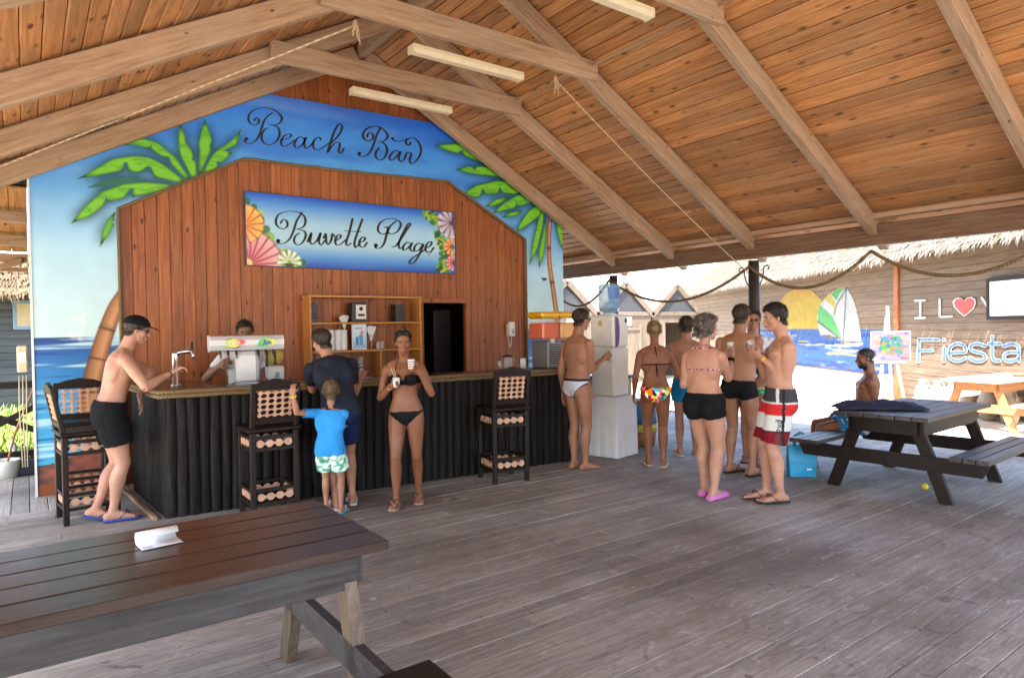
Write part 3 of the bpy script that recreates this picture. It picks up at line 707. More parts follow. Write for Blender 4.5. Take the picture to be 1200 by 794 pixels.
def top_mat():
    N = NT('dark_mosaic_top'); v = N.n('ShaderNodeTexVoronoi'); v.inputs['Scale'].default_value = 60
    tc = N.n('ShaderNodeTexCoord'); N.l(tc.outputs['Object'], v.inputs['Vector'])
    N.col(N.ramp(v.outputs['Color'], [(.2, (.02, .015, .012)), (.6, (.06, .045, .035)), (.9, (.18, .15, .12))])); N.set(Roughness=.25); return N.m
M['bartop'] = top_mat()
m = MB(); m.box((BL/2-.01, .23, 1.09), (BL+.06, .56, .05), ch=.01); pc = sv*(SLEN/2+.2)-sn*.25; m.box((pc.x, pc.y, 1.0895), (SLEN-.3, .58, .0495), rz=SROT, ch=.01); m.build('counter_top', M['bartop'], bar)
ed = [tuple((sv*SLEN+sn*.05)[:2]), tuple((sv*.7+sn*.05)[:2]), tuple((sv*.04+sn*.05)[:2]), (-.03, -.055), (.05, -.075), (BL/2, -.075), (BL+.02, -.07), (BL+.05, .0), (BL+.05, .5)]
pts = []
for a, b in zip(ed[:-1], ed[1:]):
    nn = max(2, int(math.hypot(a[0]-b[0], a[1]-b[1])/.1)); pts += [(a[0]+(b[0]-a[0])*t/nn, a[1]+(b[1]-a[1])*t/nn) for t in range(nn)]
pts.append(ed[-1])
for z in (1.07, 1.107):
    MB().tube([(x, y, z+random.uniform(-.002, .002)) for x, y in pts], .019, 7).build('rope_edge', M['rope'], bar)
pc = sv*SLEN/2+sn*.075; MB().box((pc.x, pc.y, .015), (SLEN, .03, .03), rz=SROT).build('base_batten', M['rafter'], bar)
BT = 1.116
# ------------------------------------------------------------------ things on the bar
def at(Y, px, z=BT): 
    p = WY(Y, px, 440); return Vector((p[0], Y, z))
t = empty('beer_tap', tuple(G(206, 452, BT)), 0, 'chrome beer tap column on the left bar end', 'beer tap')
MB().lathe([(.045, 0), (.045, .012), (.028, .02), (.026, .30), (.024, .315)], n=18).build('column', M['chrome'], t)
MB().tube([(0, 0, .29), (.03, 0, .318), (.10, 0, .325), (.155, 0, .322)], .022, 10).build('arm', M['chrome'], t)
MB().tube([(.15, 0, .32), (.155, -.01, .29), (.155, -.012, .25)], .012, 8).build('spout', M['chrome'], t)
MB().tube([(.15, 0, .33), (.145, 0, .36), (.15, 0, .41)], [.010, .013, .010], 8).build('handle', M['black'], t)
MB().box((.10, -.02, .385), (.0, .0, .0)) if False else None
# soda dispenser tower
N = NT('soda_logo'); 
def logo_mat(name, c0, c1, c2):
    N = NT(name); v = N.coord((1, 1, 1), rnd=False); sp = N.n('ShaderNodeSeparateXYZ'); N.l(v, sp.inputs[0])
    mr = N.n('ShaderNodeMapRange'); mr.inputs['From Min'].default_value = -.09; mr.inputs['From Max'].default_value = .09; N.l(sp.outputs[0], mr.inputs[0])
    N.col(N.ramp(mr.outputs[0], [(.1, c0), (.5, c1), (.85, c2)])); N.set(Roughness=.3); return N.m
M['brushed'] = plain('brushed_white_metal', (.62, .62, .63), .28, noise=.04, spec=.6)
p = at(6.72, 290); t = empty('drink_dispenser', p, BANG, 'white two-logo soda dispenser tower standing on the bar', 'drink dispenser')
MB().box((0, .02, .155), (.21, .13, .31), ch=.035).build('column', M['brushed'], t)
MB().box((0, .03, .007), (.24, .18, .014), ch=.004).build('base_plate', M['steel'], t)
prof = [(.0, -.07), (-.055, -.055), (-.085, -.01), (-.085, .04), (-.055, .075), (.0, .085), (.09, .08), (.11, .0), (.08, -.07)]
hd = MB().prism(prof, (-.325, .02, .385), (0, 1, 0), (0, 0, 1), (.65, 0, 0)).build('dispenser_head', M['brushed'], t)
for sx in (-1, 1): MB().prism([(a*1.03, b*1.03) for a, b in prof], (sx*.331-.006, .02, .385), (0, 1, 0), (0, 0, 1), (.012, 0, 0)).build('end_cap', M['whiteplastic'], t)
for k, (cx, cols) in enumerate(((-.12, ((.45, .65, .08), (.75, .7, .1), (.7, .03, .05))), (.17, ((.05, .45, .08), (.15, .6, .1), (.75, .75, .06))))):
    mm = MB(); vs = []
    for j in range(24):
        a = 2*math.pi*j/24; r = 1+.12*math.cos(3*a+k); vs.append((.088*r*math.cos(a), 0, .042*r*math.sin(a)))
    mm.add(vs, [list(range(24))]); lo = mm.build('logo_oval', logo_mat('logo_paint', *cols), t); lo.location = (cx, -.0685, .395); lo.rotation_euler = (-.0, -.15, 0)
    mk = MB()
    pl = lambda x, y: (cx+x, -.0715, .395+y)
    if k == 1:
        w0 = [[(-.045, -.018), (-.03, -.022), (-.022, .0), (-.02, .026)], [(-.012, .0), (-.008, -.022)], [(.002, -.02), (.004, .005), (.016, .008), (.018, -.016), (.022, .004), (.034, .01), (.036, -.012), (.044, -.008)]]
        for s_ in w0: stroke(mk, s_, .008, .010, pl)
        dot(mk, (-.011, .016), .005, pl); mk.build('logo_script', plain('logo_blue', (.02, .06, .35), .4), t)
    else:
        stroke(mk, [(-.06, -.036), (.0, -.046), (.05, -.036)], .006, .012, pl); stroke(mk, [(-.075, .03), (-.05, .042), (-.02, .044)], .006, .01, pl); mk.build('logo_script', M['ink'], t)
        mk = MB(); stroke(mk, [(-.035, .01), (-.04, -.012), (-.02, -.018), (-.012, .004), (-.03, .012)], .006, .008, pl); stroke(mk, [(.0, .012), (.02, .004), (.045, .008)], .008, .008, pl); mk.build('logo_script', M['white'], t)
for xx in (-.24, -.17, -.10, .10, .17, .24):
    m = MB(); m.tube([(xx, -.02, .325), (xx, -.025, .28)], .010, 8); m.tube([(xx, -.05, .31), (xx, -.06, .25)], .006, 6); m.build('nozzle', M['black'], t)
p = at(6.95, 322); t = empty('juice_press', p, BANG, 'small white machine with round yellow face behind soda dispenser', 'machine')
MB().box((0, 0, .075), (.16, .16, .15), ch=.015).build('body', M['whiteplastic'], t)
MB().box((.01, -.082, .06), (.04, .004, .06)).build('sticker', plain('sticker_blue', (.2, .35, .5), .5), t)
MB().lathe([(.0001, -.02), (.085, -.02), (.09, 0), (.085, .02), (.0001, .02)], (0, 0, .245), 22, M=Matrix.Rotation(math.pi/2, 3, 'X')).build('round_face', plain('lemon_yellow', (.55, .40, .07), .4), t)
m = MB(); m.box((0, -.035, .24), (.016, .02, .12)); m.box((0, -.032, .175), (.03, .03, .03)); m.build('press_lever', M['black'], t)
MB().box((-.075, .0, .23), (.02, .05, .17)).build('side_arm', M['iron'], t)
# tumblers, pitcher, phone, juice bowls
N = NT('clear_plastic'); N.set(Roughness=.1, Alpha=.28); N.b.inputs['Base Color'].default_value = (.75, .77, .78, 1); M['clear'] = N.m
N = NT('bowl_plastic'); N.set(Roughness=.08, Alpha=.13); N.b.inputs['Base Color'].default_value = (.6, .6, .6, 1); M['bowlclear'] = N.m
N = NT('clear_glass'); N.set(Roughness=.04, Alpha=.25); N.b.inputs['Base Color'].default_value = (.8, .83, .83, 1); M['glass'] = N.m
def cup(loc, h=.12, r=.036, label='', inv=False, mat='white', name='paper_cup', parent=None, group=None):
    a, b = (r*.78, r) if not inv else (r, r*.78)
    o = MB().lathe([(a, 0), (a*.5+b*.5, h*.5), (b, h), (b*.9, h), (a*.86, .006)] if not inv else [(a, 0), (b, h), (b*.6, h+.001)], n=18).build(name, M[mat], parent)
    o.location = loc; return tag(o, label or None, 'cup' if label else None, group)
bt = lambda px, py, z=BT: tuple(G(px, py, z))
cup(bt(613, 431), .12, .042, 'white paper cup upside down beside the orange juice bowl', inv=True)
cup(bt(634, 429), .105, .042, 'white paper cup upside down in front of the juice cooler', inv=True)
cup(bt(586, 432), .10, .03, 'empty clear tumbler next to the blender jug', mat='clear', name='tumbler')
t = empty('blender_jug', bt(595, 431), 0, 'clear blender jug with black lid on the bar', 'jug')
MB().lathe([(.045, 0), (.048, .02), (.06, .14), (.056, .14), (.042, .012)], n=18).build('jug', M['clear'], t)
MB().lathe([(.062, .138), (.062, .155), (.03, .162), (.02, .17)], n=18).build('lid', M['black'], t)
MB().tube([(.055, 0, .13), (.09, 0, .12), (.09, 0, .05), (.05, 0, .03)], .007, 6).build('handle', M['clear'], t)
p = WY(8.2, 597, 387); t = empty('wall_telephone', (p[0], 8.225, p[2]), 0, 'white wall telephone with dangling cord beside the doorway', 'telephone')
MB().box((-.03, -.02, .0), (.05, .05, .20), ch=.01).build('cradle', M['ivory'], t)
MB().box((.02, -.05, .02), (.11, .05, .22), ch=.012).build('handset', M['whiteplastic'], t)
m = MB()
for i in range(3):
    for j in range(4): m.box((.015+i*.018, -.077, -.05+j*.022), (.010, .006, .012))
m.build('keypad', M['iron'], t)
MB().tube(sag((-.03, -.02, -.09), (.03, -.04, -.09), .16, 14), .006, 6).build('cord', M['whiteplastic'], t)
p = Vector(bt(648, 430)); p = Vector((5.33, 6.42, BT)); t = empty('juice_cooler', p, BANG, 'twin-bowl juice cooler with orange and yellow drinks, yellow lids', 'juice cooler')
MB().box((0, 0, .165), (.40, .36, .33), ch=.01).build('cabinet', plain('dull_steel', (.22, .22, .23), .4, metal=.3), t)
m = MB()
for k in range(2):
    for j in range(9): m.box((-.10+k*.2, -.182, .06+j*.028), (.15, .006, .012))
m.build('vent', M['iron'], t, label='black slotted vents')
for k, cx in enumerate((-.135, .135)):
    liq = plain('orange_juice' if k == 0 else 'lemon_juice', (.80, .10, .004) if k == 0 else (.80, .33, .006), .2, noise=.03)
    MB().box((cx, 0, .455), (.245, .33, .20), ch=.02).build('juice', liq, t, label='orange drink' if k == 0 else 'yellow drink')
    m = MB(); m.box((cx, 0, .48), (.262, .35, .27), ch=.02); m.build('bowl', M['bowlclear'], t)
    MB().box((cx, 0, .648), (.275, .37, .085), ch=.03).build('lid', plain('yellow_lid', (.80, .46, .01), .35, noise=.04), t)
    m = MB(); m.box((cx, -.19, .335), (.05, .05, .05), ch=.01); m.build('tap', M['whiteplastic'], t)
MB().box((.02, -.05, .0125), (.44, .5, .025)) if False else None
# ------------------------------------------------------------------ back shelf
SHX0, SHX1, SHT = 2.80, 4.33, 2.03; SHD = .26; SY1 = WYF-.002
sh = empty('back_shelf', (SHX0, SY1, 0), 0, 'tall pine shelf unit standing against the boarded wall', 'shelf')
def sbox(x0, x1, z0, z1, nm, y0=SY1-SHD, y1=SY1):
    o = MB().box((0, 0, 0), (x1-x0, y1-y0, z1-z0), ch=.003).build(nm, M['shelf'], sh)
    o.location = ((x0+x1)/2-SHX0, (y0+y1)/2-SY1, (z0+z1)/2)
sbox(SHX0, SHX0+.022, 0, SHT, 'side_panel'); sbox(SHX1-.022, SHX1, 0, SHT, 'side_panel')
sbox(SHX0-.01, SHX1+.01, SHT+.001, SHT+.03, 'top_board'); sbox(SHX0+.024, SHX1-.024, 1.70, 1.722, 'shelf_board'); sbox(SHX0+.024, SHX1-.024, 1.345, 1.367, 'shelf_board'); sbox(SHX0+.024, SHX1-.024, .95, .97, 'shelf_board')
sbox(3.72, 3.742, .972, 1.343, 'divider')
SF = SY1-.15
def sp(px, z): p = WY(SF, px, 400); return (p[0], SF, z)
for px, w, lb in ((366, .10, 'black loudspeaker at left end of top shelf'), (467, .13, 'black loudspeaker at right end of top shelf')):
    t = empty('loudspeaker', sp(px, 1.7225), 0, lb, 'speaker', 'shelf speakers')
    MB().box((0, 0, .115), (w, .14, .23), ch=.006).build('cabinet', M['black'], t)
    for r, z in ((.035, .08), (.018, .17)): MB().lathe([(r, -.004), (r*.9, .004), (r*.3, -.006), (.002, -.004)], (0, -.072, z), 14, M=Matrix.Rotation(math.pi/2, 3, 'X')).build('driver', M['iron'], t)
t = empty('receiver_box', sp(419, 1.7225), 0, 'black box with white printed front on top shelf', 'appliance')
MB().box((0, 0, .125), (.19, .16, .25), ch=.008).build('case', M['black'], t)
m = MB(); m.box((.02, -.083, .13), (.135, .004, .18)); m.build('front_label', M['paper'], t)
m = MB(); m.lathe([(.026, -.002), (.026, .002), (.01, .002)], (.02, -.087, .17), 12, M=Matrix.Rotation(math.pi/2, 3, 'X')); m.box((.02, -.087, .09), (.09, .003, .03)); m.build('print', M['ink'], t)
for k, px in enumerate((373, 388, 396, 403)):
    o = MB().lathe([(.040, 0), (.041, .02), (.041, .25), (.034, .26)] if k else [(.04, 0), (.04, .27), (.03, .275)], n=16).build('cup_stack', M['paper']); o.location = sp(px, 1.368)
    tag(o, ['white cup sleeve hidden behind the navy tee man\'s head', 'white cup sleeve touching the navy tee man\'s head', 'white cup sleeve between two others on the middle shelf', 'white cup sleeve topped with fanned napkins'][k], 'cups', 'white cup sleeves on the shelf')
def napkin(px, z, lb, s=1.0):
    m = MB(); rs = np.random.RandomState(int(px))
    for k in range(9):
        a = rs.uniform(-.5, .5); b = rs.uniform(-.3, .3); tip = Vector((math.sin(a)*.09, math.sin(b)*.03, .16+.03*rs.rand()))*s
        m.add([(0, 0, 0), tip+Vector((-.03*s, 0, -.01)), tip, tip+Vector((.03*s, .01, -.012))], [(0, 1, 2), (0, 2, 3)])
    o = m.build('napkin_fan', M['paper']); o.location = sp(px, z); tag(o, lb, 'napkins')
    return o
napkin(404, 1.368+.26, 'fanned white napkins stuck in a cup sleeve')
t = empty('napkin_glass', sp(435, 1.368), 0, 'stem glass holding fanned white napkins on middle shelf', 'glass')
MB().lathe([(.035, 0), (.03, .006), (.006, .012), (.006, .09), (.03, .14), (.036, .19), (.033, .19), (.026, .14)], n=14).build('glass', M['glass'], t)
m = MB(); rs = np.random.RandomState(5)
for k in range(9):
    a = rs.uniform(-.45, .45); tip = Vector((math.sin(a)*.13, rs.uniform(-.02, .02), .28+.04*rs.rand()))
    m.add([(0, 0, .12), tip+Vector((-.035, 0, -.02)), tip, tip+Vector((.035, .01, -.02))], [(0, 1, 2), (0, 2, 3)])
m.build('napkin', M['paper'], t)
t = empty('menu_stand', sp(421, 1.368), 0, 'framed drinks poster leaning on the middle shelf', 'poster')
MB().box((0, 0, .165), (.20, .02, .33), ch=.003).build('frame', M['white'], t)
c = Canvas(-.09, .09, .02, .31, .006); c.grad([(0, LN(120, 170, 215)), (.16, LN(190, 215, 235)), (.31, LN(215, 225, 240))])
c.over(c.mask([(-.05, .06), (-.05, .17), (-.01, .17), (-.01, .06)]), LN(60, 120, 190)); c.over(c.mask([(0, .06), (-.005, .19), (.05, .2), (.045, .06)]), LN(90, 150, 205)); c.over(c.mask([(.01, .2), (.02, .25), (.06, .24), (.05, .2)]), LN(220, 110, 120)); c.over(c.mask([(-.06, .27), (-.06, .285), (.05, .287), (.05, .272)]), LN(90, 100, 160))
obj('poster', c.mesh('poster', np.ones(c.U.shape, bool), lambda u, v: np.stack([u, np.full_like(u, -.0125), v], 1).tolist()), vcol('poster_print', .4, var=.02), t)
for k, px in enumerate((442, 447)):
    o = MB().lathe([(.022, 0), (.026, .012), (.028, .10), (.025, .10), (.02, .012)], n=14).build('tumbler', M['glass']); o.location = sp(px+1, 1.368)
    tag(o, ['small empty glass right beside the napkin glass', 'small empty glass beside the shelf side panel'][k], 'glass', 'small glasses on the middle shelf')
t = empty('cash_display', sp(394, .97), 0, 'dark till with small lit purple screen on lower shelf', 'till')
MB().box((0, 0, .13), (.24, .18, .26), ch=.01).build('case', M['black'], t)
MB().box((.03, -.092, .20), (.13, .004, .05)).build('screen', plain('screen_purple', (.25, .2, .45), .3), t)
for k, px in enumerate((413, 422)):
    t = empty('glass_jar', sp(px, .97), 0, ['clear silver-banded jar nearer the till on lower shelf', 'clear silver-banded jar nearer the shelf divider'][k], 'jar', 'clear jars on the lower shelf')
    MB().lathe([(.04, 0), (.042, .15), (.034, .18), (.034, .30), (.030, .30), (.03, .02)], n=14).build('glass', M['glass'], t)
    MB().lathe([(.044, .17), (.044, .215), (.03, .216)], n=14).build('band', M['steel'], t)
t = empty('mug', sp(446, .97), 0, 'grey stoneware mug on the lower right shelf', 'mug')
MB().lathe([(.045, 0), (.05, .02), (.05, .13), (.045, .13), (.04, .02)], n=16).build('body', plain('stoneware', (.35, .32, .26), .5), t)
MB().tube([(.05, 0, .11), (.085, 0, .10), (.085, 0, .04), (.05, 0, .03)], .008, 6).build('handle', plain('stoneware', (.35, .32, .26), .5), t)
# ------------------------------------------------------------------ bar stools
M['rosette'] = plain('turned_beads', (.60, .35, .23), .5, noise=.2)
def lattice(m, w, h, nx, ny, o, ux, uz, th=.014, r=None):
    o, ux, uz = Vector(o), Vector(ux).normalized(), Vector(uz).normalized(); un = ux.cross(uz); px, pz = w/nx, h/ny; r = r or .40*min(px, pz)
    for i in range(nx):
        for j in range(ny):
            cc = o+ux*(px*(i+.5)-w/2)+uz*(pz*(j+.5)-h/2); n8 = 8
            for rr, t2 in ((r, th), (r*.55, th*1.6)):
                ring = [(math.cos(math.pi/8+2*math.pi*k/8)*rr, math.sin(math.pi/8+2*math.pi*k/8)*rr) for k in range(8)]
                m.prism(ring, cc-un*t2/2, ux, uz, un*t2)
            if i < nx-1: m.box(cc+ux*px/2, (px-2*r*.8, th*.7, r*.6), M=Matrix((ux, un, uz)).transposed())
            if j < ny-1: m.box(cc+uz*pz/2, (r*.6, th*.7, pz-2*r*.8), M=Matrix((ux, un, uz)).transposed())
def make_stool(label, loc, rz):
    t = empty('bar_stool', loc, rz, label, 'bar stool', 'carved bar stools')
    W2, D2, SH = .185, .19, .77
    for sx in (-1, 1):
        for sy in (-1, 1):
            h = SH-.02
            MB().box((sx*W2, sy*D2, h/2), (.045, .045, h), ch=.005).build('leg', M['stool'], t)
    MB().box((0, .0, SH), (.46, .46, .035), ch=.012).build('seat', M['stool'], t)
    for z in (.70, .60, .13, .25):
        for s_ in (-1, 1):
            MB().box((0, s_*D2, z), (W2*2-.045, .03, .026)).build('rail', M['stool'], t); MB().box((s_*W2, 0, z), (.03, D2*2-.045, .026)).build('rail', M['stool'], t)
    for z in (.65, .19):
        m = MB()
        for s_ in (-1, 1):
            lattice(m, W2*2-.05, .085, 4, 1, (0, s_*D2, z), (1, 0, 0), (0, 0, 1), r=.034); lattice(m, D2*2-.05, .085, 4, 1, (s_*W2, 0, z), (0, 1, 0), (0, 0, 1), r=.034)
        m.build('bead_frieze', M['rosette'], t, kind='stuff')
    # leaning back panel (rear is -y)
    rake = .18; bz = Vector((0, -math.sin(rake), math.cos(rake))); b0 = Vector((0, -D2-.01, SH+.02)); bh = .385
    for sx in (-1, 1):
        MB().bar(b0+Vector((sx*W2*1.02, 0, 0)), b0+Vector((sx*W2*1.02, 0, 0))+bz*bh, .04, .035, up=(0, 1, 0), ch=.005).build('back_post', M['stool'], t)
    m = MB(); m.bar(b0+bz*.06+Vector((-W2+.02, 0, 0)), b0+bz*.06+Vector((W2-.02, 0, 0)), .028, .05, up=bz)
    m.build('back_rail', M['stool'], t)
    crest = [(-W2-.02, 0), (W2+.02, 0), (W2+.02, .04), (W2*.6, .075), (0, .095), (-W2*.6, .075), (-W2-.02, .04)]
    MB().prism(crest, b0+bz*(bh-.05)+Vector((0, .016, 0)), (1, 0, 0), bz, Vector((0, -.03, -.005))).build('crest_rail', M['stool'], t)
    m = MB(); lattice(m, W2*2-.05, bh-.14, 5, 5, b0+bz*(.085+(bh-.14)/2), (1, 0, 0), bz); m.build('bead_lattice', M['rosette'], t, kind='stuff')
    return t
STOOLS = [('carved dark bar stool under the boy\'s raised hand at the bar', G(318, 590), -.10), ('carved dark bar stool standing between bikini woman and doorway', G(592, 562), -.28)]
def cam_face(p): return math.atan2(p[1], p[0])-math.pi/2
# mid stool backs toward the camera
make_stool(STOOLS[0][0], (1.73, 6.08, 0), .0)
make_stool(STOOLS[1][0], (4.10, 5.80, 0), -.18)
make_stool('carved dark bar stool beside the man in black cap', (.42, 6.98, 0), -math.pi/2+.10)
make_stool('carved dark bar stool pushed against the mural behind capped man', (.42, 7.72, 0), math.pi+math.pi-.05)
# ------------------------------------------------------------------ water cooler on a cloth-covered box
t = empty('covered_box', (5.93, 6.03, 0), .21, 'tall box draped in white cloth under the water cooler', 'box')
m = MB(); rs = np.random.RandomState(2)
def cloth_box(w, d, h, flare, n=48):
    m = MB(); vs = []; fs = []; zs = [h, h*.97, h*.7, h*.4, h*.15, .012]
    for j, z in enumerate(zs):
        f = flare*(1-z/h)
        for k in range(n):
            a = 4*k/n; sd = int(a); u = a-sd; ws, ds = w/2+f, d/2+f
            p = [(-ws+2*ws*u, -ds), (ws, -ds+2*ds*u), (ws-2*ws*u, ds), (-ws, ds-2*ds*u)][sd]
            wv = 1+(.018*math.sin(k*1.9)+.012*math.sin(k*.8+1))*(1-z/h); vs.append((p[0]*wv, p[1]*wv, z))
    for j in range(len(zs)-1):
        for k in range(n): fs.append((j*n+k, j*n+(k+1) % n, (j+1)*n+(k+1) % n, (j+1)*n+k))
    fs.append(list(range(n))); m.add(vs, fs, False); return m
M['cloth'] = plain('white_cloth', (.80, .81, .83), .85, noise=.06, nscale=5, bump=.3)
cloth_box(.45, .47, .75, .018).build('cloth_cover', M['cloth'], t); MB().box((0, 0, .36), (.38, .38, .70)).build('inner_box', M['ivory'], t)
t = empty('water_cooler', (5.92, 6.02, .752), .21, 'white water cooler with purple panel and blue bottle on top', 'water cooler')
MB().box((0, 0, .30), (.34, .34, .60), ch=.02).build('lower_cabinet', M['whiteplastic'], t); MB().box((0, 0, .805), (.34, .34, .40), ch=.02).build('upper_cabinet', M['whiteplastic'], t)
MB().prism([(-.045, -.20), (.02, -.17), (.045, -.05), (.045, .06), (.02, .16), (-.02, .18), (-.045, .18)], (-.085, -.171, .80), (1, 0, 0), (0, 0, 1), (0, -.006, 0)).build('purple_panel', plain('purple_film', (.10, .06, .20), .3), t)
m = MB(); m.box((.115, -.173, .93), (.055, .006, .05), ch=.01); m.build('badge', M['iron'], t)
m = MB()
for j in range(4):
    for i in range(3): m.box((-.172, -.02+i*.03, .68+j*.03), (.004, .012, .008))
m.box((-.172, .02, .90), (.004, .05, .06)); m.build('print_marks', plain('label_yellow', (.5, .4, .12), .5), t)
N = NT('blue_bottle'); N.set(Roughness=.08, Alpha=.72); N.b.inputs['Base Color'].default_value = (.22, .42, .62, 1); M['bottle'] = N.m
bo = MB().lathe([(.05, 1.0), (.06, 1.03), (.12, 1.06), (.135, 1.09), (.135, 1.15), (.125, 1.165), (.125, 1.18), (.135, 1.195), (.135, 1.27), (.125, 1.285), (.135, 1.30), (.135, 1.36), (.12, 1.385), (.05, 1.395)], n=28).build('water_bottle', M['bottle'], t)
vs = []; fs = []
for k in range(13):
    a = math.radians(-150+k*10); vs += [(.1365*math.cos(a), .1365*math.sin(a), 1.205), (.1365*math.cos(a), .1365*math.sin(a), 1.345)]
for k in range(12): fs.append((2*k, 2*k+2, 2*k+3, 2*k+1))
MB().add(vs, fs, True).build('bottle_label', plain('label_blue', (.06, .16, .45), .4), bo)
MB().lathe([(.09, .998), (.10, 1.012), (.06, 1.03)], n=20).build('collar', M['whiteplastic'], t)
# counter behind the cooler and painted barrel
t = empty('side_counter', (6.55, 6.75, 0), 0, 'pale side counter with dark top behind the water cooler', 'counter')
MB().box((0, 0, .45), (.55, .5, .90), ch=.02).build('cabinet', plain('pale_tan', (.45, .33, .22), .6), t); MB().box((0, 0, .92), (.62, .56, .04), ch=.01).build('top', M['bartop'], t)
t = empty('painted_barrel', tuple(G(752, 521)), 0, 'wooden barrel painted with blue and yellow bands behind cooler', 'barrel')
pr = [(.17, 0), (.195, .12), (.205, .28), (.20, .42), (.18, .62)]
MB().lathe(pr[:2]+[(.203, .20)], n=20).build('lower_staves', plain('barrel_wood', (.25, .12, .06), .6, noise=.3), t)
MB().lathe([(.204, .201), (.207, .27), (.206, .30)], n=20).build('yellow_band', plain('barrel_yellow', (.6, .45, .05), .5), t)
MB().lathe([(.207, .301), (.206, .42), (.19, .56)], n=20).build('blue_band', plain('barrel_blue', (.02, .18, .36), .5, noise=.5, nscale=6), t)
MB().lathe([(.191, .561), (.18, .62), (.1, .622)], n=20).build('rim', plain('barrel_wood2', (.3, .18, .1), .6), t)
# ------------------------------------------------------------------ picnic tables
def picnic(name, label, loc, rz, L, Wt, H, mats, top_th=.04, nb=5, seats=True, legx=None, apron=.14, group='timber picnic tables', overhang=.22, seatpl=2):
    t = empty(name, loc, rz, label, 'picnic table', group); bw = Wt/nb
    for i in range(nb):
        o = MB().box((0, 0, 0), (L+(.0 if i % 2 else .004), bw-.008, top_th), ch=.004).build('top_plank', mats[0], t); o.location = (random.uniform(-.003, .003), -Wt/2+bw*(i+.5), H-top_th/2+random.uniform(-.001, .001))
    lx = L/2-overhang if legx is None else legx
    for s_ in (-1, 1):
        o = MB().box((0, 0, 0), (2*lx+.02, .03, apron), ch=.004).build('apron_board', mats[1], t); o.location = (0, s_*(Wt/2-.10), H-top_th-apron/2-.001)
        o = MB().box((0, 0, 0), (.035, Wt-.27, apron), ch=.004).build('apron_board', mats[1], t); o.location = (s_*(lx+.030), 0, H-top_th-apron/2-.002)
        for q in (-1, 1):
            top = Vector((s_*(lx-.025), q*(Wt/2-.18), H-top_th-.01)); bot = Vector((s_*(lx-.025), q*(Wt/2+.08), .0))
            m = MB(); w2 = .055; m.add([(top.x+a*.025, top.y+b*w2, top.z) for a, b in ((-1, -1), (1, -1), (1, 1), (-1, 1))]+[(bot.x+a*.025, bot.y+b*w2, bot.z) for a, b in ((-1, -1), (1, -1), (1, 1), (-1, 1))], [(0, 1, 2, 3), (7, 6, 5, 4), (0, 4, 5, 1), (1, 5, 6, 2), (2, 6, 7, 3), (3, 7, 4, 0)])
            m.build('leg', mats[2], t)
        if seats:
            sy = Wt/2+.42
            m = MB(); m.prism([(-sy-.0, .0), (sy, .0), (sy-.06, -.13), (-sy+.06, -.13)], (s_*(lx+.005)-.02, 0, .405), (0, 1, 0), (0, 0, 1), (.04, 0, 0)); m.build('cross_bearer', mats[1], t)
    if seats:
        for q in (-1, 1):
            for j in range(seatpl):
                sw = .30/seatpl; o = MB().box((0, 0, 0), (L, sw-.008, .04), ch=.004).build('seat_plank', mats[0], t); o.location = (0, q*(Wt/2+.15+sw*(j+.5)), .427)
    return t
near = picnic('picnic_table', 'brown picnic table with a rolled menu paper lying on it', (1.137-.93, 2.81, 0), 0, 1.86, .82, .78, (M['tabletop'], M['tableside'], M['tableleg']), seats=False, apron=.15, nb=5, overhang=.10)
# attached bench of the near table
for q in (-1,):
    o = MB().box((0, 0, 0), (1.86, .30, .045), ch=.02).build('seat_plank', M['darkwood'], near); o.location = (.0, -.89, .428)
for s_ in (-1, 1):
    o = MB().prism([(-.98, 0), (.62, 0), (.56, -.12), (-.90, -.12)], (s_*.80-.02, 0, .40), (0, 1, 0), (0, 0, 1), (.04, 0, 0)).build('cross_bearer', M['tableside'], near)
p = G(187, 636, .784)
t = empty('menu_paper', (p[0], p[1], .7825), .10, 'folded white paper menu with curled top lying on brown table', 'menu')
m = MB(); vs = []; fs = []; n = 14
t.scale = (.70, .70, .70)
prof = [(-.07, .002), (.0, .0015), (.055, .002)]+[(.055+.035*math.sin(a), .037-.035*math.cos(a)) for a in np.linspace(.2, 4.6, 12)]
for x_, z_ in prof: vs += [(-.105, x_, z_), (.105, x_, z_)]
for i in range(len(prof)-1): fs.append((2*i, 2*i+1, 2*i+3, 2*i+2))
o = m.add(vs, fs, True).build('sheet', M['paper'], t); o.modifiers.new('t', 'SOLIDIFY').thickness = .0012; o.rotation_euler = (0, 0, 0)
m = MB()
for j in range(4): m.box((-.07+.0, -.06+j*.014, .0035), (.045+.02*(j % 2), .004, .0008))
m.build('print', plain('print_blue', (.12, .14, .45), .5), t)
rt = picnic('picnic_table', 'dark picnic table with navy clothes on it beside seated man', (7.12, 2.98, 0), math.radians(2), 1.62, .84, .76, (wood('worn_top', (.022, .017, .014), (.05, .042, .037), (.10, .088, .08), 0, rough=.35, vary=.15), M['darkwood'], M['darkwood']), nb=6, legx=.66, group='timber picnic tables', seatpl=3)
ft = picnic('picnic_table', 'sunlit picnic table standing on sand in front of clay jars', (12.55, 3.95, -.07), math.radians(-8), 1.9, .84, .78, (plain('bleached_top', (.5, .42, .34), .6, noise=.2), M['orangewood'], M['orangewood']), nb=5, group='timber picnic tables')
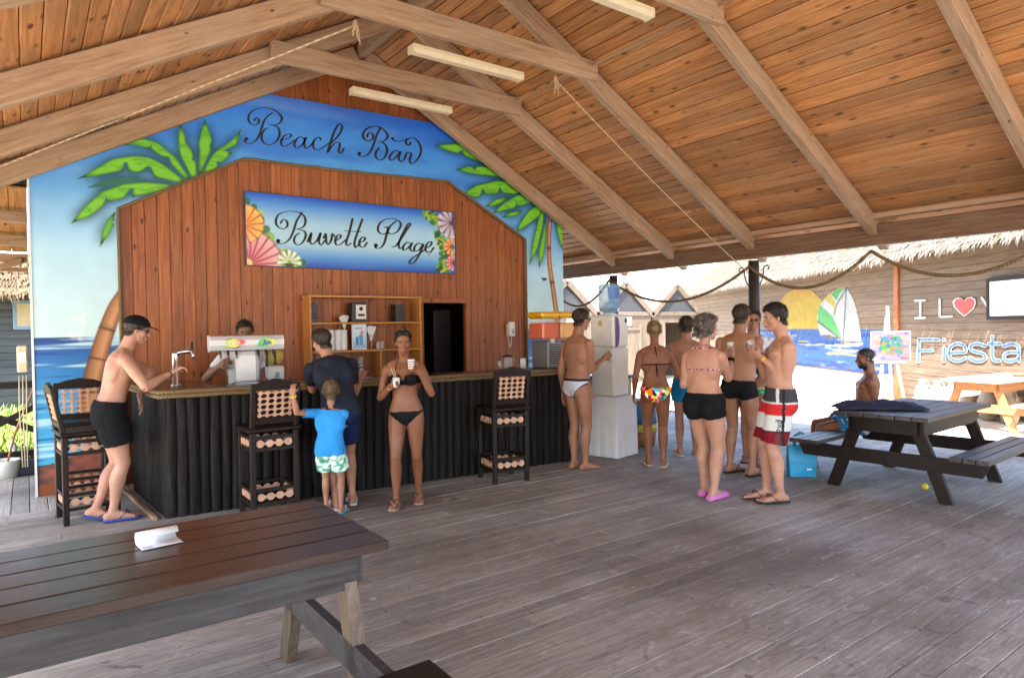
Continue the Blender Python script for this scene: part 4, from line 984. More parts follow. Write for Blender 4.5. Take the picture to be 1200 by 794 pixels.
# ------------------------------------------------------------------ thatched building with painted wall
FO = Vector((14.77, 6.04, 0)); FD = Vector((.5751, .8181, 0)); FN = Vector((-.8181, .5751, 0))
def onF(x, y, off=0.0):
    r = ray(x, y); n = np.array(FN); t = ((np.array(FO)+n*off-CC) @ n)/(r @ n); p = CC+t*r; return p, float((p-np.array(FO)) @ np.array(FD))
def FP(s_, z, off=0.0): return FO+FD*s_+FN*off+Vector((0, 0, z))
fb = empty('thatched_building', (0, 0, 0), 0, 'long plank building with thatched roof and painted Fiesta wall', 'building')
M['greyplank'] = wood('grey_plank', (.075, .050, .032), (.14, .096, .063), (.21, .15, .102), 0, rough=.75, vary=.14, bump=.4)
FROT = Matrix((FD, FN*-1, Vector((0, 0, 1)))).transposed()
FROT = Matrix((FD, Vector((0, 0, 1)).cross(FD), Vector((0, 0, 1)))).transposed()
z = -.07
while z < 3.2:
    for a, b in ((-7.0, .71), (.714, 19.0)):
        o = MB().box((0, 0, 0), (b-a, .025, .146), ch=.006).build('plank', M['greyplank'], fb)
        o.matrix_local = Matrix.Translation(FP((a+b)/2, z+.074, -.013+random.uniform(-.003, .003))) @ FROT.to_4x4()
    z += .15
o = MB().box((0, 0, 0), (.16, .06, 3.1), ch=.01).build('wall_post', M['wallpine'], fb); o.matrix_local = Matrix.Translation(FP(.78, 1.5, .02)) @ FROT.to_4x4()
m = MB(); m.add([FP(-7, -.07, -.03), FP(19, -.07, -.03), FP(19, 3.2, -.03), FP(-7, 3.2, -.03)], [(0, 1, 2, 3)]); m.add([FP(19, -.07, -.03), FP(19, -.07, -6), FP(19, 3.2, -6), FP(19, 3.2, -.03)], [(0, 1, 2, 3)]); m.add([FP(-7, -.07, -6), FP(19, -.07, -6), FP(19, 3.2, -6), FP(-7, 3.2, -6)], [(0, 1, 2, 3)]); m.add([FP(-7, -.07, -.03), FP(-7, -.07, -6), FP(-7, 3.2, -6), FP(-7, 3.2, -.03)], [(0, 1, 2, 3)]); m.build('rear_wall', M['greyplank'], fb)
def thatch_mat(name='thatch', cols=None):
    N = NT(name); v = N.n('ShaderNodeNewGeometry').outputs['Position']; f = N.noise(v, 9, 6, .7)
    oi = N.n('ShaderNodeAttribute', attribute_name='shade')
    c = N.ramp(f, cols or [(.3, (.10, .08, .056)), (.55, (.25, .21, .16)), (.8, (.38, .335, .27))]); c = N.mix(1.0, c, oi.outputs['Color'], 'MULTIPLY')
    N.col(c); N.set(Roughness=.9); return N.m
M['thatch'] = thatch_mat(); M['litthatch'] = thatch_mat('orange_lit_thatch', [(.3, (.05, .03, .014)), (.55, (.12, .075, .035)), (.8, (.2, .13, .065))])  # hut straw darkened and tinted orange, its sunlight put into the colour
def thatch(name, place, L, courses, run, seed, per_m, parent, s0, under=True, mat='thatch'):
    """courses of straw: place(s, t, h) -> point, t metres up the slope, h metres off it"""
    rs = np.random.RandomState(seed); vs = []; fs = []; sh = []
    if under:
        for s_ in np.linspace(s0, s0+L, 40):
            for t in (0, courses*run+.4): vs.append(place(s_, t, -.02)); sh.append(.5)
        for i in range(39): fs.append((2*i, 2*i+2, 2*i+3, 2*i+1))
    for cidx in range(courses):
        n = int(L*per_m*(1.6 if cidx == 0 else 1))
        for k in range(n):
            s_ = s0+rs.rand()*L; ln = run*(1.5+.5*rs.rand()); t1 = cidx*run+ln; t0 = cidx*run-(.06+.10*rs.rand()**2*(2.2 if cidx == 0 else 1)); w = .010+.012*rs.rand()
            h0 = .05+.05*rs.rand(); ds = rs.randn()*.05; b = len(vs)
            lo = -.10*rs.rand() if cidx == 0 else 0
            vs += [place(s_-w, t1, .0), place(s_+w, t1, .0), place(s_+ds+w, t0+.1, h0), place(s_+ds-w, t0+.1, h0), place(s_+ds*1.6, t0, h0-.02+lo)]
            fs += [(b, b+1, b+2, b+3), (b+3, b+2, b+4)]; g = .6+.6*rs.rand(); sh += [g]*5
    me = bpy.data.meshes.new(name); me.from_pydata([tuple(p) for p in vs], [], fs); at = me.color_attributes.new('shade', 'FLOAT_COLOR', 'POINT')
    cc = np.ones((len(vs), 4)); cc[:, :3] = np.array(sh)[:, None]; at.data.foreach_set('color', cc.ravel()); me.update()
    return obj(name, me, M[mat], parent, kind='stuff')
TS = math.radians(34)
def fplace(s_, t, h):
    o = FP(s_, 2.90, .55); return o-FN*(t*math.cos(TS))+Vector((0, 0, t*math.sin(TS)))+(FN*math.sin(TS)+Vector((0, 0, math.cos(TS))))*h
thatch('thatch', fplace, 25, 13, .30, 4, 70, fb, -7)
for s_ in np.arange(-6.5, 18, 2.2):
    o = MB().tube([FP(s_, 3.1, -.05), FP(s_, 2.86, .5)], .035, 7).build('thatch_pole', M['greyplank'], fb)
# painted sea and sun
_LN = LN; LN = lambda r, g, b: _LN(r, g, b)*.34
F0 = onF(900, 400)
c = Canvas(.86, 9.4, .40, 2.75, .03)
def sF(x, y): p, s_ = onF(900+x/5.672, 330+y/5.672); return (s_, float(p[2]))
hz_ = 1.475
mk_sea = (c.V < hz_)*1.0
c.img[:] = LN(225, 190, 60)
keep = np.zeros(c.U.shape, bool)
cs, cr = sF(222, 330)[0], None
sunpoly = [sF(222+200*math.cos(a)*.98, 335-292*math.sin(a)) for a in np.linspace(0, math.pi, 24)]
sm_ = c.mask(sunpoly)*(c.V >= hz_); keep |= sm_ > .5
c.over(sm_*np.clip((c.V-2.2)*1.5, 0, .7), LN(240, 170, 60)); c.img[sm_ > .5] *= (.9+.2*c.noise(1.0, .06, 3))[sm_ > .5][:, None]
seam = mk_sea*(c.V > .42); keep |= seam > .5
c.over(seam, LN(60, 115, 190)); a1 = c.noise(1.3, .07, 12); a2 = c.noise(.9, .05, 14); a3 = c.noise(1.1, .06, 17)
c.over(seam*np.clip((a1-.55)*8, 0, .9), LN(40, 80, 165)); c.over(seam*np.clip((a2-.66)*9, 0, .9), LN(215, 195, 90)); c.over(seam*np.clip((a3-.68)*9, 0, .9), LN(225, 235, 245))
c.over(seam*(c.V < .52)*.7, LN(30, 70, 150))
kl = c.mask([sF(*q) for q in ((327, 220), (345, 150), (400, 85), (460, 45), (525, 35), (575, 130), (605, 250), (620, 390), (500, 385), (420, 365), (350, 355), (330, 280))]) > .5
keep |= kl
c.over(kl*1.0, LN(232, 232, 228))
for q, col in (([(345, 150), (375, 175), (430, 230), (490, 372), (400, 310), (330, 255), (328, 210)], LN(110, 210, 120)), ([(375, 112), (410, 80), (440, 120), (450, 165), (440, 215), (435, 160)], LN(235, 205, 70)), ([(415, 78), (460, 45), (520, 36), (480, 70), (455, 120)], LN(110, 200, 120)), ([(350, 352), (400, 345), (480, 372), (400, 375)], LN(120, 120, 120))): c.over(c.mask([sF(*a) for a in q]), col)
for a, b in (((520, 40), (500, 395)), ((522, 36), (455, 150)), ((455, 150), (440, 215)), ((330, 260), (480, 375))):
    p0, p1 = np.array(sF(*a)), np.array(sF(*b)); tt = np.clip(((c.U-p0[0])*(p1-p0)[0]+(c.V-p0[1])*(p1-p0)[1])/((p1-p0)@(p1-p0)), 0, 1)
    d = np.hypot(c.U-p0[0]-tt*(p1-p0)[0], c.V-p0[1]-tt*(p1-p0)[1]); c.over((d < .03)*.8, LN(70, 80, 80))
c.over(c.mask([sF(*a) for a in ((365, 420), (630, 400), (625, 420), (480, 432))]), LN(235, 240, 245))
obj('painted_scene', c.mesh('painted_scene', keep, lambda u, v: [tuple(FP(a, b, .006)) for a, b in zip(u, v)]), vcol('wall_paint', .7, var=.25, vscale=6), fb, label='painted yellow sun, sailing boat and blue sea')
# white painted lower wall beside the scene
m = MB()
for j in range(3):
    m.box((0, 0, .02+j*.148), (8.0, .02, .142), ch=.005)
o = m.build('white_skirting', M['white'], fb); o.matrix_local = Matrix.Translation(FP(6.2, 0, .012)) @ FROT.to_4x4()
# wall lettering
M['paintwhite'] = plain('wall_white', (.42, .41, .39), .7, noise=.15, nscale=30); M['paintblue'] = plain('wall_blue', (.045, .11, .34), .7, noise=.2, nscale=30); M['paintred'] = plain('wall_red', (.36, .06, .05), .7, noise=.15, nscale=30)
def fpl(off):
    return lambda x, y: tuple(onF(1020+x/4.411, 280+y/4.411, off)[0])
FI = [[(248, 632), (250, 575), (252, 518)], [(252, 520), (300, 519), (352, 520)], [(250, 577), (285, 576), (320, 576)], [(380, 630), (381, 595), (382, 560)],
      [(408, 588), (450, 585), (490, 582), (484, 552), (450, 540), (416, 556), (406, 590), (420, 620), (458, 629), (490, 614)],
      [(592, 552), (560, 541), (526, 546), (517, 565), (540, 581), (580, 592), (595, 612), (575, 629), (540, 629), (515, 615)],
      [(630, 503), (629, 560), (630, 605), (642, 627), (668, 628)], [(612, 541), (640, 541), (672, 540)],
      [(690, 553), (728, 541), (762, 552), (768, 590), (768, 630)], [(768, 586), (722, 584), (692, 600), (696, 623), (725, 631), (766, 616)]]
for wd, off, mt in ((20, .022, 'paintwhite'), (12.5, .026, 'paintblue')):
    m = MB()
    for s_ in FI: stroke(m, s_, wd, wd, fpl(off))
    dot(m, (380, 520), wd*.55, fpl(off)); m.build('lettering', M[mt], fb, label='word Fiesta, %s' % ('white outline' if wd > 15 else 'blue letters'))
for wl, ss in (('I', 0), ('L', 1), ('V', 2)):
  m = MB()
  for s_ in (([(258, 320), (258, 360), (257, 405)], [(232, 319), (258, 318), (282, 317)], [(232, 408), (258, 408), (282, 407)]), ([(357, 312), (358, 360), (358, 402)], [(358, 402), (390, 401), (420, 399)]), ([(575, 303), (600, 342), (622, 377)],))[ss]: stroke(m, s_, 11, 11, fpl(.022))
  m.build('lettering', M['paintwhite'], fb, label='white painted letter '+wl)
if 0:
  for s_ in ([(258, 320), (258, 360), (257, 405)], [(232, 319), (258, 318), (282, 317)], [(232, 408), (258, 408), (282, 407)], [(357, 312), (358, 360), (358, 402)], [(358, 402), (390, 401), (420, 399)], [(575, 303), (600, 342), (622, 377)]): stroke(m, s_, 11, 11, fpl(.022))

hp = [(484, 318), (500, 303), (522, 299), (541, 310), (546, 332), (535, 358), (510, 383), (485, 401), (458, 380), (432, 352), (424, 328), (434, 309), (455, 302), (474, 307)]
cx_, cy_ = 485, 345
m = MB(); pl = fpl(.022); m.add([pl(*q) for q in hp], [list(range(len(hp)))]); m.build('painted_heart', M['paintwhite'], fb)
m = MB(); pl = fpl(.026); m.add([pl(cx_+(x-cx_)*.88, cy_+(y-cy_)*.88) for x, y in hp], [list(range(len(hp)))]); m.build('painted_heart', M['paintred'], fb, label='red heart')
# projection board
s0 = onF(1161, 328)[1]
t = empty('projection_board', (0, 0, 0), 0, 'blank white board in dark frame on the thatched building', 'board')
for (a, b, z0, z1, th, off, mt, nm) in ((-4.6, s0-.04, 1.68, 2.28, .02, .045, 'white', 'screen'), (-4.7, s0+.02, 2.28, 2.34, .04, .05, 'darkwood', 'frame'), (-4.7, s0+.02, 1.62, 1.68, .04, .05, 'darkwood', 'frame'), (s0-.04, s0+.02, 1.68, 2.28, .04, .051, 'darkwood', 'frame')):
    o = MB().box((0, 0, 0), (b-a, th, z1-z0), ch=.003).build(nm, M[mt], t); o.matrix_local = Matrix.Translation(FP((a+b)/2, (z0+z1)/2, off)) @ FROT.to_4x4()
# clay jars along the wall
M['clay'] = plain('pale_clay', (.27, .215, .16), .8, noise=.08, bump=.2)
jar_prof = [(.10, 0), (.14, .06), (.20, .30), (.205, .42), (.16, .55), (.105, .60), (.10, .66), (.14, .71), (.13, .71), (.08, .66)]
for k, (px, sc_, lb) in enumerate(((1081, .80, 0), (1098, .82, 3), (1116, .86, 4), (1135, .8, 1), (1156, .78, 5), (1181, .78, 6), (996, .8, 2))):
    p, s_ = onF(px, 468, .45)
    if lb == 2: s_ = onF(1032, 468, .5)[1]
    P_ = FP(s_, -.07, .42)
    t = empty('clay_jar', P_, 0, ['two-handled clay jar standing next to the easel below letter F', 'clay jar just behind the left end of sunlit table', 'pale clay jar standing behind the painting easel', 'two-handled clay jar below letters i and e, between two jars', 'largest two-handled clay jar below letter s beside sunlit table', 'clay jar peeping over sunlit table below letter t', 'clay jar peeping over sunlit table below last letter a'][lb], 'jar', 'clay jars along the thatched building'); t.scale = (sc_,)*3
    MB().lathe(jar_prof, n=18).build('body', M['clay'], t)
    for sg in (-1, 1):
        h = MB().tube([(sg*.10, 0, .64), (sg*.17, 0, .65), (sg*.21, 0, .56), (sg*.17, 0, .50)], .018, 6).build('handle', M['clay'], t); h.rotation_euler = (0, 0, math.atan2(FD.y, FD.x))
t = empty('clay_dish', (12.75, 3.78, .712), 0, 'small terracotta dish on the sunlit picnic table', 'dish')
MB().lathe([(.06, 0), (.10, .03), (.12, .05), (.11, .05), (.06, .015)], n=18).build('bowl', plain('terracotta', (.45, .17, .08), .7), t)
# easel with painting
LN = lambda r, g, b: _LN(r, g, b)**1.25*.17
eb = Vector(G(1041, 495, -.07)); ex = Vector(CR); ex.z = 0; ex.normalize(); en = Vector((-CF[0], -CF[1], 0)).normalized()
t = empty('easel', eb, 0, 'white painted easel holding a small colourful picture', 'easel')
def eP(x, z, d=0): return ex*x+en*d+Vector((0, 0, z))
def px_z(py): return 0
M['easelw'] = plain('easel_white', (.27, .24, .25), .6, noise=.12)
for nm, a, b in (('leg', eP(-.25, 0, .15), eP(-.06, 1.50)), ('leg', eP(.25, 0, .15), eP(.06, 1.50)), ('leg', eP(0, 0, -.35), eP(0, 1.80, -.02)), ('mast', eP(0, .20, .12), eP(0, 1.95, .0)), ('crossbar', eP(-.26, 1.02, .07), eP(.26, 1.02, .07)), ('crossbar', eP(-.24, .30, .15), eP(.24, .30, .15))):
    MB().bar(a, b, .045, .03, up=en, ch=.004).build(nm, M['easelw'], t)
c = Canvas(-.32, .32, 0, .46, .012); rs = np.random.RandomState(9)
c.img[:] = LN(215, 195, 225); cols = [LN(120, 170, 220), LN(240, 190, 210), LN(150, 120, 200), LN(245, 235, 245), LN(250, 200, 150)]
for k in range(90):
    x0, z0, r = rs.uniform(-.32, .32), rs.uniform(0, .46), rs.uniform(.015, .05); c.over((np.hypot(c.U-x0, (c.V-z0)*1.3) < r)*.7, cols[rs.randint(5)])
c.over(((np.abs(c.U) < .20) & (np.abs(c.V-.25) < .13))*1.0, LN(110, 185, 215))
for k in range(60):
    x0, z0, r = rs.uniform(-.2, .2), rs.uniform(.11, .38), rs.uniform(.012, .04); c.over((np.hypot(c.U-x0, (c.V-z0)) < r)*.85, [LN(120, 200, 90), LN(250, 170, 90), LN(90, 140, 210), LN(230, 220, 130), LN(90, 190, 160)][rs.randint(5)])
tl = Matrix.Rotation(0, 3, 'X')
cv = MB().bar(eP(-.33, 1.29, .085), eP(.33, 1.29, .085), .025, .48, up=(0, 0, 1), ch=.004).build('canvas', M['easelw'], t)
obj('picture', c.mesh('picture', np.ones(c.U.shape, bool), lambda u, v: [tuple(eP(a, 1.06+b, .100)) for a, b in zip(u, v)]), vcol('picture_paint', .5, var=.05), t)
LN = _LN
# ------------------------------------------------------------------ row of beach cabins
M['cabin'] = wood('cabin_board', (.085, .064, .046), (.135, .105, .078), (.19, .152, .115), 2, rough=.75, vary=.12)
N = NT('mesh_screen'); w1 = N.n('ShaderNodeTexChecker'); w1.inputs['Scale'].default_value = 22; N.l(N.coord(rnd=False), w1.inputs['Vector']); N.col(N.mix(w1.outputs['Fac'], (.02, .022, .026), (.07, .072, .08))); N.set(Roughness=.7); M['screen'] = N.m
def cabin(x, y, w, hw, hp, label, open_=False):
    t = empty('beach_cabin', (x, y, -.07), 0, label, 'cabin', 'pointed beach cabins in a row')
    n = 9; bw = w/n
    for i in range(n):
        xa = -w/2+bw*(i+.5)
        if open_ and abs(xa) < w*.26:
            h0, h1 = hw-.28, hw
        else: h0, h1 = 0, hw
        o = MB().box((0, 0, (h0+h1)/2), (bw-.008, .03, h1-h0), ch=.004).build('plank', M['cabin'], t); o.location = (xa, 0, 0)
    m = MB(); m.add([(-w/2, .03, 0), (-w/2, 2.6, 0), (-w/2, 2.6, hw), (-w/2, .03, hw)], [(0, 1, 2, 3)]); m.add([(w/2, .03, 0), (w/2, 2.6, 0), (w/2, 2.6, hw), (w/2, .03, hw)], [(0, 1, 2, 3)]); m.add([(-w/2, 2.6, 0), (w/2, 2.6, 0), (w/2, 2.6, hw), (0, 2.6, hp), (-w/2, 2.6, hw)], [(0, 1, 2, 3, 4)])
    m.build('rear_walls', M['cabin'], t)
    m = MB()
    for sg in (-1, 1): m.add([(sg*(w/2+.02), -.05, hw-.03), (0, -.05, hp), (0, 2.7, hp), (sg*(w/2+.02), 2.7, hw-.03)], [(0, 1, 2, 3)])
    o = m.build('roof', plain('cabin_roof', (.35, .32, .28), .8), t); o.modifiers.new('t', 'SOLIDIFY').thickness = .05
    for sg in (-1, 1):
        b = MB().bar((sg*(w/2+.06), -.06, hw-.06), (0, -.06, hp+.02), .04, .17, up=(0, 0, 1), ch=.006).build('barge_board', M['cabin'], t)
    MB().bar((-w/2+.02, -.03, hw), (w/2-.02, -.03, hw), .04, .12, ch=.006).build('lintel', M['cabin'], t)
    m = MB(); m.add([(-w*.42, -.01, hw+.06), (w*.42, -.01, hw+.06), (0, -.01, hp-.16)], [(0, 1, 2)]); m.build('gable_screen', M['screen'], t)
    if open_:
        MB().box((0, 2.2, hw/2), (w*.95, .03, hw)).build('shade_panel', M['darkwood'], t)  # dark panel put in for the shade inside the doorway
        MB().box((w*.27, -.02, (hw-.28)/2), (.06, .04, hw-.28)).build('door_jamb', M['cabin'], t); MB().box((-w*.27, -.02, (hw-.28)/2), (.06, .04, hw-.28)).build('door_jamb', M['cabin'], t)
    else:
        m = MB()
        for z_ in (.25, hw-.45): m.box((0, -.03, z_), (w*.56, .03, .09))
        for sx in (-1, 1): m.box((sx*w*.28, -.028, hw/2-.08), (.08, .03, hw-.45))
        m.build('door_ledge', M['cabin'], t)
        m = MB(); m.box((.12, -.026, hw-.22), (.24, .012, .26)); m.build('notice', M['white'], t)
        m = MB(); m.lathe([(.02, -.004), (.02, .004)], (.12, -.034, hw-.15), 8, M=Matrix.Rotation(math.pi/2, 3, 'X')); m.bar((.12, -.035, hw-.18), (.12, -.035, hw-.25), .03, .004, up=(0, 1, 0)); m.bar((.12, -.035, hw-.25), (.15, -.035, hw-.30), .015, .004, up=(0, 1, 0)); m.build('notice_figure', M['ink'], t)
    return t
def onYd(Y, px, py): return WY(Y, px, py)
CY = 14.0
xs_ = [WY(CY, p_, 400)[0] for p_ in (664, 735, 793)]
zt_ = [WY(CY, p_, q_)[2] for p_, q_ in ((664, 328), (735, 334), (793, 336))]
zv_ = WY(CY, 770, 366)[2]
wds = [1.9, 1.9, 1.95]
sp_ = (xs_[2]-xs_[0])/2
for k in range(-1, 3):
    cabin(xs_[0]+sp_*k, CY, sp_*.97, zv_+.03, sum(zt_)/3+.07, ['pointed plank beach cabin hidden behind the bar mural', 'pointed plank beach cabin at the mural edge', 'pointed plank beach cabin with white notice behind water bottle', 'pointed plank beach cabin with dark open doorway'][k+1], k == 2)
# ------------------------------------------------------------------ left background: grass, rail, grey hut, bucket
def grass_mat():
    N = NT('grass'); f = N.noise(N.n('ShaderNodeNewGeometry').outputs['Position'], 6, 6); N.col(N.ramp(f, [(.3, (.13, .22, .025)), (.7, (.32, .40, .09))])); N.set(Roughness=.8); return N.m
M['grass'] = grass_mat()
rs = np.random.RandomState(8); vs = []; fs = []
for k in range(20000):
    x_, y_ = rs.uniform(-3.5, 1.6), 10.15+6.8*rs.rand()**1.1; h = rs.uniform(.06, .22)*(1.5 if rs.rand() < .15 else .9); a = rs.rand()*6.28; w = .012+.012*rs.rand(); dx, dy = math.cos(a), math.sin(a); lean = rs.uniform(.0, .18); b = len(vs)
    vs += [(x_-w*dx, y_-w*dy, -.07), (x_+w*dx, y_+w*dy, -.07), (x_+w*.8*dx-lean*dy*.5, y_+w*.8*dy+lean*dx*.5, h*.6), (x_-w*.8*dx-lean*dy*.5, y_-w*.8*dy+lean*dx*.5, h*.6), (x_-lean*dy, y_+lean*dx, h)]
    fs += [(b, b+1, b+2, b+3), (b+3, b+2, b+4)]
me = bpy.data.meshes.new('grass'); me.from_pydata(vs, [], fs); g_ = obj('grass', me, M['grass'], kind='stuff', label='bright green grass growing beyond the deck rail')
slab('lawn', -6, 1.8, 10.06, 17.5, -.064, M['grass'], kind='structure', label='sunny green lawn strip beyond the deck rail')
rl = empty('deck_rail', (0, 0, 0), 0, 'dark timber rail with crossed braces at the deck edge', 'railing')
RY = 9.98
for nm, a, b, w, h in (('top_rail', (-3, RY, 1.03), (1.6, RY, 1.03), .06, .08), ('bottom_rail', (-3, RY, .20), (1.6, RY, .20), .05, .07), ('brace', (-.95, RY, .22), (.55, RY, 1.0), .04, .07), ('brace', (.55, RY+.05, .22), (-.95, RY+.05, 1.0), .04, .07)):
    MB().bar(a, b, w, h, ch=.005).build(nm, M['darkwood'], rl)
for xx in (-1.05, .65): MB().box((xx, RY, .48), (.09, .09, 1.1), ch=.008).build('rail_post', M['darkwood'], rl)
hut = empty('grey_hut', (0, 0, 0), 0, 'dark grey plank hut with thatched eave beyond the grass', 'hut')
HY = 17.5
M['slate'] = wood('slate_plank', (.035, .037, .042), (.06, .063, .07), (.09, .094, .10), 0, rough=.7, vary=.15)
z = 0
while z < 2.9:
    o = MB().box((0, 0, 0), (6, .03, .145), ch=.006).build('plank', M['slate'], hut); o.location = (-1.6, HY, z+.075-.07); z += .15
MB().box((-1.6, HY+1.5, 1.4), (6, 2.9, 2.9)).build('hut_body', M['slate'], hut)
wf = WY(HY, 25, 355); w_ = MB().box((wf[0]+.1, HY-.03, wf[2]-.25), (.5, .05, .62), ch=.01).build('window_frame', plain('blue_frame', (.18, .24, .36), .5), hut)
MB().box((wf[0]+.1, HY-.06, wf[2]-.25), (.36, .02, .48)).build('pane', plain('tan_pane', (.45, .33, .18), .5), hut)
def hplace(s_, t, h):
    return Vector((s_, HY-.7+t*math.cos(.6), 2.45+t*math.sin(.6)))+Vector((0, -math.sin(.6), math.cos(.6)))*h
thatch('thatch', hplace, 5, 5, .28, 6, 90, hut, -4, mat='litthatch')
t = empty('mop_bucket', tuple(G(6, 559)), 0, 'white plastic bucket by the mural edge with a mop in it', 'bucket')
MB().lathe([(.13, 0), (.15, .16), (.158, .20), (.145, .20), (.125, .015)], n=22).build('pail', M['whiteplastic'], t)
t2 = empty('mop', tuple(G(6, 559)), 0, 'wooden mop handle leaning out of bucket against mural', 'mop')
MB().tube([(0, -.03, .05), (.10, -.1, .5), (.36, -.6, 1.25)], .012, 8).build('handle', M['orangewood'], t2); MB().lathe([(.05, .03), (.06, .08), (.02, .14)], (0, -.02, 0), 10).build('mop_head', M['cloth'], t2)
t = empty('spray_bottle', (.03, 9.25, 0), 0, 'small white spray bottle with blue label behind the mural', 'bottle')
MB().lathe([(.035, 0), (.04, .02), (.04, .14), (.018, .18), (.016, .22)], n=14).build('body', M['whiteplastic'], t); MB().box((0, -.03, .235), (.03, .09, .035), ch=.008).build('trigger_head', plain('spray_blue', (.05, .1, .35), .4), t)
t.location = tuple(G(16, 551)); t.location.z = .16
t = empty('dark_case', tuple(G(29, 557)), 0, 'small dark blue case on the deck beside the bucket', 'case')
MB().box((0, .06, .085), (.24, .14, .17), ch=.015).build('body', plain('navy_case', (.012, .014, .03), .5), t); MB().tube([(-.05, .06, .17), (-.04, .06, .20), (.04, .06, .20), (.05, .06, .17)], .008, 6).build('handle', M['black'], t)
p = WY(8.4, 29, 420); t = empty('meter_box', (p[0]-.02, 8.36, p[2]), 0, 'pale electric meter box fixed beside the mural edge', 'box')
MB().box((0, 0, 0), (.09, .08, .27), ch=.012).build('cover', M['ivory'], t); MB().box((0, -.053, .02), (.06, .006, .10)).build('door', M['whiteplastic'], t)
m = MB()
for k in range(3): m.tube([(-.03+k*.03, 0, -.17), (-.035+k*.03, .01, -.5), (-.02+k*.02, .02, -1.1)], .006, 5)
m.build('cable', M['ivory'], t)
# ------------------------------------------------------------------ things on and by the right picnic table
M['navy'] = plain('navy_cloth', (.008, .011, .035), .85, noise=.3, nscale=8)
m = MB(); vs = []; fs = []; nu, nv = 26, 14
for i in range(nu):
    for j in range(nv):
        u, v = i/(nu-1)-.5, j/(nv-1)-.5; ed_ = max(0, 1-max(abs(u)*2, abs(v)*2)**4)
        h = .012+.075*ed_*(.75+.5*mnoise.noise(Vector((u*5, v*5, 3)))+.25*mnoise.noise(Vector((u*13, v*13, 1))))
        vs.append((u*.80*(1+.12*mnoise.noise(Vector((v*4, 0, 0)))), v*.36*(1+.3*mnoise.noise(Vector((u*4, 2, 0)))), max(.004, h)))
for i in range(nu-1):
    for j in range(nv-1): a = i*nv+j; fs.append((a, a+nv, a+nv+1, a+1))
cl = m.add(vs, fs, True).build('folded_clothes', M['navy']); tag(cl, 'crumpled navy clothes lying on the dark picnic table', 'clothes')
cl.location = (6.72, 3.14, .7625); cl.rotation_euler = (0, 0, math.radians(-50)); cl.modifiers.new('t', 'SOLIDIFY').thickness = .004
bgp = Vector(G(939, 557)); t = empty('shopping_bag', bgp, math.radians(-40), 'bright blue carrier bag standing by the youth in board shorts', 'bag')
M['bagblue'] = plain('bag_blue', (.01, .30, .55), .45, noise=.12, nscale=7)
m = MB(); m.add([(-.13, -.06, 0), (.13, -.06, 0), (.13, .06, 0), (-.13, .06, 0), (-.14, -.02, .32), (.14, -.03, .33), (.145, .03, .33), (-.14, .02, .32), (-.14, -.055, .16), (.135, -.07, .15), (.14, .05, .16), (-.135, .06, .16)], [(0, 3, 2, 1), (0, 1, 9, 8), (1, 2, 10, 9), (2, 3, 11, 10), (3, 0, 8, 11), (8, 9, 5, 4), (9, 10, 6, 5), (10, 11, 7, 6), (11, 8, 4, 7)])
m.build('bag_body', M['bagblue'], t)
for yy in (-.025, .025): MB().tube([(-.07, yy, .32), (-.06, yy, .42), (0, yy, .46), (.06, yy, .42), (.07, yy, .32)], .009, 6).build('handle', M['bagblue'], t)
MB().box((.06, -.0645, .09), (.05, .003, .035)).build('emblem', M['white'], t)
o = MB().lathe([(.012, 0), (.030, .012), (.033, .03), (.022, .05), (.008, .058)], n=12).build('lemon', plain('lemon', (.6, .5, .03), .5)); o.location = tuple(G(1084, 573)); tag(o, 'small yellow lemon lying on the deck under the dark table', 'lemon')
# ------------------------------------------------------------------ people
def skin_mat(name, c, red=.12):
    N = NT(name); v = N.coord(rnd=True); f = N.noise(v, 5, 5, .6); f2 = N.noise(v, 60, 3)
    a = (c[0]*.78, c[1]*.66, c[2]*.62); b = (min(1, c[0]*1.10), c[1]*1.10, c[2]*1.10)
    col = N.ramp(f, [(.3, a), (.7, b)]); col = N.mix(N.ramp(f2, [(.4, (0, 0, 0)), (.8, (.25,)*3)]), col, (c[0]*.9, c[1]*.62, c[2]*.58))
    N.col(col); N.set(Roughness=.48, Subsurface_Weight=.12, Subsurface_Radius=(.02, .008, .004), Subsurface_Scale=.4); N.b.inputs['Specular IOR Level'].default_value = .35; N.bump(f2, .12, .003); return N.m
SKIN = {'pale': skin_mat('skin_pale', (.50, .285, .20)), 'fair': skin_mat('skin_fair', (.42, .225, .15)), 'tan': skin_mat('skin_tan', (.35, .18, .108)), 'bronze': skin_mat('skin_bronze', (.26, .115, .063)), 'brown': skin_mat('skin_brown', (.25, .115, .07)), 'olive': skin_mat('skin_olive', (.28, .155, .10))}
def hair_mat(name, c, c2):
    N = NT(name); v = N.coord((30, 30, 5)); N.col(N.ramp(N.noise(v, 4, 6, .7), [(.3, c), (.7, c2)])); N.set(Roughness=.55); N.bump(N.noise(v, 6, 5), .6, .01); return N.m
HAIR = {'black': hair_mat('hair_black', (.006, .005, .004), (.02, .016, .012)), 'brown': hair_mat('hair_brown', (.02, .012, .007), (.06, .036, .02)), 'blond': hair_mat('hair_blond', (.16, .09, .035), (.34, .22, .10)), 'fairbrown': hair_mat('hair_fair_brown', (.09, .055, .028), (.20, .13, .07)), 'greybrown': hair_mat('hair_grey_brown', (.05, .04, .034), (.16, .13, .11))}
M['eyewhite'] = plain('eye_white', (.33, .30, .28), .25); M['iris'] = plain('iris', (.03, .02, .014), .15); M['lip'] = plain('lip', (.36, .12, .10), .45); M['brow'] = plain('brow', (.03, .018, .012), .8)
def fabric(name, c, noise=.15): return plain(name, c, .9, noise=noise, nscale=18, bump=.15, spec=.2)
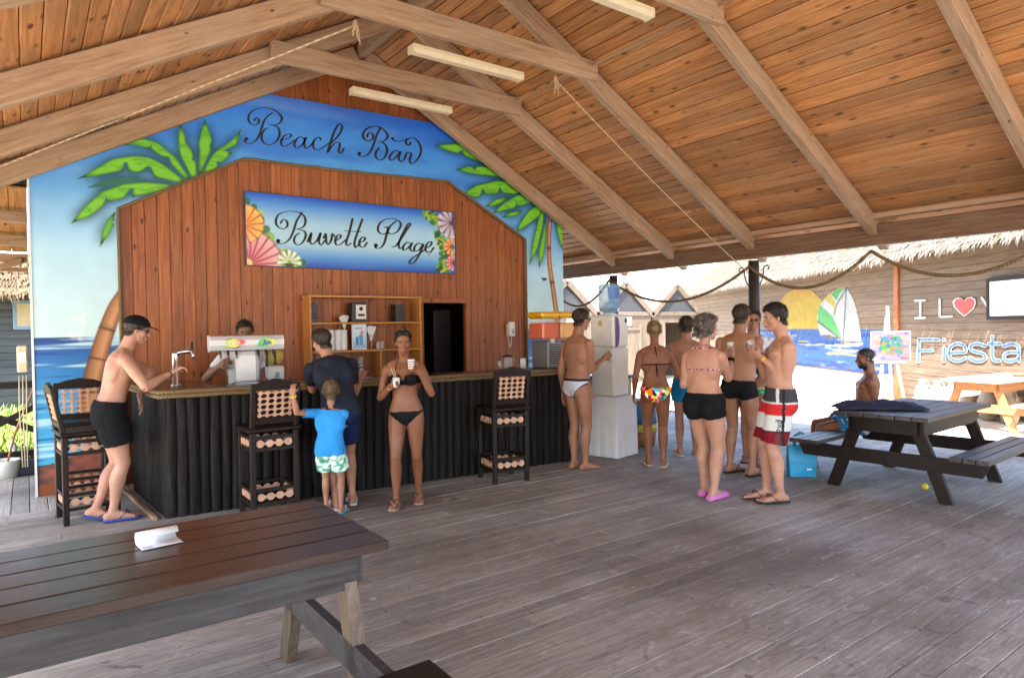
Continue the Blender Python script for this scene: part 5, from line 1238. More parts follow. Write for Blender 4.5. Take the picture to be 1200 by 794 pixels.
M['blackcloth'] = fabric('black_swim_cloth', (.007, .007, .009)); M['navycloth'] = fabric('navy_tee', (.016, .02, .034)); M['navyshort'] = fabric('navy_shorts', (.008, .012, .05)); M['bluetee'] = fabric('blue_tee', (.035, .30, .72), .06); M['whitecloth'] = fabric('white_cloth_knit', (.66, .67, .72), .05)
M['tealshort'] = fabric('blue_shorts', (.01, .22, .45))
def euler(yaw=0, pitch=0, roll=0):       # yaw left +, pitch forward +, roll to the right +  (degrees); x right, y forward
    y, p, r = (math.radians(a) for a in (yaw, pitch, roll))
    return np.array(Matrix.Rotation(y, 3, 'Z') @ Matrix.Rotation(-p, 3, 'X') @ Matrix.Rotation(r, 3, 'Y'))
class Surf:
    def __init__(s): s.v = []; s.f = []; s.n = 0
    def add(s, v, f): s.v.append(np.asarray(v, float)); s.f += [[i+s.n for i in q] for q in f]; s.n += len(v)
    def loft(s, cs, A, B, ra, rb, n=16, ex=2.0):
        th = np.linspace(0, 2*math.pi, n, endpoint=False); ct, st = np.cos(th), np.sin(th)
        ct = np.sign(ct)*np.abs(ct)**(2/ex); st = np.sign(st)*np.abs(st)**(2/ex); vs = []
        for c, a, b, x, y in zip(cs, A, B, ra, rb): vs.append(np.asarray(c)+np.outer(ct*x, a)+np.outer(st*y, b))
        m = len(cs); f = []
        for i in range(m-1):
            for k in range(n): k2 = (k+1) % n; f.append((i*n+k, i*n+k2, (i+1)*n+k2, (i+1)*n+k))
        f.append(list(range(n))[::-1]); f.append([(m-1)*n+k for k in range(n)]); s.add(np.concatenate(vs), f)
    def ell(s, c, R, r, nu=14, nv=8):
        vs = []; f = []
        for j in range(nv+1):
            ph = math.pi*j/nv
            for i in range(nu):
                th = 2*math.pi*i/nu; vs.append(np.array([math.sin(ph)*math.cos(th), math.sin(ph)*math.sin(th), math.cos(ph)]))
        vs = np.array(vs)*np.array(r); vs = vs @ np.asarray(R).T+np.asarray(c)
        for j in range(nv):
            for i in range(nu): i2 = (i+1) % nu; f.append((j*nu+i, (j+1)*nu+i, (j+1)*nu+i2, j*nu+i2))
        s.add(vs, f)
    def capsule(s, p, q, r0, r1, n=10):
        p, q = np.asarray(p, float), np.asarray(q, float); t = q-p; t = t/(np.linalg.norm(t)+1e-9); a = np.cross(t, [.3, .5, .8]); a /= np.linalg.norm(a); b = np.cross(t, a)
        cs = [p-t*r0*.9, p-t*r0*.6, p, q, q+t*r1*.6, q+t*r1*.9]; rr = [r0*.35, r0*.8, r0, r1, r1*.8, r1*.35]
        s.loft(cs, [a]*6, [b]*6, rr, rr, n)
def unit(v): v = np.asarray(v, float); return v/(np.linalg.norm(v)+1e-9)
def remeshed(surf, voxel, smooth_it=4, fac=.5):
    me = bpy.data.meshes.new('tmp'); me.from_pydata(np.concatenate(surf.v).tolist(), [], surf.f); o = bpy.data.objects.new('tmp', me); COL.objects.link(o)
    r = o.modifiers.new('r', 'REMESH'); r.mode = 'VOXEL'; r.voxel_size = voxel; r.use_smooth_shade = True
    sm = o.modifiers.new('s', 'SMOOTH'); sm.factor = fac; sm.iterations = smooth_it
    dg = bpy.context.evaluated_depsgraph_get(); out = bpy.data.meshes.new_from_object(o.evaluated_get(dg)); bpy.data.objects.remove(o); bpy.data.meshes.remove(me)
    return out
def mesh_np(me):
    v = np.empty(len(me.vertices)*3); me.vertices.foreach_get('co', v); n = np.empty(len(me.vertices)*3); me.vertices.foreach_get('normal', n)
    q = np.full((len(me.polygons), 4), -1); 
    lt = np.empty(len(me.polygons), int); me.polygons.foreach_get('loop_total', lt); ls = np.empty(len(me.polygons), int); me.polygons.foreach_get('loop_start', ls); vi = np.empty(len(me.loops), int); me.loops.foreach_get('vertex_index', vi)
    for k in range(4): ok = lt > k; q[ok, k] = vi[ls[ok]+k]
    return v.reshape(-1, 3), n.reshape(-1, 3), q
class Person:
    def __init__(s, label, px, face, H, skin='fair', sex='m', fat=1.0, name='person', child=False, base_z=0.0, group='people at the beach bar', root=None, voxel=.0068):
        s.root_w = np.array(G(*px, base_z)) if root is None else np.array(root, float)
        f = Vector((face[0], face[1])).normalized(); s.rz = math.atan2(f.y, f.x)-math.pi/2
        s.t = empty(name, tuple(s.root_w), s.rz, label, 'person', group); s.H = H; s.sex = sex; s.fat = fat; s.skin = skin; s.child = child; s.voxel = voxel
        s.R = np.array(Matrix.Rotation(s.rz, 3, 'Z')); s.dep = float((s.root_w-CC) @ CF)
        s.p = dict(pel=(0, 0, 0), pel_rot=(0, 0, 0), chest_rot=(0, 0, 0), head_rot=(0, 0, 0))
        s.foot = {1: dict(p=(.055*H, -.0, 0), yaw=-8, lift=0), -1: dict(p=(-.055*H, 0, 0), yaw=8, lift=0)}
        s.arm = {1: None, -1: None}; s.hand = {1: dict(curl=.35), -1: dict(curl=.35)}; s.knee = {1: None, -1: None}
    def q(s, x, y, dd=0.0):
        """pixel at the person's own distance (+dd metres) -> local point"""
        r = ray(x, y); p = CC+r*(s.dep+dd); return s.R.T @ (p-s.root_w)
    def build(s):
        H, fat = s.H, s.fat; fem = s.sex == 'f'; S_ = Surf(); I3 = np.eye(3)
        Rp = euler(*s.p['pel_rot']); Rc = euler(*s.p['chest_rot']); Rh = euler(*s.p['head_rot'])
        legf = .94 if s.child else 1.0
        hz = .5178*H*legf
        hc = np.array(s.p['pel'], float)+np.array([0, 0, hz]) if not s.p.get('pel_abs') else np.array(s.p['pel'], float)
        th_l, sh_l = .2398*H*legf, .2312*H*legf; ank = .042*H
        W = (lambda a, b: b if fem else a)
        secs = [(-.060, W(.050, .050), .042, -.004), (-.02, W(.092, .100), W(.064, .066), -.008), (.02, W(.095, .103), W(.066, .066), -.008), (.06, W(.088, .088), W(.060, .056), -.002), (.10, W(.082, .073), W(.055, .050), .002), (.145, W(.087, .075), W(.060, .053), .003), (.19, W(.098, .083), W(.066, .058), .002), (.23, W(.104, .088), W(.067, .057), -.002), (.262, W(.104, .089), W(.060, .052), -.006), (.287, W(.088, .076), W(.047, .041), -.008), (.303, W(.048, .044), W(.037, .033), -.008), (.322, .034, .033, -.006)]
        if s.child: secs = [(a, b*.93, c*.95, d) for a, b, c, d in secs]
        pos = hc.copy(); last = 0.0; cs, A, B, ra, rb = [], [], [], [], []; fr = {}
        from mathutils import Quaternion
        qp, qc = Matrix(Rp.tolist()).to_quaternion(), Matrix(Rc.tolist()).to_quaternion()
        def Rat(h): return np.array(qp.slerp(qc, min(1, max(0, (h-.03)/.15))).to_matrix())
        posat = {}
        hs = np.linspace(0, .322, 40); P_ = [hc.copy()]
        for a, b in zip(hs[:-1], hs[1:]): P_.append(P_[-1]+Rat((a+b)/2)[:, 2]*(b-a)*H)
        P_ = np.array(P_)
        def ctr(h): return np.array([np.interp(h, hs, P_[:, k]) for k in range(3)]) if h >= 0 else hc+Rp[:, 2]*h*H
        for h, w, d, yo in secs:
            R_ = Rat(h); cs.append(ctr(h)+R_[:, 1]*yo*H); A.append(R_[:, 0]); B.append(R_[:, 1]); k = fat if h < .25 else 1+(fat-1)*.4; ra.append(w*H*k); rb.append(d*H*(k if h > .05 else 1+(fat-1)*.8))
        S_.loft(cs, A, B, ra, rb, 28, 2.35)
        cp = lambda x, y, h: ctr(h)+Rat(h)[:, 0]*x*H+Rat(h)[:, 1]*y*H
        for sx in (1, -1):
            S_.ell(cp(sx*.044, -W(.034, .040)*fat, -.018), Rp, np.array([W(.047, .050), W(.040, .046), .054])*H*fat)          # seat
            S_.ell(cp(sx*.052, -.022, .205), Rc, np.array([.052, .040, .080])*H)                  # back
            S_.ell(cp(sx*.050, -.010, .289), Rc @ euler(0, 0, sx*22), np.array([.066, .027, .024])*H)   # shoulder slope
            if fem and not s.child: S_.ell(cp(sx*.043, .050, .205), Rc, np.array([.040, .034, .038])*H*(1+(fat-1)*.8))
            elif not s.child: S_.ell(cp(sx*.046, .040, .232), Rc, np.array([.050, .027, .034])*H)
        if fat > 1.02: S_.ell(cp(0, .03, .08), Rat(.08), np.array([.07, .05*fat, .07])*H)
        # neck and head
        hh = (.168 if s.child else (.131 if not fem else .130))*H; nb = ctr(.31)+Rc[:, 1]*(-.006*H)
        ho = nb+Rc[:, 2]*.016*H+Rh[:, 2]*.024*H+Rh[:, 1]*.022*H; hp = lambda x, y, z: ho+Rh @ (np.array([x, y, z])*hh)
        nr = (.034 if not fem else .0285)*H*(.9 if s.child else 1)
        S_.loft([nb-Rc[:, 2]*.03*H, nb, hp(0, -.10, .10), hp(0, -.10, .35)], [Rc[:, 0], Rc[:, 0], Rh[:, 0], Rh[:, 0]], [Rc[:, 1], Rc[:, 1], Rh[:, 1], Rh[:, 1]], [nr*1.25, nr*1.05, nr, nr], [nr*1.15, nr*1.02, nr*1.02, nr], 16)
        for c_, r_ in (((0, -.05, .665), (.325, .415, .335)), ((0, .09, .42), (.265, .285, .33)), ((0, .23, .115), (.15, .13, .105)), ((0, .14, .20), (.235, .20, .15)), ((0, .315, .60), (.20, .07, .05)), ((0, .385, .235), (.10, .045, .05)), ((.15, .24, .40), (.11, .11, .11)), ((-.15, .24, .40), (.11, .11, .11)), ((.325, -.02, .47), (.035, .075, .12)), ((-.325, -.02, .47), (.035, .075, .12)), ((0, .44, .375), (.075, .06, .045))): S_.ell(hp(*c_), Rh, np.array(r_)*hh)
        S_.capsule(hp(0, .345, .55), hp(0, .44, .39), .045*hh, .06*hh)
        # arms
        s.J = {}
        for sx in (1, -1):
            sh = cp(sx*W(.112, .098)*(.92 if s.child else 1)*(1+(fat-1)*.25), -.006, .267); ua, fa = .170*H, .148*H
            a = s.arm[sx]
            if a is None: el = sh+Rc @ np.array([sx*.30, -.10, -1.0])*ua; wr = el+Rc @ np.array([sx*.02, .25, -1.0])*fa; el = sh+unit(el-sh)*ua; wr = el+unit(wr-el)*fa
            else:
                el = sh+unit(np.asarray(a[0])-sh)*ua; wr = el+unit(np.asarray(a[1])-el)*fa
            s.J[('sh', sx)], s.J[('el', sx)], s.J[('wr', sx)] = sh, el, wr
            k = (1+(fat-1)*.8)*W(1, .86)*(.88 if s.child else 1)
            S_.ell(sh+Rc @ np.array([-sx*.004, 0, -.006])*H, Rc, np.array([.031, .033, .033])*H*k)
            def limb(p, q_, prof, ref):
                d = unit(q_-p); a_ = unit(np.cross(d, ref)); b_ = np.cross(a_, d); L = np.linalg.norm(q_-p)
                S_.loft([p+d*L*t+b_*o*H for t, _, _, o in prof], [a_]*len(prof), [b_]*len(prof), [x*H*k for _, x, _, _ in prof], [y_*H*k for _, _, y_, _ in prof], 14)
            ref = Rc[:, 1]+.01
            limb(sh, el, [(-.05, .024, .026, 0), (.15, .0295, .031, 0), (.45, .0285, .031, 0), (.8, .0245, .0255, 0), (1.05, .0225, .023, 0)], ref)
            limb(el, wr, [(-.08, .0215, .022, 0), (.12, .0255, .0245, 0), (.35, .0255, .0235, 0), (.75, .0185, .0165, 0), (1.02, .0155, .0135, 0)], ref)
            hd = s.hand[sx]; dv = unit(hd.get('dir', wr-el)); pn = np.asarray(hd.get('palm', -sx*Rc[:, 0]), float); pn = unit(pn-dv*(pn @ dv)); sd = np.cross(dv, pn); hk = H*(.93 if s.child else 1)*W(1, .92)
            curl = hd.get('curl', .35); S_.loft([wr-dv*.012*hk, wr+dv*.012*hk, wr+dv*.035*hk, wr+dv*.056*hk], [sd]*4, [pn]*4, [.0145*hk, .0195*hk, .0225*hk, .0215*hk], [.012*hk, .0115*hk, .0105*hk, .008*hk], 12, 2.6)
            thumb_side = hd.get('thumb', 1)*1.0
            tsd = sd*(1 if (np.cross(dv, pn) @ (Rc[:, 1]+Rc[:, 2]*.3)) > 0 else -1)*thumb_side
            for fi in range(4):
                off = (fi-1.5)*.0118*hk; ln = [.040, .045, .042, .034][fi]*hk; dd_ = unit(dv+tsd*(1.5-fi)*.07); b0 = wr+dv*.054*hk+tsd*(-off); rr = .0047*hk
                c1 = curl*.9; d1 = unit(dd_*math.cos(c1)+pn*math.sin(c1)); d2 = unit(dd_*math.cos(c1*2.2)+pn*math.sin(c1*2.2)); m1 = b0+d1*ln*.5; m2 = m1+d2*ln*.5
                S_.capsule(b0-dd_*.006*hk, m1, rr*1.12, rr*1.04, 8); S_.capsule(m1, m2, rr*1.04, rr*.92, 8)
            t0 = wr+dv*.018*hk+tsd*.016*hk; td = unit(dv*.75+tsd*.75+pn*.35); t1 = t0+td*.028*hk; t2 = t1+unit(dv+tsd*.15+pn*(.3+curl))*.024*hk
            S_.capsule(t0, t1, .0068*hk, .0056*hk, 8); S_.capsule(t1, t2, .0055*hk, .0046*hk, 8)
            s.J[('hand', sx)] = wr+dv*.06*hk+pn*.022*hk; s.J[('pn', sx)] = pn; s.J[('dv', sx)] = dv
        # legs
        for sx in (1, -1):
            hj = hc+Rp @ np.array([sx*.050*H, 0, -.006*H]); ft = s.foot[sx]; fy = math.radians(ft.get('yaw', 0)); lift = math.radians(ft.get('lift', 0))
            Rf = np.array(Matrix.Rotation(fy, 3, 'Z') @ Matrix.Rotation(-lift, 3, 'X')); base = np.array(ft['p'], float)
            # heel lift turns the foot about its ball
            ball = np.array([0, .075*H, 0]); aj = base+np.array(Matrix.Rotation(fy, 3, 'Z')) @ (ball+np.array(Matrix.Rotation(-lift, 3, 'X')) @ (np.array([0, 0, ank])-ball))
            fo = base+np.array(Matrix.Rotation(fy, 3, 'Z')) @ (ball-np.array(Matrix.Rotation(-lift, 3, 'X')) @ ball)
            d = aj-hj; D = np.linalg.norm(d)
            if D > (th_l+sh_l)*.999:
                kf = D/(th_l+sh_l)*1.002
            else: kf = 1.0
            L1, L2 = th_l*kf, sh_l*kf; aa = (L1*L1-L2*L2+D*D)/(2*D); hgt = math.sqrt(max(0, L1*L1-aa*aa)); pole = np.asarray(s.knee[sx] if s.knee[sx] is not None else Rf[:, 1]+Rp[:, 1]*.6, float); u = unit(d); pv = unit(pole-u*(pole @ u)); kn = hj+u*aa+pv*hgt
            s.J[('hip', sx)], s.J[('kn', sx)], s.J[('an', sx)] = hj, kn, aj; s.J[('Rf', sx)] = Rf; s.J[('fo', sx)] = fo
            k = (1+(fat-1)*.9)*(W(1, 1.03))*(.86 if s.child else 1); fv = unit(pv+.001)
            def leg(p, q_, prof):
                d_ = unit(q_-p); b_ = unit(fv-d_*(fv @ d_)); a_ = np.cross(d_, b_); L = np.linalg.norm(q_-p)
                S_.loft([p+d_*L*t+b_*o*H+a_*0 for t, _, _, o in prof], [a_]*len(prof), [b_]*len(prof), [x*H*k for _, x, _, _ in prof], [y_*H*k for _, _, y_, _ in prof], 16)
            leg(hj, kn, [(-.06, .048, .055, -.004), (.08, .052, .060, -.003), (.3, .0495, .055, 0), (.6, .042, .0455, 0), (.85, .034, .037, .001), (1.04, .0315, .0335, .002)])
            leg(kn, aj, [(-.06, .0305, .032, .002), (.06, .0305, .032, 0), (.22, .0325, .035, -.006), (.36, .0325, .036, -.008), (.6, .0255, .027, -.004), (.85, .0188, .0205, 0), (1.02, .0188, .021, 0)])
            S_.ell(kn+fv*.012*H, I3, np.array([.024, .022, .028])*H*k*.98)
            fk = H*(.95 if s.child else W(1, .95)); fp = lambda x, y, z: fo+Rf @ (np.array([x, y, z])*fk)
            fs_ = [(-.040, .012, .012, .017), (-.025, .0195, .021, .022), (0, .0205, .027, .028), (.035, .0225, .021, .022), (.07, .0275, .014, .0145), (.092, .0275, .0105, .011)]
            S_.loft([fp(0, y_, z_) for y_, _, _, z_ in fs_], [Rf[:, 0]]*6, [Rf[:, 2]]*6, [w_*fk for _, w_, _, _ in fs_], [h_*fk for _, _, h_, _ in fs_], 14, 2.4)
            for ti in range(5):
                x_ = -sx*.020+sx*ti*.0105; y_ = [.113, .112, .106, .099, .090][ti]; r_ = [.0078, .0058, .0054, .0052, .005][ti]; S_.capsule(fp(x_*.95, .085-ti*.003, .0085), fp(x_, y_, .0075), r_*fk*1.05, r_*fk, 8)
        me = remeshed(S_, s.voxel, 4, .5); me.name = 'body'
        s.body = obj('body', me, SKIN[s.skin], s.t); s.V, s.N, s.Q = mesh_np(me); s.hh, s.ho, s.Rh, s.Rc, s.Rp, s.hc, s.ctr, s.Rat, s.hp = hh, ho, Rh, Rc, Rp, hc, ctr, Rat, hp
        # where every point belongs
        V = s.V
        def segd(p, q_, r0, r1):
            d = q_-p; t = np.clip(((V-p) @ d)/(d @ d), 0, 1); return np.linalg.norm(V-p-t[:, None]*d, axis=1)/((r0+(r1-r0)*t)*H), ((V-p) @ d)/(d @ d)
        D = []; s.T = {}
        names = []
        for sx in (1, -1):
            for nm, a, b, r0, r1 in (('ua', 'sh', 'el', .032, .024), ('fa', 'el', 'wr', .025, .015)):
                d, t = segd(s.J[(a, sx)], s.J[(b, sx)], r0*fat, r1*fat); D.append(d); names.append((nm, sx)); s.T[(nm, sx)] = t
            d, t = segd(s.J[('wr', sx)], s.J[('hand', sx)]+s.J[('dv', sx)]*.04*H, .024, .024); D.append(d); names.append(('hd', sx))
            for nm, a, b, r0, r1 in (('th', 'hip', 'kn', .056, .034), ('sn', 'kn', 'an', .034, .02)):
                d, t = segd(s.J[(a, sx)], s.J[(b, sx)], r0*fat, r1*fat); D.append(d); names.append((nm, sx)); s.T[(nm, sx)] = t
        hcen = hp(0, .02, .5); d = np.linalg.norm((V-hcen) @ Rh/(np.array([.36, .46, .52])*hh), axis=1); D.append(d); names.append(('head', 0))
        d = np.full(len(V), 9.0); hgt = np.zeros(len(V))
        for h in np.linspace(-.06, .32, 48):
            R_ = Rat(h); c_ = ctr(h); w = np.interp(h, [a[0] for a in secs], [a[1] for a in secs])*H*fat; dp = np.interp(h, [a[0] for a in secs], [a[2] for a in secs])*H*fat
            L_ = (V-c_) @ R_; dd = np.sqrt((L_[:, 0]/w)**2+(L_[:, 1]/dp)**2+(L_[:, 2]/(.02*H))**2); b = dd < d; d = np.where(b, dd, d); hgt = np.where(b, h, hgt)
        # signed height up the trunk, refined
        D.append(d); names.append(('trunk', 0)); s.names = names; s.lab = np.argmin(np.array(D), 0); s.hgt = hgt; s.nd = np.array(D)
        s.LP = (V-hc) @ Rp/H; s.LC = (V-ctr(.22)) @ Rc/H; s.LH = (V-ho) @ Rh/hh
        # finer trunk height from pelvis/chest frames
        s.face()
        return s
    def isl(s, *nm): return np.isin(s.lab, [i for i, n in enumerate(s.names) if n[0] in nm])
    def face(s):
        for sx in (1, -1):
            e = Surf(); e.ell(s.hp(sx*.135, .325, .515), s.Rh, np.array([.050, .033, .021])*s.hh, 10, 6); s.part('eye', e, M['eyewhite'])
            e = Surf(); e.ell(s.hp(sx*.132, .352, .513), s.Rh, np.array([.026, .012, .022])*s.hh, 8, 6); s.part('iris', e, M['iris'])
            e = Surf(); e.capsule(s.hp(sx*.06, .385, .592), s.hp(sx*.215, .325, .59), .016*s.hh, .012*s.hh, 6); s.part('eyebrow', e, M['brow'])
        e = Surf(); e.ell(s.hp(0, .418, .235), s.Rh, np.array([.095, .022, .030])*s.hh, 12, 6); s.part('lips', e, M['lip'])
    def part(s, name, surf, mat, **tg):
        me = bpy.data.meshes.new(name); me.from_pydata(np.concatenate(surf.v).tolist(), [], surf.f); me.polygons.foreach_set('use_smooth', [True]*len(me.polygons)); return obj(name, me, mat, s.t, **tg)
    def shell(s, name, sel, off, mat, smooth=2, thick=.003, colfn=None, bsm=6, noise=0, nsc=8, parent=None, **tg):
        """garment: the selected skin, lifted off the body"""
        V, N, Q = s.V, s.N, s.Q; q3 = np.where(Q < 0, Q[:, :1], Q); keep = sel[q3].all(1); Qk = Q[keep]
        if len(Qk) == 0: print('empty garment', name); return None
        used = np.unique(Qk[Qk >= 0]); mp = -np.ones(len(V), int); mp[used] = np.arange(len(used)); P = V[used].copy(); NN = N[used]
        of = off[used] if hasattr(off, '__len__') else np.full(len(used), off)
        faces = [[int(mp[i]) for i in f if i >= 0] for f in Qk]
        E = {}
        for f in faces:
            for a, b in zip(f, f[1:]+f[:1]): k = (min(a, b), max(a, b)); E[k] = E.get(k, 0)+1
        ea = np.array(list(E.keys())); cnt = np.array(list(E.values())); n = len(P)
        def lap(X, edges, it, fac, only=None):
            for _ in range(it):
                acc = np.zeros_like(X); c = np.zeros(n); np.add.at(acc, edges[:, 0], X[edges[:, 1]]); np.add.at(acc, edges[:, 1], X[edges[:, 0]]); np.add.at(c, edges[:, 0], 1); np.add.at(c, edges[:, 1], 1)
                ok = c > 0
                if only is not None: ok &= only
                X = X.copy(); X[ok] += fac*((acc[ok].T/c[ok]).T-X[ok])
            return X
        be = ea[cnt == 1]; isb = np.zeros(n, bool); isb[be.ravel()] = True
        if len(be) and bsm: P = lap(P, be, bsm, .5, isb)
        X = P+NN*of[:, None]
        if noise: X += NN*np.array([mnoise.noise(Vector(p*np.array([nsc, nsc, nsc*.4]))) for p in P])[:, None]*(noise if name == 'hair' else np.minimum(noise, of*.8)[:, None])
        for _ in range(smooth): X = lap(X, ea, 1, .5, ~isb if _ == 0 else None); X = lap(X, ea, 1, -.52, ~isb if _ == 0 else None)
        if smooth > 3: X = lap(X, ea, 1, .4)
        me = bpy.data.meshes.new(name); me.from_pydata(X.tolist(), [], faces); me.polygons.foreach_set('use_smooth', [True]*len(faces))
        if colfn is not None:
            at = me.color_attributes.new('paint', 'FLOAT_COLOR', 'POINT'); c = np.ones((n, 4)); c[:, :3] = colfn(used); at.data.foreach_set('color', c.ravel())
        me.update(); o = obj(name, me, mat, parent or s.t, **tg)
        if thick: m_ = o.modifiers.new('t', 'SOLIDIFY'); m_.thickness = thick; m_.offset = -.5
        return o
    # ---- garments
    def shorts(s, mat, waist=.055, hem=.62, off=.012, flare=.02, name='shorts', colfn=None, smooth=18, **tg):
        leg = s.isl('th', 'trunk'); t = np.where(s.V @ s.Rp[:, 0] > (s.hc @ s.Rp[:, 0]), s.T[('th', 1)], s.T[('th', -1)])
        sel = leg & (s.LP[:, 2] < waist) & (t < hem); return s.shell(name, sel, off*s.H/1.75+np.clip(t, 0, 1)*flare, mat, smooth, colfn=colfn, noise=.016, nsc=13, **tg)
    def legt(s): return np.where(s.V @ s.Rp[:, 0] > (s.hc @ s.Rp[:, 0]), s.T[('th', 1)], s.T[('th', -1)])
    def brief(s, mat, front=.048, back=.048, cut=1.25, low=-.075, off=.004, name='swim_brief', colfn=None, side=.03, sm=3, **tg):
        """low-cut brief: top edge by front/back height, leg line rises towards the hip side"""
        x, y, z = np.abs(s.LP[:, 0]), s.LP[:, 1], s.LP[:, 2]; top = np.where(y > 0, front, back); legl = -.07+(x/.095)**1.0*(side+.07)*cut
        legl = np.where(y < 0, -.072+np.clip((x-.02)/.08, 0, 1)**1.3*(side+.072)*.95, legl)
        sel = s.isl('trunk', 'th') & (z < top) & (z > np.minimum(legl, top-.012)); return s.shell(name, sel, off, mat, sm, colfn=colfn, **tg)
    def tee(s, mat, hem=.02, sleeve=.55, neck=.298, off=.012, name='tee_shirt', smooth=16, colfn=None, **tg):
        ua = s.isl('ua'); t = np.where(s.isl('ua'), np.where(np.isin(s.lab, [i for i, n in enumerate(s.names) if n == ('ua', 1)]), s.T[('ua', 1)], s.T[('ua', -1)]), 0)
        hC = s.LC[:, 2]+.22; hP = s.LP[:, 2]; sel = (s.isl('trunk', 'th') & (hP > hem) & (hC < neck)) | (ua & (t < sleeve)); sel |= s.isl('head') & (hC < neck) & (hP > hem)
        o = off*(1+.8*np.clip((.16-hC)/.16, 0, 1)); return s.shell(name, sel, o, mat, smooth, colfn=colfn, noise=.016, nsc=10, **tg)
    def hair(s, mat, front=.80, back=.18, off=.016, side=.42, noise=.012, name='hair', top=0, nsc=40, **tg):
        x, y, z = np.abs(s.LH[:, 0]), s.LH[:, 1], s.LH[:, 2]; line = np.interp(y, [-.45, -.12, -.04, .08, .16, .30, .42], [back, back+.03, side+.10, side+.12, front-.16, front-.02, front])
        sel = s.isl('head', 'trunk') & (z > line) & (z < 1.2) & (y < .42) & (x < .6); o = off*(.8+.4*np.clip((z-.4)/.6, 0, 1))*s.hh/.23+top*np.clip((z-.7)/.3, 0, 1); ob = s.shell(name, sel, o, mat, 2, 0, noise=noise*s.hh/.23, nsc=nsc, bsm=4, **tg)
        if ob is not None and off > .004:
            me = ob.data; rs = np.random.RandomState(len(me.vertices)); n = len(me.vertices); co = np.empty(n*3); me.vertices.foreach_get('co', co); co = co.reshape(-1, 3); nn = np.empty(n*3); me.vertices.foreach_get('normal', nn); nn = nn.reshape(-1, 3); vs = []; fs = []
            for i in rs.randint(n, size=1500):
                dn = -s.Rh[:, 2]*.8-s.Rh[:, 1]*.5+rs.randn(3)*.35; dn -= nn[i]*(dn @ nn[i]); dn = unit(dn+nn[i]*(.25+.3*rs.rand())); w = unit(np.cross(dn, nn[i]))*.0022; L = (.010+.5*off)*(1+rs.rand())*s.hh/.23; b = len(vs)
                p = co[i]-nn[i]*.002; vs += [p-w, p+w, p+dn*L]; fs.append((b, b+1, b+2))
            m2 = bpy.data.meshes.new('hair_strands'); m2.from_pydata([tuple(v) for v in vs], [], fs); obj('hair_strands', m2, mat, s.t, kind='stuff')
        return ob
    def band(s, name, sx, t, r, mat, h=.012, seg='fa', **tg):
        a, b = (s.J[('el', sx)], s.J[('wr', sx)]) if seg == 'fa' else (s.J[('kn', sx)], s.J[('an', sx)]); d = unit(b-a); c = a+(b-a)*t; u = unit(np.cross(d, [.2, .3, .9])); w = np.cross(d, u); e = Surf(); e.loft([c-d*h/2, c-d*h*.4, c+d*h*.4, c+d*h/2], [u]*4, [w]*4, [r*.96, r, r, r*.96], [r*.96, r, r, r*.96], 16); return s.part(name, e, mat, **tg)
    def flipflops(s, mat, strap, clog=False):
        H = s.H
        for sx in (1, -1):
            Rf, fo = s.J[('Rf', sx)], s.J[('fo', sx)]; fp = lambda x, y, z: fo+Rf @ (np.array([x, y, 0])*H)+Rf[:, 2]*z
            out = [(-.042, .016), (-.03, .022), (0, .024), (.04, .027), (.075, .032), (.10, .030), (.118, .020)]
            e = Surf(); pts = [(-w, y) for y, w in out]+[(w, y) for y, w in out[::-1]]; n = len(pts); vs = [fp(x, y, z) for z in (-.004, .010) for x, y in pts]; e.add(np.array(vs), [list(range(n))[::-1], [n+i for i in range(n)]]+[(i, (i+1) % n, n+(i+1) % n, n+i) for i in range(n)]); o = s.part('sandal_sole', e, mat)
            e = Surf(); a = fp(-sx*.004, .082, .022+.006*H)
            for x in (-.024, .024):
                pr = [a, fp(x*.75, .058, .034*H+.01), fp(x*1.02, .025, .02)]
                for p0, p1 in zip(pr[:-1], pr[1:]): e.capsule(p0, p1, .0042, .0042, 6)
            s.part('sandal_strap', e, strap)
def cupobj(loc, label, h=.085, r=.033, mat='white', tilt=None, name='paper_cup', cat='cup'):
    o = MB().lathe([(r*.76, 0), (r*.9, h*.5), (r, h), (r*.93, h), (r*.72, .006)], n=18).build(name, M[mat]); o.location = loc
    if tilt is not None: o.rotation_euler = tilt
    return tag(o, label, cat)
def W_(s, p): return Vector(s.R @ np.asarray(p)+s.root_w)
VC = vcol('printed_cloth', .85, var=.08, vscale=25, spec=.2)
Rv, Fv = np.array([CR[0], CR[1]]), np.array([CF[0], CF[1]])
def D2(r, f): v = r*Rv+f*Fv; return (v[0], v[1])
# 1 man in cap leaning on the bar end
P = Person('shirtless man in black cap and black shorts leaning on bar end', (124, 610), (1, .06), 1.80, 'pale')
P.p.update(pel=(0, .055, .0), pel_rot=(0, 6, 0), chest_rot=(-4, 19, 0), head_rot=(-10, 14, 0))
P.foot[1] = dict(p=(.07, .045, .012), yaw=-6); P.foot[-1] = dict(p=(-.03, -.09, .012), yaw=-14, lift=14); P.knee[-1] = np.array([.0, 1, 0])
P.arm[1] = (P.q(174, 457, -.12), P.q(193, 441, .05)); P.arm[-1] = (P.q(212, 452, .22), P.q(164, 463, .28)); P.hand[1] = dict(curl=.9, dir=P.q(205, 436, .1)-P.q(191, 444, .05), palm=(0, 0, -1)); P.hand[-1] = dict(curl=.3, dir=(0.1, .15, -1), palm=(0, -1, 0))
P.build(); P.shorts(M['blackcloth'], .06, .60, .014, .035)
x, y, z = P.LH.T; P.hair(HAIR['brown'], .70, .22, .006, noise=.003)
P.shell('cap', P.isl('head') & (z > .66+.0*y) & (z > .62+.10*y), .016+0*z, M['blackcloth'], 6, .004, bsm=10)
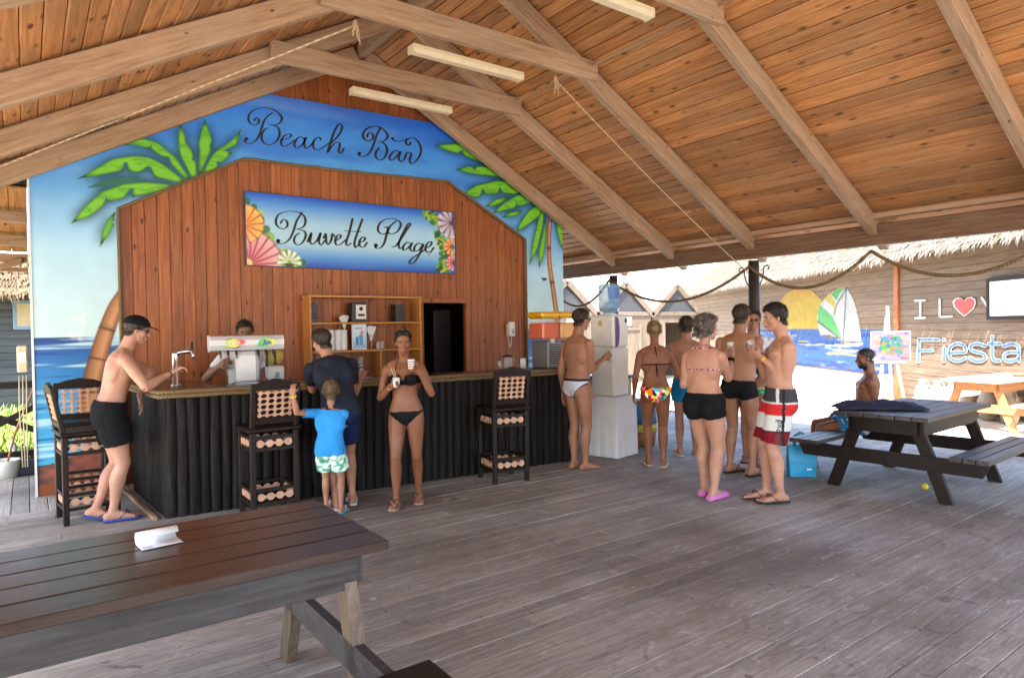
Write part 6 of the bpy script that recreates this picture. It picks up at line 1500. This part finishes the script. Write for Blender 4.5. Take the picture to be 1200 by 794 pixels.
e = Surf(); e.loft([P.hp(0, .28, .70), P.hp(0, .40, .715), P.hp(0, .58, .69), P.hp(0, .70, .655)], [P.Rh[:, 0]]*4, [P.Rh[:, 2]]*4, [.30*P.hh, .30*P.hh, .26*P.hh, .12*P.hh], [.02*P.hh]*4, 14); P.part('cap_peak', e, M['blackcloth'])
def glasses(P, mat, mirror=None):
    e = Surf()
    for sx in (1, -1):
        e.ell(P.hp(sx*.14, .375, .515), P.Rh, np.array([.10, .025, .062])*P.hh, 12, 6); e.capsule(P.hp(sx*.23, .34, .53), P.hp(sx*.335, -.02, .53), .012*P.hh, .012*P.hh, 6)
    e.capsule(P.hp(-.06, .40, .53), P.hp(.06, .40, .53), .012*P.hh, .012*P.hh, 6); P.part('sunglasses', e, mat)
glasses(P, M['black']); M['bluefoam'] = plain('blue_foam', (.02, .05, .30), .7); M['whitefoam'] = plain('white_foam', (.6, .6, .62), .7)
P.flipflops(M['bluefoam'], plain('navy_strap', (.01, .015, .06), .6)); P.band('watch', 1, .93, .031, M['black'])
# 2 barman behind the soda tower
P = Person('barman in white polo shirt working behind the soda tower', None, (-.2, -1), 1.74, 'olive', root=(1.86, 7.30, 0))
P.p.update(chest_rot=(0, 6, 0), head_rot=(0, 10, 0)); P.arm[1] = (P.q(250, 433, -.12), P.q(266, 421, -.30)); P.arm[-1] = (P.q(316, 440, -.05), P.q(309, 447, -.35)); P.hand[1] = dict(curl=.8)
P.build(); P.tee(M['whitecloth'], hem=-.03, sleeve=.55); P.hair(HAIR['black'], .80, .25, .012); P.shorts(M['blackcloth'], .03, .9)
# 3 man in navy tee at the bar
P = Person('man in navy tee and dark shorts leaning on the bar', (402, 594), D2(-.42, .9), 1.74, 'fair', fat=.94)
P.p.update(pel=(-.03, -.08, -.02), pel_rot=(0, 16, 0), chest_rot=(0, 38, -6), head_rot=(34, 12, -4))
P.foot[1] = dict(p=(.10, .06, .012), yaw=-8); P.foot[-1] = dict(p=(-.07, -.06, .012), yaw=8)
P.arm[1] = (P.q(414, 450, .22), P.q(424, 440, .48)); P.arm[-1] = (P.q(366, 456, .20), P.q(372, 446, .46)); P.hand[1] = dict(curl=.4, palm=(0, 0, -1)); P.hand[-1] = dict(curl=.4, palm=(0, 0, -1))
P.build(); P.tee(M['navycloth'], hem=-.03, sleeve=.66); P.shorts(M['navyshort'], .0, .66, .016, .03); P.hair(HAIR['brown'], .80, .16, .008, noise=.004); P.flipflops(M['whitefoam'], M['whitefoam'])
# 4 boy
P = Person('small boy in blue tee and green patterned shorts reaching up', (389, 601), D2(-.12, 1), 1.17, 'fair', child=True, voxel=.0056)
P.p.update(head_rot=(8, -6, 0), chest_rot=(0, 0, 3)); P.foot[1] = dict(p=(.085, -.03, .01), yaw=-12); P.foot[-1] = dict(p=(-.055, .04, .01), yaw=6)
P.arm[-1] = (P.q(341, 483, -.22), P.q(343, 460, -.25)); P.hand[-1] = dict(curl=.5, dir=(0, .15, 1), palm=(0, 1, 0)); P.arm[1] = (P.q(404, 500, .10), P.q(400, 520, .22))
P.build(); P.tee(M['bluetee'], hem=-.035, sleeve=.66, off=.013); rsn = np.random.RandomState(1)
def greenprint(u):
    v = P.V[u]; k = np.array([mnoise.noise(Vector(p*38)) for p in v]); a, b, d = LN(150, 200, 175)*1.3, LN(95, 150, 130)*1.2, LN(225, 235, 225)*1.2
    return np.where((k > .16)[:, None], d, np.where((k < -.1)[:, None], b, a))
P.shorts(VC, .01, .70, .016, .035, colfn=greenprint); P.hair(HAIR['fairbrown'], .80, .16, .012, noise=.006)
P.band('wristband', -1, .90, .026, plain('yellow_band', (.7, .45, .03), .5), .014); P.flipflops(plain('aqua_foam', (.05, .3, .45), .6), M['whitefoam'])
# 5 woman in black bikini
P = Person('tanned woman in black bikini walking with two paper cups', (478, 590), D2(.04, -1), 1.61, 'bronze', 'f', .97)
P.p.update(pel=(0, 0, 0), head_rot=(10, 8, 0), chest_rot=(0, 2, 2), pel_rot=(0, 0, 2))
P.foot[1] = dict(p=P.q(466, 590)*np.array([1, 0, 0])+np.array([0, .08, .008]), yaw=-4); P.foot[-1] = dict(p=P.q(489, 584)*np.array([1, 0, 0])+np.array([0, -.14, .008]), yaw=4, lift=6)
P.arm[1] = (P.q(447, 459, -.06), P.q(458, 452, -.24)); P.arm[-1] = (P.q(505, 459, -.06), P.q(490, 433, -.20)); P.hand[1] = dict(curl=.9, dir=P.q(468, 448, -.26)-P.q(457, 452, -.22), palm=(-.4, 1, 0)); P.hand[-1] = dict(curl=.95, dir=P.q(480, 425, -.24)-P.q(490, 433, -.2), palm=(.5, .8, .2))
P.build(); c1 = cupobj(W_(P, P.q(464.5, 453.5, -.27)), 'white paper cup with straws held low by bikini woman'); m = MB()
for dx in (-.008, .006): m.tube([(0, 0, .03), (dx-.012, 0, .10), (dx*2-.03, .01, .17)], .0035, 6)
m.build('straw', plain('straw_tan', (.6, .45, .3), .5), c1); c2 = cupobj(W_(P, P.q(482, 432, -.24)), 'red striped paper cup held at the bikini woman\'s mouth', mat='white')
m = MB()
for z0 in (.018, .038, .058): m.lathe([(.0262+z0*.09, z0), (.0268+z0*.09, z0+.008)], n=18)
m.build('stripe', plain('stripe_red', (.45, .05, .06), .5), c2)
x, y, z = P.LC.T; ax_ = np.abs(x)
cupsel = (y > -.0) & (z < .002+.012*(1-np.abs(ax_-.045)/.045)) & (z > -.048) & (ax_ < .086) & ~((ax_ < .012) & (z > -.022)); strapb = (np.abs(z+.028) < .010) & P.isl('trunk')
P.shell('bikini_top', P.isl('trunk') & (cupsel | strapb), .005, M['blackcloth'], 3, bsm=8)
P.brief(M['blackcloth'], .022, .03, 1.0, side=.012, name='bikini_bottom'); e = Surf()
for a, b in ((P.ctr(.225)+P.Rc @ np.array([.05, .082, 0])*P.H, P.hp(.14, -.10, .0)),): 
    for t0, t1 in ((0, .5), (.5, 1)): e.capsule(a+(b-a)*t0+P.Rc[:, 1]*(.014 if t0 else 0), a+(b-a)*t1+P.Rc[:, 1]*(.014 if t1 < 1 else 0), .004, .004, 6)
P.part('bikini_strap', e, M['blackcloth']); P.hair(HAIR['black'], .84, .20, .012, noise=.006); e = Surf(); e.ell(P.hp(0, -.10, 1.08), P.Rh, np.array([.15, .16, .13])*P.hh); P.part('hair_bun', e, HAIR['brown'])
e = Surf(); 
for sx in (1, -1): e.ell(P.hp(sx*.13, .26, .93), P.Rh, np.array([.11, .05, .06])*P.hh)
P.part('sunglasses', e, M['black']); P.band('bracelet', 1, .88, .026, plain('gold', (.6, .38, .12), .3, metal=.8), .010); P.flipflops(plain('beige_foam', (.30, .20, .14), .7), plain('tan_strap', (.32, .22, .16), .6))
# 6 man at the water cooler
P = Person('barefoot man in white trunks and sunglasses pressing the water cooler', (679, 549), D2(.80, .55), 1.82, 'tan')
P.p.update(pel=(0, 0, 0), chest_rot=(0, 3, 0), head_rot=(-6, 4, 0)); P.foot[1] = dict(p=(.08, .02, 0), yaw=-14); P.foot[-1] = dict(p=(-.06, -.03, 0), yaw=6)
P.arm[1] = (P.q(692, 438, -.10), P.q(706, 421, .05)); P.arm[-1] = (P.q(656, 440, .12), P.q(661, 464, .16)); P.hand[1] = dict(curl=.7, dir=P.q(716, 414, .1)-P.q(706, 421, .05), palm=(-1, .3, 0))
P.build(); x, y, z = P.LP.T; t = P.legt()
def trunkcol(u):
    c_ = np.tile(np.array([.62, .63, .70]), (len(u), 1)); zz_ = P.LP[u, 2]; xx_ = np.abs(P.LP[u, 0]); c_[zz_ > .034] = (.012, .014, .03); leg = np.where(P.LP[u, 1] < 0, -.072+np.clip((xx_-.02)/.08, 0, 1)**1.3*.095, -.07+(xx_/.095)*.098); c_[(zz_-leg) < .010] = (.012, .014, .03); return c_
P.brief(VC, .048, .05, 1.0, side=.028, off=.006, name='swim_trunks', colfn=trunkcol); P.hair(HAIR['brown'], .80, .16, .010, noise=.005); glasses(P, plain('brown_lens', (.05, .03, .02), .15))
# 7 woman in floral bikini
P = Person('woman with blond bun in colourful floral bikini seen from behind', (769, 546), D2(.10, 1), 1.66, 'bronze', 'f', 1.02)
P.p.update(head_rot=(-4, 6, 0)); P.foot[1] = dict(p=(.075, -.04, .008), yaw=-12); P.foot[-1] = dict(p=(-.075, .04, .008), yaw=10)
P.arm[-1] = (P.q(745, 440, -.05), P.q(743, 461, .08)); P.arm[1] = (P.q(794, 437, .0), P.q(788, 430, .26))
P.build(); x, y, z = P.LC.T
def floral(u):
    v = P.V[u]; cols = np.array([LN(230, 40, 120), LN(250, 120, 40), LN(80, 190, 220), LN(240, 220, 90), LN(60, 140, 70), LN(240, 240, 240), LN(220, 30, 60), LN(40, 30, 60)])*1.4
    rs = np.random.RandomState(4); sd = v[rs.randint(len(v), size=70)]; d = ((v[:, None, :]-sd[None])**2).sum(-1); return cols[np.argmin(d, 1) % 8]
P.brief(VC, .02, .034, 1.0, side=.018, name='bikini_bottom', colfn=floral); P.shell('bikini_top', P.isl('trunk') & ((np.abs(z+.030) < .006) | ((y > .02) & (z < .02) & (z > -.04))), .004, M['blackcloth'], 2, bsm=8)
e = Surf(); nk = P.ctr(.305)-P.Rc[:, 1]*.045*P.H
for a, b in ((nk, P.ctr(.245)-P.Rc[:, 1]*.078*P.H+P.Rc[:, 0]*.006), (P.ctr(.190)-P.Rc[:, 1]*.075*P.H, P.ctr(.11)-P.Rc[:, 1]*.082*P.H), (P.ctr(.190)-P.Rc[:, 1]*.075*P.H, P.ctr(.10)-P.Rc[:, 1]*.084*P.H+P.Rc[:, 0]*.025)): e.capsule(a, b, .006, .004, 6)
e.capsule(nk, P.hp(.16, .0, .02), .005, .005, 6); e.capsule(nk, P.hp(-.16, .0, .02), .005, .005, 6); P.part('bikini_tie', e, M['blackcloth'])
P.hair(HAIR['blond'], .82, .22, .014); e = Surf(); e.ell(P.hp(0, -.44, .62), P.Rh, np.array([.21, .16, .22])*P.hh); e.ell(P.hp(.08, -.52, .72), P.Rh, np.array([.12, .10, .10])*P.hh); P.part('hair_bun', e, HAIR['blond']); P.band('bracelet', -1, .92, .024, plain('blue_band', (.03, .08, .3), .4)); P.flipflops(plain('cream_foam', (.5, .44, .36), .7), plain('cream_strap', (.5, .44, .36), .6))
# 8 woman in black swim shorts and pink clogs
P = Person('woman in black swim shorts and pink clogs holding small cup', (827, 583), D2(.62, .75), 1.69, 'pale', 'f', 1.13)
P.p.update(chest_rot=(-4, 2, 0), head_rot=(-38, 0, 0)); P.foot[1] = dict(p=(.09, -.03, .018), yaw=-12); P.foot[-1] = dict(p=(-.05, .09, .018), yaw=-4)
P.arm[1] = (P.q(851, 437, -.02), P.q(857, 419, .16)); P.arm[-1] = (P.q(803, 436, .06), P.q(815, 440, .28)); P.hand[1] = dict(curl=.6, dir=(0.1, .3, 1), palm=(-1, .3, 0))
P.build(); P.shorts(M['blackcloth'], .065, .26, .006, .004, name='swim_shorts'); x, y, z = P.LC.T
def dots(u): k = np.array([mnoise.noise(Vector(p*45)) for p in P.V[u]]); return np.where((k > 0)[:, None], np.array([.6, .5, .55]), np.array([.35, .03, .08]))
P.shell('bikini_top', P.isl('trunk') & ((np.abs(z+.030) < .006) | ((y > .025) & (z < .02) & (z > -.045))), .004, VC, 2, bsm=8, colfn=dots)
P.shell('halter_tie', P.isl('trunk', 'head') & (np.abs(z-.088-.05*y) < .006), .005, VC, 2, bsm=8, colfn=dots)
P.hair(HAIR['greybrown'], .82, .10, .030, side=.22, noise=.030, nsc=26); e = Surf(); rs_ = np.random.RandomState(3)
for k in range(16): a = rs_.randn(3)*np.array([.20, .16, .22]); e.ell(P.hp(a[0], -.34+a[1]*.5, .45+a[2]), P.Rh, np.array([.12, .12, .12])*P.hh*(.6+.5*rs_.rand()), 8, 6)
o_ = P.part('curly_hair', e, HAIR['greybrown']); M['pinkfoam'] = plain('pink_foam', (.62, .18, .48), .55)
for sx in (1, -1):
    Rf, fo = P.J[('Rf', sx)], P.J[('fo', sx)]; e = Surf(); k = P.H; ys = [-.045, -.02, .02, .06, .095, .118]; ws = [.020, .027, .029, .034, .033, .022]; hs_ = [.012, .018, .016, .020, .018, .012]
    e.loft([fo+Rf @ np.array([0, y_*k, (h_-.010)*k]) for y_, h_ in zip(ys, hs_)], [Rf[:, 0]]*6, [Rf[:, 2]]*6, [w_*k for w_ in ws], [h_*k for h_ in hs_], 16, 2.6); P.part('clog', e, M['pinkfoam'])
P.band('wristband', 1, .86, .034, M['blackcloth'], .035); cupobj(W_(P, P.J[('hand', 1)])+Vector((0, 0, .0)), 'small white cup held by woman in black swim shorts', .06, .032)
# 9 man in black trunks
P = Person('bare-backed man in black trunks and black flip-flops facing away', (867, 556), D2(.52, .8), 1.82, 'tan')
P.p.update(pel=(0, 0, 0), chest_rot=(0, 2, 0), head_rot=(-24, 4, 0), pel_rot=(0, 0, 3)); P.foot[1] = dict(p=(.13, -.02, .012), yaw=-30); P.foot[-1] = dict(p=(-.12, .06, .012), yaw=-24)
P.arm[1] = (P.q(880, 436, -.04), P.q(875, 464, .02)); P.arm[-1] = (P.q(846, 430, .05), P.q(850, 440, .25))
P.build(); P.shorts(M['blackcloth'], .045, .22, .007, .004, name='swim_trunks'); P.hair(HAIR['brown'], .80, .14, .012, noise=.006); M['blackfoam'] = plain('black_foam', (.012, .012, .013), .7); P.flipflops(M['blackfoam'], M['blackfoam']); P.band('wristband', 1, .95, .029, plain('blue_band2', (.05, .15, .5), .5))
# 10 youth in red and white board shorts
P = Person('youth in red, white and grey board shorts drinking by the post', (914, 587), D2(-1, .12), 1.79, 'pale')
P.p.update(pel=(0, 0, 0), pel_rot=(0, -4, 0), chest_rot=(0, -2, 0), head_rot=(4, 10, 0)); P.foot[-1] = dict(p=(-.06, .01, .012), yaw=10); P.foot[1] = dict(p=(.06, .10, .012), yaw=-4)
P.arm[-1] = (P.q(920, 438, -.14), P.q(893, 419, -.05)); P.arm[1] = (P.q(899, 436, .22), P.q(886, 414, .22)); P.hand[-1] = dict(curl=.6, dir=P.q(879, 411, 0)-P.q(893, 419, -.05), palm=(.7, -.3, .6)); P.hand[1] = dict(curl=.6, dir=P.q(876, 409, .2)-P.q(886, 414, .22), palm=(-.7, -.3, .6))
P.build(); leg_t = P.legt()
def board(u):
    zz_ = P.V[u, 2]; top = .995; c_ = np.tile(np.array([.05, .052, .06]), (len(u), 1)); c_[zz_ < .905] = (.55, .025, .03); c_[zz_ < .805] = (.66, .66, .66); c_[zz_ < .66] = (.20, .008, .018)
    for a, b in ((.905, (.66, .66, .66)), (.66, (.05, .01, .01))): c_[np.abs(zz_-a) < .006] = b
    sd = P.LP[u, 1]; fx = np.abs(P.LP[u, 1]-.005) < .006; c_[fx & (np.abs(P.LP[u, 0]) > .06)] = (.02, .02, .02); c_[(np.abs(P.LP[u, 1]-.028) < .005) & (zz_ > .9)] = (.66, .66, .66); return c_
bs = P.shorts(VC, .060, .88, .013, .045, name='board_shorts', colfn=board); P.hair(HAIR['black'], .82, .17, .016, noise=.006, top=.008); P.flipflops(M['blackfoam'], M['blackfoam']); P.band('wristband', -1, .94, .030, plain('yellow_band2', (.7, .45, .03), .5), .016)
from mathutils.bvhtree import BVHTree
bpy.context.view_layer.update(); bv = BVHTree.FromPolygons([P.t.matrix_world @ v.co for v in bs.data.vertices], [tuple(f.vertices) for f in bs.data.polygons])
inv = P.t.matrix_world.inverted()
def onshort(x, y):
    rr = Vector(ray(x, y)).normalized(); hit = bv.ray_cast(Vector(CC), rr)[0]
    if hit is None: hit = Vector(CC)+rr*((P.dep)/(rr @ Vector(CF)) if False else P.dep/rr.dot(Vector(CF)))
    return inv @ (hit-rr*.004)
GL = {'B': [[(0, 0), (0, 2)], [(0, 2), (1, 1.7), (.9, 1.1), (0, 1)], [(0, 1), (1.1, .8), (1, .1), (0, 0)]], 'i': [[(0, 0), (0, 1.1)]], 'l': [[(0, 0), (0, 2)]], 'a': [[(1, 1), (.2, 1), (0, .4), (.4, 0), (1, .4)], [(1, 1.1), (1, 0)]], 'b': [[(0, 2), (0, 0)], [(0, .9), (.7, 1.1), (1, .5), (.6, 0), (0, .1)]], 'o': [[(.5, 1.1), (0, .6), (.4, 0), (1, .5), (.5, 1.1)]], 'n': [[(0, 0), (0, 1.1)], [(0, .8), (.6, 1.1), (1, .8), (1, 0)]], 'g': [[(1, 1), (.2, 1), (0, .4), (.5, 0), (1, .5)], [(1, 1.1), (1, -.6), (.2, -.7)]]}
m = MB(); b0, b1 = np.array([907.5, 527.0]), np.array([913.5, 489.0]); ud = (b1-b0)/np.linalg.norm(b1-b0); vd = np.array([ud[1], -ud[0]]); adv = 0; k_ = np.linalg.norm(b1-b0)/13.2
for ch in 'Billabong':
    for st_ in GL[ch]:
        stroke(m, [(adv+x, y) for x, y in st_], .34, .42, lambda x, y: tuple(onshort(*(b0+ud*x*k_-vd*y*k_*1.15+vd*1.0))), ends=False)
    adv += {'i': .75, 'l': .75}.get(ch, 1.75)
m.build('printed_lettering', M['ink'], P.t)
YOUTH = P
cupobj(W_(P, (P.J[('hand', -1)]+P.J[('hand', 1)])/2)-Vector((0, 0, .03)), 'clear plastic cup raised by the youth in board shorts', .09, .034, 'clear', name='plastic_cup')
# 11 man in white tee
P = Person('man in white tee standing behind the youth by the post', (884, 539), D2(-.25, -1), 1.78, 'tan')
P.p.update(head_rot=(0, 4, 0)); P.arm[-1] = (P.q(900, 430, -.1), P.q(896, 418, -.25)); P.build(); P.tee(M['whitecloth'], hem=-.05, sleeve=.6); P.shorts(M['blackcloth'], .0, .6, .014, .03); P.hair(HAIR['black'], .80, .2, .012); glasses(P, M['black']); P.flipflops(M['blackfoam'], M['blackfoam'])
# 12 girl in green and yellow bikini
P = Person('young girl in green and yellow bikini behind the youth', (893, 546), D2(.05, -1), 1.25, 'bronze', 'f', .95, child=True, voxel=.0058)
P.build(); x, y, z = P.LC.T
def gy(u): zz_ = P.V[u, 2]; c_ = np.tile(np.array([.03, .28, .16]), (len(u), 1)); k = np.array([mnoise.noise(Vector(p*40)) for p in P.V[u]]); c_[k > .25] = (.1, .45, .3); return c_
def gy2(u): c_ = gy(u); h = P.LC[u, 2]; c_[h > .0] = (.62, .5, .03); return c_
def gy3(u): c_ = gy(u); h = P.LP[u, 2]; c_[h > .025] = (.62, .5, .03); return c_
P.shell('bikini_top', P.isl('trunk') & (z < .012) & (z > -.05), .004, VC, 2, bsm=8, colfn=gy2); P.brief(VC, .045, .045, 1.0, side=.02, name='bikini_bottom', colfn=gy3); P.hair(HAIR['brown'], .82, -.05, .02, side=.05)
# 13 person in blue shorts beyond the swim-shorts woman
P = Person('person in bright blue shorts with arm raised beyond the clog woman', (806, 533), D2(.10, 1), 1.72, 'fair', 'm', 1.0)
P.arm[-1] = (P.q(794, 418, -.05), P.q(808, 398, -.02)); P.hand[-1] = dict(curl=.5); P.p.update(head_rot=(-10, 8, 0)); P.build(); P.shorts(M['tealshort'], .04, .5, .012, .03); P.hair(HAIR['brown'], .82, .1, .016); P.flipflops(M['whitefoam'], M['whitefoam'])
# 14 seated man
P = Person('bearded man in blue patterned shorts sitting on picnic bench', None, D2(-1, .25), 1.70, 'brown', root=(0, 0, 0))
bpos = onax(1, 3.66, 1006, 480)
P.t.location = (bpos[0], 3.66, 0); P.root_w = np.array([bpos[0], 3.66, 0]); P.dep = float((P.root_w-CC) @ CF)
P.p.update(pel_abs=True, pel=(0, 0, .53), pel_rot=(0, -24, 0), chest_rot=(-6, -6, 0), head_rot=(6, 6, 0)); P.foot[-1] = dict(p=(-.12, .50, 0), yaw=8); P.foot[1] = dict(p=(.14, .46, 0), yaw=-8); P.knee = {1: np.array([0.1, .4, 1]), -1: np.array([-.1, .4, 1])}
P.arm[-1] = (P.q(1024, 472, -.14), P.q(1000, 473, -.16)); P.arm[1] = (P.q(1010, 470, .2), P.q(985, 482, .2)); P.hand[-1] = dict(palm=(0, 0, -1), curl=.3); P.hand[1] = dict(palm=(0, 0, -1), curl=.3)
P.build()
def bluep(u): k = np.array([mnoise.noise(Vector(p*22)) for p in P.V[u]]); return np.where((k > .18)[:, None], np.array([.6, .65, .7]), np.array([.02, .20, .48]))
P.shorts(VC, .06, .62, .014, .03, colfn=bluep); P.hair(HAIR['black'], .80, .2, .002, noise=.001); x, y, z = P.LH.T; P.shell('beard', P.isl('head') & (y > .0) & (z < .30) & (z > -.1) & ~((z > .17) & (np.abs(x) < .13)) & (np.abs(x) < .4) & (y > .02+.0*x), .004, HAIR['black'], 1, 0)
